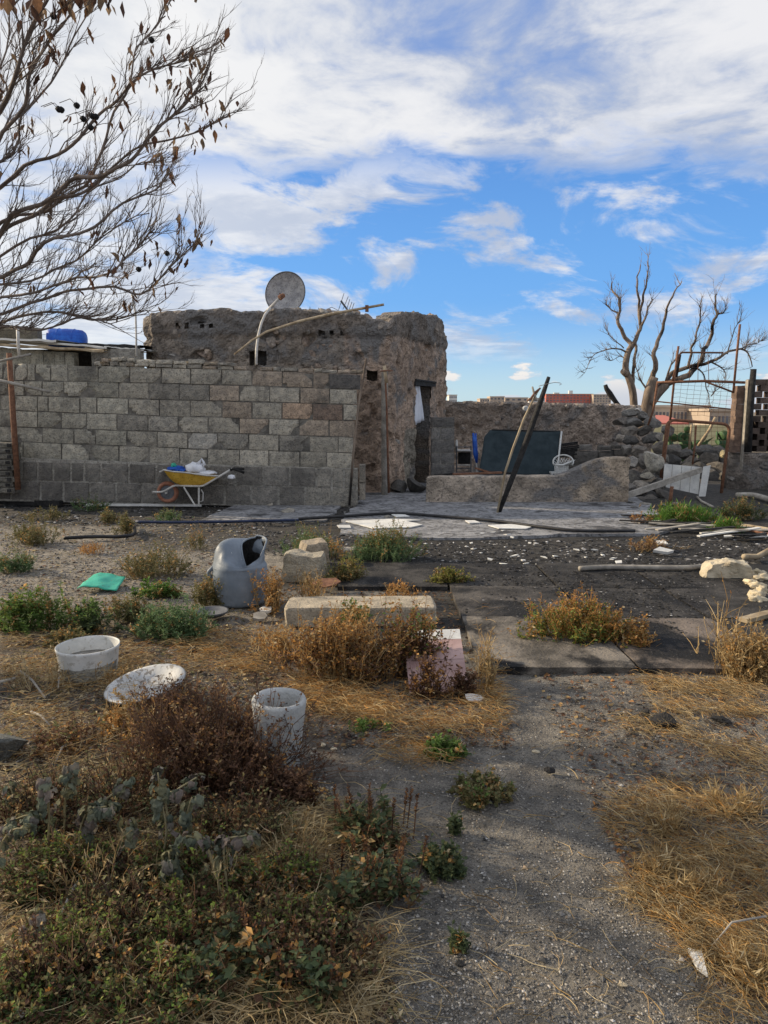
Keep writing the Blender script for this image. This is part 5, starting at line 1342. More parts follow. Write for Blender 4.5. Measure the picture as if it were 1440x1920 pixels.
blk('concrete_lump', (566, 1092), 80, 52, .22, 'concrete', 'broken concrete block beside the grey drum', 'block', -.15, (1.1, 1.05, .92), .03, 5, .1)
blk('concrete_lump', (594, 1064), 54, 48, .25, 'concrete', 'upright tan stone block behind the broken concrete block', 'block', .35, (.95, .85, .72), .025, 8, .25)
blk('flat_stone', (655, 1046), 46, 16, .2, 'concrete', 'flat grey stone before the green-brown bush', 'stone', .1, (1, .95, .9), .02, 9, .3)
# striped pink foam-like board standing tilted
pk = empty('pink_board', G(820, 1298)); tag(pk, 'weathered pink board with a white top band leaning in the dry weeds', 'board')
A, B_, C_, D_ = G(768, 1300) + Vector((0, 0, 0)), G(880, 1297), P(862, 1180, G(820, 1290).y + .42), P(756, 1183, G(820, 1290).y + .42)
nst = 6
for k in range(nst):
    v0, v1 = k / nst, (k + 1) / nst - .004
    if k == nst - 1: v0 = (k) / nst
    b = MB(); q = []
    for off in (0, .03):
        for (u_, v_) in ((0, v0), (1, v0), (1, v1), (0, v1)):
            p = A.lerp(B_, u_).lerp(D_.lerp(C_, u_), v_); q.append(b.vert(p + Vector((0, off * .9, -off * .2)) + Vector((0, .003 * (k % 2), 0))))
    for f in ((0, 1, 2, 3), (7, 6, 5, 4), (4, 5, 1, 0), (5, 6, 2, 1), (6, 7, 3, 2), (7, 4, 0, 3)): b.face(*[q[i] for i in f])
    b.build('strip', 'white_board' if k == nst - 1 else 'pink', pk)
# flat rusty sheet, dark plate, papers
def chip_(name, px, py, wpx, dpt, th, mat, label, cat, rot=0, z=.02, tilt=0.0, nside=7, group=None, color=None):
    c = G(px, py); s = S(c); b = MB(); poly = []
    for i in range(nside):
        a = 2 * math.pi * i / nside + rr(-.25, .25); k = rr(.8, 1.1); poly.append(Vector((math.cos(a) * wpx * s * .5 * k, math.sin(a) * dpt * .5 * k, 0)))
    M = Euler((tilt, rr(-.1, .1), rot)).to_matrix(); n = len(poly)
    t = [b.vert(c + Vector((0, 0, z)) + M @ (p + Vector((0, 0, th)))) for p in poly]; l = [b.vert(c + Vector((0, 0, z)) + M @ p) for p in poly]
    b.face(*t); b.face(*reversed(l))
    for i in range(n): b.face(l[i], l[(i + 1) % n], t[(i + 1) % n], t[i])
    o = b.build(name, mat, origin=c, color=color); tag(o, label, cat, group); return o
chip_('rusty_sheet', 612, 1106, 62, .16, .012, 'rust', 'curled rusty metal sheet behind the concrete beam', 'metal sheet', .2, .06, .3)
c = G(396, 1160); pl_ = lathe(None, 'dark_lid', 'dark_metal', c + Vector((0, 0, .03)), [(.0, .0), (.10, .0), (.125, .02), (.13, .035), (.12, .03), (.09, .012), (.01, .010)], 32); tag(pl_, 'dark round pot lid half hidden in the green weed', 'lid')
chip_('paper_scrap', 888, 1315, 36, .07, .004, 'white_board', 'crumpled white scrap at the foot of the pink board', 'scrap', -.3, .02, .3)
chip_('white_shard', 500, 1150, 24, .10, .02, 'white_board', 'small white shard beside the left end of the concrete beam', 'shard', .4, .02, .2)
chip_('grey_scrap', 488, 1163, 30, .12, .02, 'grey_wood', 'grey metal scrap left of the concrete beam', 'scrap', .1, .02, .25)
chip_('paper_scrap', 586, 1078, 22, .05, .01, 'white_board', 'white scrap leaning on the broken concrete block', 'scrap', .1, .05, .9)
c = G(1307, 1815); b = MB()
q = [G(1289, 1790), G(1315, 1797), G(1326, 1840), G(1306, 1826)]
b.prism([(p.x, p.y) for p in (q[3], q[2], q[1], q[0])], .012, .022); o = b.build('white_shard', 'white_board', origin=c); tag(o, 'pale four-cornered shard on the gravel at lower right', 'shard')
for (px, py, wv, hv, mt, lb) in ((1242, 1356, 64, 34, 'char', 'large black lump of charcoal on the gravel'), (1212, 1342, 22, 18, 'char', 'small rusty black lump beside the big charcoal'), (1031, 1447, 22, 14, 'char', 'small black cinder on the gravel path'),
        (1352, 1352, 40, 14, 'char', 'long thin cinder right of the big charcoal'), (1006, 1413, 14, 10, 'pale_rock', 'small tan pebble stone on the gravel path'), (360, 1224, 20, 22, 'char', 'black lump behind the brown shrub'), (862, 1810, 22, 10, 'char', 'small dark cinder on the gravel at the bottom'),
        (1262, 1625, 22, 12, 'char', 'dark cinder in the straw at the right'), (1168, 1848, 18, 14, 'pale_rock', 'pale pebble near the bottom of the gravel'), (627, 1407, 13, 8, 'pale_rock', 'round white pebble right of the concrete cylinder'), (605, 1398, 11, 7, 'pale_rock', 'small white pebble next to the cylinder')):
    c = G(px, py); s = S(c); me = rock_mesh('lump', px, mt, 3, .4, .8, 4)
    o = place(me, 'lump', None, (c.x, c.y, hv * s * .25), (0, 0, -.4), (wv * s * .5, wv * s * .36, hv * s * .55)); tag(o, lb, 'lump' if mt == 'char' else 'stone')
c = G(14, 1432); s = S(c); o = place(FINEROCKS[1], 'grey_stone', None, (c.x - .05, c.y + .05, .05), (0, 0, .4), (.16, .13, .14), (.16, .17, .165)); tag(o, 'grey stone with white flecks at the left edge', 'stone')
# pale rock, foam, pipes on the right
blk('pale_rock', (1368, 1090), 92, 34, .2, 'pale_rock', 'sunlit pale yellow rock on the black panels at the right', 'rock', -.12, None, .05, 4, .25)
fm = empty('foam_lump', G(1420, 1130)); tag(fm, 'ragged yellow foam lump hanging beside the pale rock', 'foam')
for k in range(7):
    blobpart('foam', G(1400 + rr(0, 40) - (k > 4) * 8, 1086 + 8 * k) + Vector((0, 0, .05 - .003 * k)), rr(.04, .08), rr(.04, .07), rr(.03, .055), 'tuft', fm, 20 + k, .7)
hose('pale_pipe', [(1086, 1077), (1140, 1074), (1220, 1075), (1290, 1075), (1330, 1070)], .026, 'grey_wood', 'long pale pipe lying on the black panels')['category'] = 'pipe'
pipe('brown_stick', [G(1394, 1062) + Vector((0, 0, .10)), P(1420, 1044, 7.3), P(1460, 1022, 7.3)], .03, 'wood', 'brown stick rising behind the pale rock', 'stick')
plank('plank', G(1392, 1178) + Vector((0, 0, .06)), G(1470, 1160) + Vector((0, 0, .07)), .07, .03, 'wood', 'pale short plank at the right edge in the straw bush')
# white sheets on the patio edge
for (poly, lb) in (([(648, 982), (700, 996), (770, 994), (792, 989), (760, 982), (788, 980), (735, 978)], 'large white sheet lying on the patio edge by the hose'), ([(632, 990), (636, 995), (658, 995), (656, 990)], 'small white tile left of the large white sheet'),
        ([(728, 966), (742, 974), (768, 973), (752, 967)], 'thin white scrap on the patio near the house'), ([(872, 981), (880, 986), (900, 985), (890, 981)], 'narrow white scrap beside the hose on the patio'),
        ([(915, 990), (935, 996), (985, 997), (1000, 992), (960, 988)], 'pale broken sheet at the patio edge right of the hose')):
    b = MB(); q = [G(*p) for p in poly]; b.prism([(p.x, p.y) for p in reversed(q)] if False else [(p.x, p.y) for p in q], .03, .042); o = b.build('white_sheet', 'white_board', origin=q[0]); tag(o, lb, 'sheet')
# scattered white tile fragments over the burnt strip
TF = []
for (px, py, wv) in ((884, 1021, 16), (888, 1032, 22), (904, 1003, 14), (925, 1001, 20), (950, 1005, 24), (942, 998, 18), (960, 1010, 16), (993, 1021, 12), (1020, 1048, 16), (1040, 1046, 14), (944, 1061, 18), (982, 1054, 20), (986, 1060, 10), (1098, 1048, 16), (1130, 1044, 22), (1150, 1050, 20), (1160, 1057, 24), (1082, 1034, 16), (1114, 1034, 12),
        (918, 1052, 14), (965, 1045, 14), (1008, 1062, 12)):
    TF.append((px, chip_('tile_fragment', px, py, wv * rr(.35, .95), rr(.04, .11), .010, 'white_board', 'x', 'tile fragment', rr(0, 3), .015, rr(-.25, .25), R.randint(3, 5), 'tile fragments on the burnt strip')))
for i, (px, o) in enumerate(sorted(TF, key=lambda t: t[0])): o['label'] = ORD[i] + ' from the left of the white tile fragments on the burnt strip'
chip_('white_slab', 1242, 1040, 42, .14, .03, 'white_board', 'larger white rectangular slab on the burnt strip', 'slab', .05, .03, .25, 4)
chip_('white_slab', 1240, 1024, 26, .12, .02, 'white_board', 'narrow white slab tilted behind the larger rectangular one', 'slab', -.7, .03, .35, 4)
for k in range(26):
    t = k / 25; px = 1205 + 235 * t + rr(-3, 3); py = 978 + 32 * t + rr(-8, 10)
    c = G(px, py); a = rr(-.6, .4); L = rr(.15, .5)
    o = plank('lath', c + Vector((-L * math.cos(a), -L * math.sin(a), rr(.02, .07))), c + Vector((L * math.cos(a), L * math.sin(a), rr(.02, .10))), rr(.03, .09), .015, R.choice(('white_board', 'grey_wood', 'char', 'grey_wood')), None)
    tag(o, ORD[k] + ' broken lath from the left in the burnt debris before the grass', 'lath', 'broken laths in the burnt debris')
hose('bent_cane', [(1205, 985), (1245, 972), (1300, 977), (1370, 995), (1450, 1010)], .016, 'rust', 'thin reddish cane bent along the burnt debris')['category'] = 'cane'
hose('bent_cane', [(1372, 992), (1405, 996), (1450, 1004)], .03, 'wood', 'thick brown cane at the right edge of the debris')['category'] = 'cane'
# loose bleached sticks in the left foreground
for (pts, r, lb) in (([(-10, 1850), (12, 1885), (45, 1925)], .010, 'bleached stick at the bottom left corner'), ([(155, 1662), (138, 1695), (115, 1735)], .008, 'pale snapped stick in the ground cover at left'), ([(160, 1726), (135, 1740), (115, 1752)], .006, 'short pale stick below the snapped one at left'),
        ([(40, 1268), (62, 1292), (85, 1318)], .008, 'bleached stick left of the white tub'), ([(120, 1250), (112, 1272), (110, 1300)], .007, 'curved pale stalk before the white tub'), ([(-5, 1290), (30, 1287)], .012, 'pale stub of wood at the left edge near the tub'), ([(128, 1408), (118, 1420), (106, 1440)], .006, 'forked bleached twig near the grey stone'),
        ([(60, 1345), (78, 1360), (95, 1372)], .007, 'bleached twig between the tub and the grey stone'), ([(1435, 1735), (1370, 1758), (1335, 1790)], .0035, 'pale forked twig in the straw at lower right')):
    pipe('stick', [G(*p) + Vector((0, 0, .03 + .02 * (i == 1))) for i, p in enumerate(pts)], [r] + [r * .8] * (len(pts) - 2) + [r * .6], 'grey_wood', lb, 'stick', n=6)

# ================================================================== VEGETATION
def pick(pal): 
    c = R.choice(pal); k = rr(.7, 1.3); return (c[0] * k, c[1] * k, c[2] * k)
OR = [(.50, .265, .075), (.42, .21, .06), (.56, .325, .11), (.33, .16, .05)]
ST = [(.42, .30, .14), (.50, .38, .20), (.34, .235, .105), (.29, .185, .078)]
PS = [(.50, .41, .25), (.42, .33, .19), (.56, .47, .30), (.34, .26, .14)]
GN = [(.12, .205, .045), (.095, .165, .042), (.165, .245, .06), (.14, .19, .065)]
OG = [(.17, .165, .068), (.135, .14, .06), (.205, .185, .08), (.23, .175, .08)]
YG_ = [(.24, .25, .05), (.18, .21, .04), (.30, .28, .07), (.22, .18, .05)]
FG = [(.135, .21, .09), (.17, .255, .115), (.105, .17, .075)]
RB = [(.15, .08, .048), (.115, .062, .04), (.19, .10, .056), (.085, .05, .036), (.24, .14, .078)]
DG = [(.085, .115, .05), (.068, .095, .047), (.11, .135, .058)]
BG = [(.10, .20, .03), (.13, .25, .04), (.08, .16, .03)]

def bush(name, label, px, py, wpx, hpx, top, low, stems=60, leaves=26, L=.022, wd=.006, stemcol=None, cat='weed', dep=.75, bare=.15, tw=.0022, spread=.9, split=.55, upb=.6, branch=2, group=None):
    """a weed: stems fanned out from the ground, side shoots, small leaf faces; palette runs from low to top"""
    c = G(px, py); s = S(c); rx = wpx * s * .5; ry = rx * dep; h = hpx * s
    r = empty(name, (c.x, c.y + ry * .6, 0)); tag(r, label, cat, group)
    sb = MB(); lb = MB()
    subs = [(rr(0, 6.2832), math.sqrt(R.random()) * .75, rr(.55, 1.15)) for _ in range(max(3, min(9, stems // 14)))]
    stems = int(stems * 1.1); nleaf = leaves
    for k in range(stems):
        a = rr(0, 6.2832); q = math.sqrt(R.random()); hk = 1.0
        if R.random() < .75:
            sa_, sq_, hk = R.choice(subs); xx = sq_ * math.cos(sa_) + .42 * q * math.cos(a); yy = sq_ * math.sin(sa_) + .42 * q * math.sin(a)
            q = min(1.15, math.hypot(xx, yy)); a = math.atan2(yy, xx)
        stray = R.random() < .10; leaves = int(nleaf * rr(.35, 1.5) * (.35 if stray else 1))
        prone = R.random() < .16; dead = R.random() < .16
        bx_, by_ = c.x + rx * .72 * q * math.cos(a), c.y + ry * .6 + ry * .72 * q * math.sin(a)
        spread_ = spread * (1.25 if stray else 1) * (rr(1.1, 1.5) if prone else 1)
        ex, ey = c.x + rx * q * math.cos(a) * spread_, c.y + ry * .6 + ry * q * math.sin(a) * spread
        hh = h * rr(.45, 1.05) * hk * (1 - .5 * min(1, q * q)) * (1.35 if stray else 1) * (.22 if prone else 1); p0 = Vector((bx_, by_, gz(bx_, by_))); p1 = Vector((ex, ey, hh))
        mid_ = p0.lerp(p1, .5) + Vector((rr(-.2, .2) * rx, rr(-.2, .2) * ry, hh * .15))
        line = [p0 * (1 - t) ** 2 + mid_ * 2 * t * (1 - t) + p1 * t * t for t in (0, .2, .4, .6, .8, 1)]
        line = [p + Vector((rr(-1, 1), rr(-1, 1), rr(-.5, .5))) * .012 for p in line]
        sc_ = pick(stemcol or low)
        sb.tube(line, [tw, tw, tw * .9, tw * .8, tw * .6, tw * .4], 3, cap=False, col=sc_)
        lines = [line]
        for _ in range(branch):
            i = R.randint(1, 4); d = (line[i + 1] - line[i]).normalized() + Vector((rr(-1, 1), rr(-1, 1), rr(-.3, .8))); d.normalize(); l = h * rr(.15, .4)
            ln = [line[i], line[i] + d * l * .5 + Vector((0, 0, .01)), line[i] + d * l + Vector((0, 0, rr(-.01, .04)))]
            sb.tube(ln, [tw * .7, tw * .6, tw * .3], 3, cap=False, col=sc_); lines.append(ln)
        for _ in range(leaves):
            ln = R.choice(lines); t = rr(bare, 1) * (len(ln) - 1); i = min(int(t), len(ln) - 2); p = ln[i].lerp(ln[i + 1], t - i)
            f = p.z / max(h, .01) + rr(-.25, .25)
            col = pick(ST + OR + PS[:1]) if dead and R.random() < .8 else pick(top if f > split else low)
            d = Vector((rr(-1, 1), rr(-1, 1), rr(-.4, 1) * upb + .1))
            lb.leaf(p, d, Vector((rr(-1, 1), rr(-1, 1), 1)), L * rr(.6, 1.4), wd * rr(.6, 1.4), col)
    tag(sb.build('stems', 'straw', r, attr=True), kind='stuff'); tag(lb.build('foliage', 'leaf', r, attr=True), kind='stuff')
    return r

# mid-ground, left
bush('weed_clump', 'olive weed clump at the far left edge, nearer of two', 55, 1024, 130, 44, OG, OG, 90, 40, .03, .005)
bush('weed_clump', 'pale olive weed clump at the left edge beneath the larger one', 18, 1074, 90, 44, OG, FG, 70, 36, .026, .005)
bush('weed_clump', 'thin dry weed at the left foot of the block wall', 68, 945, 100, 42, OG, OG, 60, 26, .03, .006)
bush('weed_clump', 'small weed below the broken slabs at the wall foot', 162, 958, 80, 28, OG, FG, 50, 26, .03, .006)
bush('weed_clump', 'reddish dry weed against the left footing of the block wall', 182, 940, 60, 32, OR, OG, 36, 22, .03, .006)
bush('weed_clump', 'low olive tuft before the white plank, leftmost', 75, 978, 90, 24, OG, OG, 45, 28, .03, .006)
bush('weed_clump', 'low olive tuft before the white plank, middle', 206, 982, 70, 26, OG, OG, 45, 28, .03, .006)
bush('weed_clump', 'low olive tuft under the right end of the white plank', 308, 980, 84, 24, OG, FG, 50, 28, .03, .006)
bush('weed_clump', 'leafy tuft beside the bent dark hose', 230, 1002, 56, 30, OG, OG, 40, 28, .028, .006)
bush('weed_clump', 'broad brown-green weed left of the drum', 285, 1086, 150, 66, OG + OR[:1], OG, 130, 34, .024, .005)
bush('weed_clump', 'thin dry weed behind the broad brown-green one', 360, 1030, 60, 44, OR, OG, 30, 18, .024, .005)
bush('weed_clump', 'orange dry tuft left of the broad brown-green weed', 165, 1040, 80, 22, ST, OR, 34, 12, .03, .004)
bush('weed_clump', 'low bright green weed beside the green plastic sheet', 290, 1120, 104, 26, BG, GN, 70, 40, .022, .008)
bush('weed_clump', 'leafy green weed at the left edge', 45, 1192, 190, 76, GN + YG_[1:2], GN, 130, 40, .026, .008)
bush('weed_clump', 'darker green weed right of the leafy one at left', 165, 1190, 110, 60, GN, DG, 80, 36, .024, .007)
bush('weed_clump', 'feathery grey-green weed before the drum', 320, 1202, 190, 72, FG, FG, 170, 52, .018, .005)
bush('weed_clump', 'ragged olive weed between the leafy weed and the feathery one', 225, 1170, 130, 44, OG, DG + OG, 90, 36, .022, .006)
bush('weed_clump', 'low ragged weed behind the white tub', 130, 1215, 130, 34, OG + OR[:1], OG, 60, 26, .022, .006)
bush('weed_clump', 'brown-green weed at the left foot of the drum', 395, 1140, 84, 66, OG + OR[:1], OG, 80, 30, .022, .006)
# behind the stones
bush('weed_clump', 'dark green weed behind the tan stone block', 575, 1046, 130, 56, OG + FG[:1], FG, 140, 38, .022, .005)
bush('weed_clump', 'large green and brown bush at the patio edge', 728, 1058, 166, 68, OG + OR[:1] + YG_[3:], FG, 220, 44, .022, .005)
bush('weed_clump', 'yellow-green weed before the flat grey stone', 644, 1096, 92, 56, YG_, OG, 100, 36, .022, .005)
bush('weed_clump', 'yellow-green mound weed on the black panels', 848, 1100, 84, 34, YG_, YG_ + OG, 110, 44, .020, .006)
bush('dry_weed', 'dry orange stalks behind the flat grey stone', 628, 1050, 56, 60, OR, OR, 16, 16, .024, .006, ST, bare=.4)
bush('dry_weed', 'orange dry weed at the right foot of the drum', 500, 1150, 90, 92, OR, OR, 55, 22, .022, .006, ST)
bush('dry_weed', 'thin straw weed before the broken concrete block', 575, 1130, 110, 66, ST, OR, 50, 12, .024, .005, ST)
bush('dry_weed', 'dry orange weed behind the concrete beam', 745, 1136, 130, 44, OR, OR + RB[:1], 40, 22, .022, .006, ST)
# centre mass
bush('dry_shrub', 'tangled orange shrub sprawling before the concrete beam', 645, 1282, 300, 150, OR + ST[:1], OR + RB, 260, 40, .022, .0055, ST, dep=.42)
bush('dry_shrub', 'reddish shrub with green shoots left of the pink board', 760, 1270, 150, 140, OR + GN[:1], RB + GN[:1], 130, 34, .022, .006, RB, dep=.5)
bush('weed_clump', 'green shoots on top of the concrete beam', 660, 1182, 60, 66, GN + YG_[1:2], GN, 22, 30, .024, .008, dep=.4)
bush('weed_clump', 'green shoots at the right end of the concrete beam', 792, 1210, 60, 52, GN, GN + RB[:1], 22, 30, .024, .008, dep=.4)
bush('dry_weed', 'brown sprig growing across the pink board', 806, 1306, 90, 90, RB + OR[:1], RB + OR, 44, 24, .02, .006, RB, dep=.25)
bush('dry_weed', 'dark brown sprig at the right corner of the pink board', 868, 1306, 60, 62, RB, RB, 36, 26, .02, .006, RB, dep=.4)
bush('dry_weed', 'tall pale straw stalks right of the pink board', 905, 1296, 56, 150, ST, ST, 26, 8, .03, .004, ST, dep=.6)
bush('dry_weed', 'straw weed at the left end of the concrete beam', 505, 1240, 110, 80, ST + OR[:1], OR, 60, 16, .024, .005, ST)
# right
bush('weed_clump', 'green weed with orange-brown tops on the black panels', 1090, 1214, 215, 105, OR + YG_[3:], GN + YG_, 210, 44, .021, .006, OR, split=.55, dep=.6)
bush('dry_weed', 'orange dry tail of the weed on the black panels', 1185, 1220, 130, 58, OR + ST[:1], OR + YG_[:1], 90, 30, .021, .006, ST)
bush('dry_shrub', 'golden straw shrub at the right edge', 1420, 1285, 170, 120, ST + OR[:1], ST, 200, 30, .022, .005, ST, dep=.6)
bush('dry_weed', 'tall bare stalks above the golden straw shrub', 1375, 1250, 130, 170, ST, ST, 12, 4, .03, .004, ST, bare=.6, tw=.003)
for (px, py, w_, lb) in ((1260, 1560, 90, 'wispy golden tuft in the middle of the right-hand straw'), (1390, 1530, 110, 'wispy golden tuft at the right edge of the straw'), (1330, 1700, 120, 'larger wispy golden tuft low in the straw'), (1420, 1850, 110, 'wispy golden tuft in the bottom right corner'), (1230, 1650, 80, 'small wispy tuft at the left rim of the straw')):
    bush('dry_tuft', lb, px, py, w_, 42, ST + PS[:1], ST, 60, 7, .05, .002, ST, cat='dry grass', spread=1.3, bare=0, tw=.0013)
bush('grass_patch', 'bright green grass patch before the white panel', 1290, 985, 150, 44, BG, BG, 420, 14, .075, .006, BG, cat='grass', dep=.55, spread=1.0, upb=1.6, branch=0, bare=0)
bush('grass_patch', 'lower end of the bright green grass at the burnt debris', 1365, 998, 70, 26, BG, BG, 130, 14, .065, .006, BG, cat='grass', dep=.6, spread=1.0, upb=1.6, branch=0, bare=0)
bush('weed_clump', 'dark olive bush at the right edge before the stone wall', 1400, 976, 100, 46, OG + DG, DG + OG[:1], 110, 34, .028, .007)
bush('dry_weed', 'brown dry litter clump left of the green grass', 1205, 985, 60, 22, OR, RB, 30, 20, .03, .006, RB)
bush('dry_weed', 'brown dry litter on the burnt strip', 1215, 1036, 150, 26, OR, RB, 60, 16, .03, .005, ST)
# foreground
bush('dry_shrub', 'big dark red-brown dry shrub beside the concrete cylinder', 385, 1490, 370, 190, RB + OR[3:] + ST[3:], RB, 380, 40, .017, .0042, RB, dep=.6, branch=3, spread=1.05)
bush('dry_weed', 'brown brittle sprigs growing over the basin', 320, 1352, 150, 74, RB + OR[3:], RB, 70, 24, .018, .0045, RB, dep=.5, branch=3)
bush('dry_shrub', 'lower right skirt of the dark red-brown shrub', 515, 1520, 180, 66, RB, RB, 130, 44, .016, .0045, RB, dep=.6)
bush('dry_weed', 'wispy straw weed left of the white tub', 60, 1300, 150, 70, ST + PS, ST, 40, 8, .024, .004, PS)
bush('dry_weed', 'thin straw weed in front of the white tub', 215, 1300, 140, 60, ST + OR[:1], ST, 40, 12, .022, .004, ST)
bush('dry_weed', 'brown brittle weed beside the grey stone', 110, 1420, 170, 46, RB + OG, RB, 60, 20, .02, .005, RB)
bush('dry_weed', 'pale dry weed between the tub and the brown shrub', 250, 1390, 160, 80, ST + OR[:1], OR + OG[:1], 60, 22, .02, .005, ST)
bush('creeping_weed', 'creeping green weed on the path before the pink board', 836, 1422, 100, 26, GN, GN, 60, 34, .020, .007)
bush('creeping_weed', 'flat olive weed mat on the gravel path', 915, 1512, 110, 40, OG + GN[:1], OG, 90, 36, .018, .006, dep=1.1)
bush('creeping_weed', 'tiny green runner on the gravel right of the cylinder', 600 + 90, 1376, 90, 10, GN, GN, 20, 16, .018, .006)
bush('creeping_weed', 'small dark green sprig on the gravel path', 858, 1562, 36, 28, DG, DG, 14, 22, .018, .006)
bush('creeping_weed', 'small dark tuft low on the gravel', 862, 1778, 40, 26, DG, DG, 18, 22, .016, .005)
bush('creeping_weed', 'flat dark weed spreading onto the gravel', 828, 1648, 110, 36, DG + OG[:1], DG, 80, 30, .018, .006, dep=1.0)
def nettle(px, py, w_, h_, lb):
    r = bush('nettle', lb, px, py, w_, h_, DG + [(.085, .115, .07)], OG + DG + RB[:1], 50, 26, .028, .0075, RB, cat='nettle', dep=.8, spread=.85, upb=.15)
    c = G(px, py); s = S(c); sb = MB()
    for k in range(16):
        x = c.x + rr(-.45, .45) * w_ * s; y = c.y + rr(.1, .6) * w_ * s; hh = h_ * s * rr(.7, 1.15)
        p0 = Vector((x, y, 0)); p1 = p0 + Vector((rr(-.04, .04), rr(-.04, .04), hh)); sb.tube([p0, p0.lerp(p1, .6), p1], [.003, .003, .001], 4, cap=False, col=pick(RB))
        for _ in range(46):
            t = rr(.6, 1.05); p = p0.lerp(p1, t); sb.leaf(p, Vector((rr(-1, 1), rr(-1, 1), rr(.3, 1))), Vector((rr(-1, 1), rr(-1, 1), 1)), .012, .003, pick(RB + OR[3:]))
    tag(sb.build('flower_spikes', 'leaf', r, attr=True), kind='stuff')
nettle(700, 1600, 190, 84, 'dark nettle with rusty flower spikes at the path edge, farther')
nettle(700, 1712, 220, 74, 'dark green nettle below the spiked one')
nettle(420, 1880, 250, 90, 'dark teal nettle at the bottom centre left')
nettle(560, 1900, 200, 74, 'dark nettle at the bottom beside the pale stalks')
# low ground cover with lime tips
for i, (px, py, w_, h_, lb) in enumerate(((95, 1700, 240, 70, 'lime-tipped ground cover under the wilted plants, left'), (330, 1690, 260, 70, 'lime-tipped ground cover under the wilted plants, middle'), (520, 1700, 200, 56, 'lime-tipped ground cover beside the pale straw'),
        (120, 1850, 280, 80, 'lime-tipped ground cover in the bottom left corner'), (330, 1800, 240, 70, 'lime-tipped ground cover low in the middle left'), (560, 1790, 180, 56, 'lime-tipped ground cover right of the teal nettle'), (40, 1930, 240, 70, 'dark ground cover at the very bottom left'), (270, 1935, 260, 60, 'dark ground cover at the bottom, left of the teal nettle'))):
    bush('ground_cover', lb, px, py, w_, h_ * 1.25, [(.20, .26, .05), (.15, .21, .045), (.24, .27, .065)] * 2 + OG, DG + GN[:2] + RB[:2] + OG, 190, 40, .0145, .0038, RB, cat='ground cover', dep=.8, spread=1.0, split=.75)

for (px, py, w_, h_, lb) in ((200, 1560, 300, 100, 'dark tangle of dead stems behind the wilted plants'), (60, 1570, 220, 90, 'dark tangle of dead stems at the left edge'), (420, 1600, 260, 80, 'brown tangle of dead stems under the brown shrub'), (250, 1760, 320, 90, 'brown dead stems among the lime-tipped leaves'),
        (90, 1900, 260, 100, 'brown dead stems in the bottom left corner'), (600, 1850, 240, 70, 'brown dead stems at the bottom beside the path'), (470, 1790, 220, 70, 'thin brown stems between the ground cover and the nettles')):
    bush('dead_stems', lb, px, py, w_, h_ * 1.15, RB[:2] + OG + ST[:1], RB[:2] + DG + OG, 130, 20, .016, .0045, RB + [(.06, .045, .035)] * 3, cat='dead stems', dep=.8, spread=1.05, branch=4, bare=.1)
for (px, py, w_, h_, lb) in ((150, 1720, 300, 110, 'straggly pale stalks rising from the ground cover, left'), (400, 1740, 280, 100, 'straggly pale stalks rising from the ground cover, middle'), (240, 1890, 340, 110, 'straggly pale stalks rising at the bottom left'), (560, 1640, 200, 70, 'straggly pale stalks beside the spiked nettle')):
    bush('dry_weed', lb, px, py, w_, h_, PS + ST, PS + OG, 44, 5, .03, .003, PS + ST, cat='weed', dep=.8, spread=1.2, branch=2, tw=.0017)
# wilted large-leaved mallow: every drooping leaf a part of its own
def wilt_mesh(seed):
    rg = random.Random(seed); b = MB(); nu, nv = 8, 7
    def f(u_, v_):
        a = (u_ - .5) * 2; y = v_; w_ = .55 * math.sin(math.pi * min(1, .18 + .82 * v_)) * (1 - .15 * math.cos(a * 9))
        x = a * w_; z = -.9 * v_ ** 1.3 - .25 * a * a * v_; out = .45 * math.sin(v_ * 2.0) 
        x *= (1 - .35 * v_); p = Vector((x, out + .10 * math.cos(a * 3.1), z))
        return p + Vector((noise.noise(p * 3 + Vector((seed, 0, 0))), noise.noise(p * 3 + Vector((0, seed, 0))), noise.noise(p * 3 + Vector((0, 0, seed))))) * .24 + Vector((0, .07 * math.sin(a * 9 + seed), 0))
    b.grid(f, nu, nv); me = bpy.data.meshes.new('leaf'); me.from_pydata(b.v, [], b.f); me.polygons.foreach_set('use_smooth', [True] * len(me.polygons)); me.materials.append(MATS['dryleaf']); return me
WILT = [wilt_mesh(i + 1) for i in range(7)]
MC = [(.15, .165, .12), (.12, .14, .10), (.19, .175, .15), (.21, .175, .155), (.18, .18, .11), (.10, .12, .09)]
def mallow(px, py, pts, lb, nleaf=9, L=.05):
    nleaf = int(nleaf * 2.2); L *= .62
    c = G(px, py); r = empty('wilted_plant', c); tag(r, lb, 'plant')
    Yd = c.y; line = [c] + [P(x, y, Yd + d) for x, y, d in pts]
    b = MB(); out = limb(b, line, .0042, .0028, 6, sub=4); b.build('stem', 'stalk', r, smooth=True)
    for k in range(nleaf):
        i = int(len(out) * (.25 + .75 * k / max(1, nleaf - 1))) if k < nleaf - 3 else len(out) - 1
        i = min(i, len(out) - 1); p = out[i]; a = rr(0, 6.28); sc = L * rr(.65, 1.2)
        q = p + Vector((math.cos(a), math.sin(a), rr(0, .5))) * .018
        place(R.choice(WILT), 'leaf', r, q, (rr(-.4, .4), rr(-.4, .4), a - math.pi / 2), (sc, sc, sc * rr(.8, 1.3)), R.choice(MC))
mallow(300, 1640, [(312, 1560, -.02), (306, 1520, 0), (300, 1480, .03), (296, 1448, .05)], 'wilted grey-green plant with the tallest central stem', 12)
mallow(330, 1600, [(310, 1500, 0), (330, 1482, 0), (352, 1468, .02), (368, 1458, .02)], 'wilted plant whose stem slants right above the lime leaves', 9)
mallow(330, 1650, [(345, 1560, 0), (352, 1520, 0), (360, 1495, 0)], 'wilted plant with a hooked leaf cluster right of the tallest stem', 7)
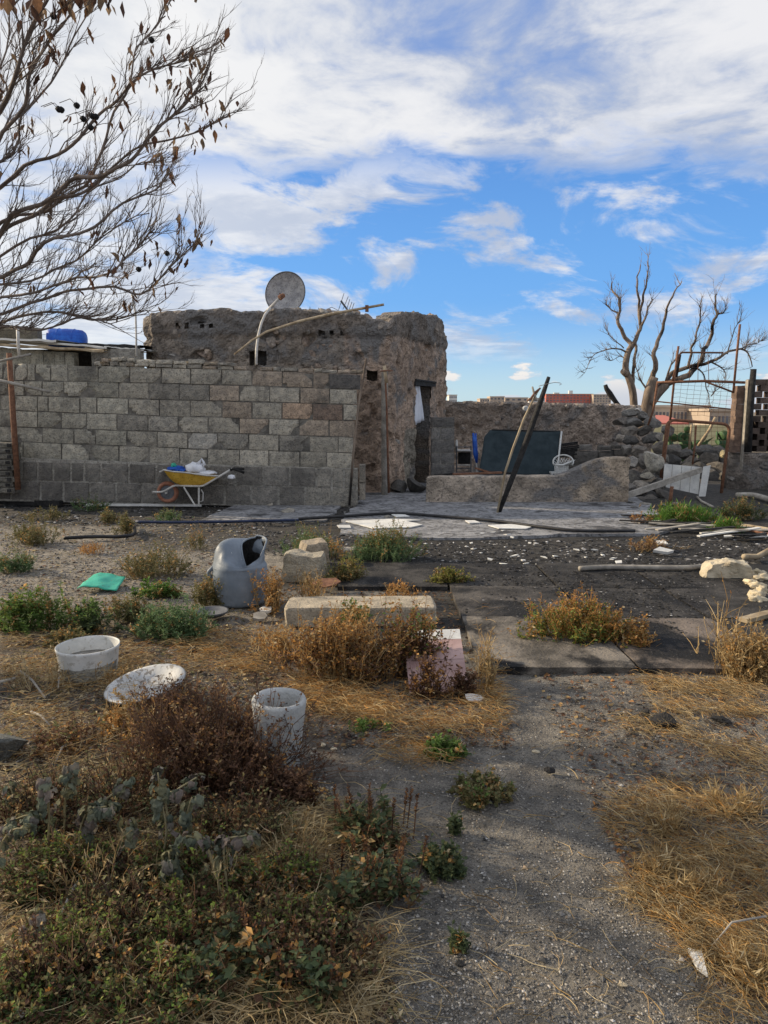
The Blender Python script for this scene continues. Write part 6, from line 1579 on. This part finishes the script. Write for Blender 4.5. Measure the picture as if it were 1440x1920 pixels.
mallow(160, 1600, [(165, 1530, 0), (200, 1498, 0), (225, 1478, .02), (238, 1462, .03)], 'wilted plant stem slanting right towards the brown shrub', 9)
mallow(150, 1640, [(150, 1560, 0), (165, 1520, -.02), (185, 1515, -.03), (200, 1512, -.03)], 'wilted plant with broad hanging leaves left of centre', 12, .065)
mallow(120, 1580, [(122, 1500, 0), (128, 1460, 0), (132, 1435, .02)], 'wilted plant nearest the grey stone', 8)
mallow(90, 1620, [(92, 1540, 0), (90, 1490, 0), (84, 1458, 0)], 'wilted plant left of the one nearest the grey stone', 8)
mallow(-20, 1640, [(0, 1560, 0), (40, 1532, 0), (60, 1530, 0)], 'wilted plant entering from the left edge, upper', 9)
mallow(-20, 1680, [(0, 1590, 0), (25, 1556, 0), (52, 1556, 0)], 'wilted plant entering from the left edge, lower', 8)
mallow(30, 1560, [(30, 1510, 0), (24, 1490, 0), (18, 1475, 0)], 'small wilted plant at the left edge below the grey stone', 7)
mallow(420, 1700, [(400, 1620, 0), (382, 1578, -.02), (360, 1570, -.02), (350, 1568, -.03)], 'wilted plant arching left above the pale straw', 9)
mallow(430, 1690, [(420, 1610, 0), (425, 1575, 0), (455, 1568, 0), (462, 1566, 0)], 'wilted plant arching right above the pale straw', 11, .06)
mallow(318, 1700, [(318, 1650, 0), (318, 1618, 0), (317, 1598, 0)], 'short wilted plant with one ball of green leaves', 7, .06)
mallow(60, 1800, [(62, 1755, 0), (58, 1735, 0), (54, 1720, 0)], 'small wilted plant low at the left', 7, .05)
mallow(235, 1640, [(238, 1580, 0), (238, 1555, 0), (236, 1540, 0)], 'small dark wilted plant between the larger ones', 7, .05)

# ------------------------------------------------------------------ straw, stems, gravel, ash
def inpoly(p, poly):
    x, y = p; c = False; j = len(poly) - 1
    for i in range(len(poly)):
        xi, yi = poly[i]; xj, yj = poly[j]
        if (yi > y) != (yj > y) and x < (xj - xi) * (y - yi) / (yj - yi) + xi: c = not c
        j = i
    return c
def samp(poly):
    x0 = min(p[0] for p in poly); x1 = max(p[0] for p in poly); y0 = min(p[1] for p in poly); y1 = max(p[1] for p in poly)
    while True:
        q = (rr(x0, x1), rr(y0, y1))
        if inpoly(q, poly): return q
def strawbed(name, polys, pal, L, wd, hgt, label=None, clump=.0, curl=.35):
    b = MB()
    for poly, n in polys:
        k = 0
        while k < n:
            q = samp(poly); c = G(*q)
            if clump and noise.noise(Vector((c.x * clump, c.y * clump, 3.3))) < rr(-.45, .30): 
                k += .34; continue
            k += 1
            a = rr(0, 6.2832); d = Vector((math.cos(a), math.sin(a), rr(-.1, .35))); l = rr(*L); z = gz(c.x, c.y) + rr(0, hgt) ** 1.0; col = pick(pal)
            p = Vector((c.x, c.y, z)); pts = [p.copy()]; turn = rr(-curl, curl)
            for i in range(4):
                p = p + d * l / 4; g0 = gz(p.x, p.y) + .003
                if p.z < g0: p.z = g0
                pts.append(p.copy()); turn = turn * .7 + rr(-.5, .5); d = Vector((d.x * math.cos(turn) - d.y * math.sin(turn), d.x * math.sin(turn) + d.y * math.cos(turn), d.z - .14 + rr(-.2, .2)))
            b.ribbon(pts, rr(.6, 1.3) * wd, col)
    o = b.build(name, 'straw', origin=(0, 3, 0), attr=True); tag(o, label, 'dry grass', kind='stuff'); return o
A_ = [(1140, 1500), (1250, 1455), (1440, 1440), (1440, 1920), (1340, 1920), (1310, 1850), (1250, 1740), (1160, 1680), (1160, 1610), (1130, 1560)]
strawbed('dry_grass', [(A_, 6500), ([(1190, 1270), (1440, 1285), (1440, 1345), (1230, 1330)], 2600), ([(1150, 1345), (1300, 1340), (1330, 1385), (1190, 1380)], 500), ([(1300, 1385), (1440, 1380), (1440, 1440), (1330, 1420)], 500)], ST + OR[:1] + PS[:2], (.04, .13), .0010, .045, 'golden dry grass lying matted on the gravel at the right', 4.0)
strawbed('dry_grass', [([(440, 1235), (700, 1290), (940, 1290), (945, 1370), (800, 1375), (560, 1330), (420, 1270)], 4200), ([(330, 1180), (540, 1190), (520, 1270), (330, 1260)], 2000), ([(700, 1385), (830, 1390), (850, 1440), (700, 1430)], 450), ([(900, 1130), (950, 1240), (945, 1330), (900, 1320)], 500)], ST + OR[:2] + PS[:1], (.05, .16), .0012, .06, 'golden dry grass matted round the concrete beam', 2.5)
strawbed('dry_grass', [([(0, 1200), (300, 1200), (320, 1330), (0, 1350)], 2600), ([(0, 1350), (260, 1340), (230, 1440), (0, 1440)], 700)], ST + OR[:2] + PS, (.07, .2), .0012, .07, 'golden dry grass round the white tub', 3.2)
strawbed('pale_stalks', [([(470, 1530), (640, 1510), (760, 1540), (790, 1660), (650, 1690), (480, 1640)], 2600), ([(300, 1720), (560, 1700), (760, 1740), (700, 1920), (280, 1920)], 3000), ([(0, 1440), (300, 1420), (330, 1600), (0, 1640)], 1200), ([(0, 1640), (320, 1620), (330, 1920), (0, 1920)], 1600)], PS + ST[:2], (.07, .20), .0013, .05, 'pale dry stalks tangled on the ground at lower left', 1.6)
strawbed('stray_stalks', [([(560, 1350), (1440, 1330), (1440, 1920), (700, 1920)], 420), ([(0, 960), (420, 960), (420, 1120), (0, 1120)], 300)], PS + ST, (.05, .16), .0014, .02, 'stray dry stalks scattered over the gravel')
def litter(name, polys, pal, label):
    b = MB()
    for poly, n in polys:
        for _ in range(n):
            c = G(*samp(poly)); z = gz(c.x, c.y) + rr(.001, .010); a = rr(0, 6.2832); d = Vector((math.cos(a), math.sin(a), rr(-.25, .35)))
            p = Vector((c.x, c.y, z)); L = rr(.008, .035) * max(1, S(c) / .0022) ** .5
            if R.random() < .55: b.leaf(p, d, Vector((rr(-.6, .6), rr(-.6, .6), 1)), L, L * rr(.12, .4), pick(pal), rr(-.5, .8))
            else: b.ribbon([p, p + d * L * .6 + Vector((0, 0, .004)), p + d * L * 1.3 + Vector((rr(-1, 1) * L * .3, rr(-1, 1) * L * .3, 0))], rr(.0007, .0016) * max(1, S(c) / .0022) ** .5, pick(pal))
    tag(b.build(name, 'straw', origin=(0, 3, 0), attr=True), label, 'plant litter', kind='stuff')
litter('plant_litter', [([(0, 1330), (260, 1330), (620, 1480), (760, 1920), (0, 1920)], 15000), ([(0, 1170), (460, 1170), (560, 1330), (280, 1350), (0, 1340)], 7000), ([(0, 960), (480, 985), (480, 1180), (0, 1200)], 5000)],
       RB + OG + PS + [(.05, .04, .03)] * 3 + ST[:2], 'brown crumbled plant litter over the left-hand soil')
litter('plant_litter', [([(440, 1240), (940, 1260), (960, 1400), (600, 1400)], 3500), ([(1000, 1260), (1440, 1270), (1440, 1900), (1200, 1700)], 5000), ([(480, 1060), (840, 1090), (940, 1240), (480, 1240)], 3000)],
       RB + ST[2:] + OR[3:] + [(.05, .04, .03)] * 2, 'brown plant litter among the golden grass')
# gravel pebbles
OCT = [(1, 0, 0), (-1, 0, 0), (0, 1, 0), (0, -1, 0), (0, 0, 1), (0, 0, -1)]
OCF = [(0, 2, 4), (2, 1, 4), (1, 3, 4), (3, 0, 4), (2, 0, 5), (1, 2, 5), (3, 1, 5), (0, 3, 5)]
PB = [(.17, .162, .15)] * 6 + [(.24, .225, .20)] * 4 + [(.33, .295, .24)] * 2 + [(.36, .33, .28), (.42, .40, .37), (.05, .05, .05), (.05, .05, .05), (.30, .23, .16)]
def pebbles(name, poly, n, size, label, pal=PB, flat=.6, zo=0.0):
    b = MB()
    for _ in range(n):
        q = samp(poly); c = G(*q); r = size[0] + (size[1] - size[0]) * R.random() ** 3.2; r *= max(1, S(c) / .0020) ** .5; col = pick(pal); a = rr(0, 6.28); ca, sa = math.cos(a), math.sin(a)
        sx, sy, sz = r * rr(.7, 1.3), r * rr(.6, 1.1), r * flat * rr(.6, 1.2); z = gz(c.x, c.y) + sz * .45 + zo; i0 = len(b.v)
        for (x, y, w_) in OCT:
            x2 = x * sx * rr(.8, 1.2); y2 = y * sy * rr(.8, 1.2); b.vert((c.x + x2 * ca - y2 * sa, c.y + x2 * sa + y2 * ca, z + w_ * sz), col)
        for f in OCF: b.f.append((f[0] + i0, f[1] + i0, f[2] + i0))
    o = b.build(name, 'pebble', origin=(0, 3, 0), attr=True); tag(o, label, 'gravel', kind='stuff')
pebbles('gravel', [(560, 1330), (930, 1270), (1440, 1290), (1440, 1920), (640, 1920), (800, 1600)], 36000, (.0012, .0058), 'loose speckled gravel of the path')
pebbles('gravel', [(560, 1330), (930, 1270), (1440, 1290), (1440, 1920), (640, 1920), (800, 1600)], 160, (.005, .013), 'larger stones strewn over the gravel path')
pebbles('gravel', [(0, 960), (500, 985), (480, 1130), (330, 1100), (0, 1120)], 9000, (.002, .011), 'grey gravel in the left middle distance')
pebbles('gravel', [(300, 1180), (560, 1330), (640, 1500), (200, 1440), (0, 1440), (0, 1330)], 9000, (.0018, .009), 'gravel round the brown shrub')
ASH = [(.02, .02, .02)] * 10 + [(.05, .05, .05)] * 7 + [(.13, .125, .12)] * 4 + [(.30, .29, .28), (.50, .49, .47)]
pebbles('ash_debris', [(420, 985), (640, 1000), (860, 1015), (1440, 1000), (1440, 1100), (1100, 1080), (850, 1085), (700, 1075), (500, 1040)], 9000, (.003, .019), 'charred crumbs and pale flakes on the burnt strip', ASH, .4)
pebbles('ash_flakes', [(880, 1085), (1440, 1085), (1440, 1170), (1000, 1180), (900, 1150)], 700, (.002, .009), 'pale ash flakes on the black panels', ASH[15:], .3, .05)
pebbles('soot_crumbs', [(700, 1062), (1440, 1075), (1440, 1180), (1250, 1200), (1000, 1185), (880, 1180), (860, 1110)], 5000, (.0025, .013), 'black soot crumbs strewn over the floor panels', [(.012, .012, .012)] * 5 + [(.035, .034, .033)] * 3 + [(.09, .088, .085)], .4, .042)
pebbles('ash_debris', [(0, 945), (660, 948), (660, 985), (0, 985)], 2500, (.004, .018), 'charred crumbs along the foot of the block wall', ASH, .4)

# ================================================================== SCORCHED FIG-LIKE TREE AT THE LEFT
tw_ = empty('scorched_tree', (-3.5, 4.3, 0)); tag(tw_, 'scorched tree with dry brown leaves reaching in from the left', 'tree')
fork = Vector((-3.35, 4.3, 1.25))
b = MB(); limb(b, [(-3.55, 4.35, -.05), (-3.5, 4.32, .5), (-3.42, 4.3, .95), tuple(fork)], .17, .13, 10); b.build('trunk', 'bark', tw_, smooth=True)
LIMBS = [
    ([(-150, 640), (0, 602), (100, 588), (170, 603), (225, 600), (280, 588)], 4.4, .026),
    ([(-150, 620), (0, 585), (90, 560), (190, 545), (265, 548), (330, 495), (372, 440)], 4.0, .028),
    ([(-160, 600), (0, 510), (60, 482), (130, 440), (220, 400), (285, 362), (300, 345)], 3.7, .036),
    ([(-160, 590), (-40, 470), (30, 410), (90, 385), (150, 365), (200, 320), (290, 275), (380, 250), (430, 216)], 4.1, .036),
    ([(-160, 560), (-60, 420), (0, 345), (90, 300), (150, 265), (200, 200), (260, 155), (310, 125), (350, 105)], 3.8, .034),
    ([(-160, 560), (-40, 460), (60, 395), (120, 345), (200, 330), (260, 290), (305, 240), (350, 190), (375, 150), (395, 110)], 3.5, .038),
    ([(-170, 520), (-80, 330), (0, 180), (30, 110), (80, 20), (100, -60)], 3.2, .040),
    ([(-170, 520), (-60, 380), (30, 220), (60, 140), (100, 60), (140, -30)], 3.6, .036),
    ([(-150, 560), (0, 420), (110, 380), (180, 300), (215, 210), (245, 140), (275, 80), (310, 30)], 4.3, .030),
    ([(-160, 600), (-20, 540), (90, 520), (150, 470), (210, 440), (280, 400)], 4.4, .026),
    ([(-150, 640), (-20, 622), (70, 606), (150, 596), (215, 612)], 3.9, .022),
    ([(-160, 600), (0, 480), (110, 425), (165, 360), (250, 310), (300, 300)], 4.6, .026),
    ([(-150, 610), (0, 560), (120, 530), (200, 520), (250, 480), (290, 430)], 3.4, .022),
    ([(-160, 560), (-60, 360), (20, 290), (60, 200), (110, 140), (140, 70), (180, 0)], 4.7, .028),
    ([(-180, 540), (-120, 330), (-60, 120), (-20, -40)], 3.9, .036), ([(-180, 540), (-100, 400), (-20, 250), (10, 100), (40, -40)], 4.6, .030),
]
TIP = []; TW = MB(); lns = []
for pts, Yd, r0 in LIMBS:
    b = MB(); Yc = 4.3; n = len(pts)
    line = [fork] + [P(x, y, Yc + (Yd - Yc) * min(1, (i + 1) / (n * .6)) + rr(-.06, .06)) for i, (x, y) in enumerate(pts)]
    ln = limb(b, line, r0 * .42, .003, 6, sub=4, jit=.05); b.build('limb', 'twig', tw_, smooth=True); lns.append(ln)
def twigs(ln, count, L, r, lvl):
    m = len(ln)
    for _ in range(count):
        i = R.randrange(m // 4, m - 1); p = ln[i]; d0 = (ln[i + 1] - ln[i]).normalized()
        side = Vector((rr(-.5, .6), rr(-.7, .7), rr(-.35, .9)))
        d = (d0 * 1.0 + side * .75).normalized(); l = L * rr(.4, 1.2) * (1 - .3 * i / m); q = p.copy(); pts = [q.copy()]; K = 5
        for k in range(K):
            q = q + d * l / K; d = (d + Vector((rr(-.32, .32), rr(-.3, .3), rr(-.2, .32)))).normalized(); pts.append(q.copy())
        TW.tube(pts, [r * (1 - .75 * k / K) for k in range(K + 1)], 4 if lvl > 0 else 3, cap=False)
        if lvl > 0: twigs(pts, R.randint(2, 4), L * .5, r * .55, lvl - 1)
        else: TIP.append(pts)
for ln in lns: twigs(ln, 32, .38, .0032, 2)
# unseen crown beyond the left edge, enlarged to thicken the foreground shade
for k in range(16):
    a = rr(2.7, 4.8); el = rr(.3, 1.2); d = Vector((math.cos(a) * math.cos(el), math.sin(a) * math.cos(el) * .9, math.sin(el))); l = rr(1.6, 2.9); q = fork.copy(); line = [q.copy()]
    for i in range(6): q = q + d * l / 6; d = (d + Vector((rr(-.2, .2), rr(-.2, .2), rr(-.1, .15)))).normalized(); line.append(q.copy())
    b = MB(); ln = limb(b, line, rr(.03, .045), .005, 6, sub=3); b.build('limb', 'twig', tw_, smooth=True); twigs(ln, 12, .6, .0065, 1)
tag(TW.build('twigs', 'twig', tw_), kind='stuff')
# dry leaves: curled, hanging; those in view are parts, the rest is one unseen mass added for shade
def dry_leaf_mesh(seed):
    b = MB()
    def f(u_, v_):
        a = (u_ - .5) * 2; w_ = .21 * math.sin(math.pi * (.06 + .90 * v_)) ; c = 1.1 + .5 * math.sin(seed)
        p = Vector((w_ * math.sin(a * c) / c * 1.2, .22 * (1 - math.cos(a * c)) * w_ * 3 + .18 * math.sin(v_ * 3 + seed), -v_ + .1 * math.cos(v_ * 2.5)))
        return p + Vector((noise.noise(p * 4 + Vector((seed * 3, 0, 0))), noise.noise(p * 4 + Vector((0, seed * 3, 0))), 0)) * .16
    b.grid(f, 4, 6); me = bpy.data.meshes.new('leaf'); me.from_pydata(b.v, [], b.f); me.polygons.foreach_set('use_smooth', [True] * len(me.polygons)); me.materials.append(MATS['dryleaf']); return me
DL = [dry_leaf_mesh(i + 1) for i in range(6)]
DC = [(.15, .075, .045), (.11, .058, .038), (.19, .105, .06), (.24, .155, .095), (.09, .05, .036), (.27, .19, .12)]
def topx(p):
    d = p - EYE; z = d.dot(_fw); return (720 + F * d.x / z, 960 - F * d.dot(_up) / z) if z > 0 else (9999, 9999)
R.shuffle(TIP); nl = 0
HOT = [(330, 470, 60), (350, 200, 60), (270, 110, 60), (110, 80, 110), (60, 180, 90), (210, 510, 60), (340, 150, 50), (290, 250, 70), (150, 130, 60), (170, 20, 80), (40, 60, 80)]
for pts in TIP * 2:
    if nl >= 150: break
    p = pts[R.randint(1, len(pts) - 1)]; x, y = topx(p)
    if x < -20 or y < -20 or y > 640: continue
    pr_ = .05 + max(math.exp(-((x - hx) ** 2 + (y - hy) ** 2) / (hr * hr)) for hx, hy, hr in HOT) * .9
    if R.random() > pr_: continue
    for _ in range(R.choice((1, 1, 2, 3))):
        sc = rr(.028, .062); place(R.choice(DL), 'leaf', tw_, p + Vector((rr(-.02, .02), rr(-.02, .02), rr(-.02, .01))), (rr(-.5, .5), rr(-.5, .5), rr(0, 6.28)), (sc * rr(.7, 1.2), sc, sc), R.choice(DC)); nl += 1
for li, n_ in ((1, 34), (3, 22), (4, 20), (5, 24), (8, 16), (7, 16), (12, 12)):
    ln = lns[li]
    for _ in range(n_):
        p = ln[int(len(ln) * rr(.66, .995))] + Vector((rr(-.10, .10), rr(-.10, .10), rr(-.07, .09))); sc = rr(.026, .06)
        place(R.choice(DL), 'leaf', tw_, p, (rr(-.5, .5), rr(-.5, .5), rr(0, 6.28)), (sc * rr(.7, 1.2), sc, sc), R.choice(DC))
fr_ = rock_mesh('fruit', 5, 'char', 2, .15, 1.0, 0)
for (px, py, Yd) in ((144, 198, 3.6), (156, 223, 3.6), (173, 218, 3.6), (180, 219, 3.6), (170, 239, 3.6), (144, 330, 3.8), (313, 475, 3.9), (284, 75, 3.7), (110, 205, 3.5), (115, 206, 3.5), (260, 505, 3.9), (100, 30, 3.4)):
    p = P(px, py, Yd); place(fr_, 'fruit', tw_, p, (0, 0, 0), (.015, .015, .014))
    b = MB(); b.tube([p, p + Vector((-.03, 0, .03)), p + Vector((-.09, .02, .02))], .0018, 3); b.build('fruit_stalk', 'twig', tw_)
lb = MB()
for pts in TIP:
    p = pts[-2]; x, y = topx(p)
    if (x > -40 and -30 < y < 660) or R.random() > .8: continue
    for _ in range(3):
        q = p + Vector((rr(-.08, .08), rr(-.08, .08), rr(-.08, .08))); lb.leaf(q, Vector((rr(-.5, .5), rr(-.5, .5), -1)), Vector((rr(-1, 1), rr(-1, 1), 0)), rr(.05, .10), rr(.012, .024), pick(DC))
tag(lb.build('unseen_dry_foliage', 'leaf', tw_, attr=True), kind='stuff')
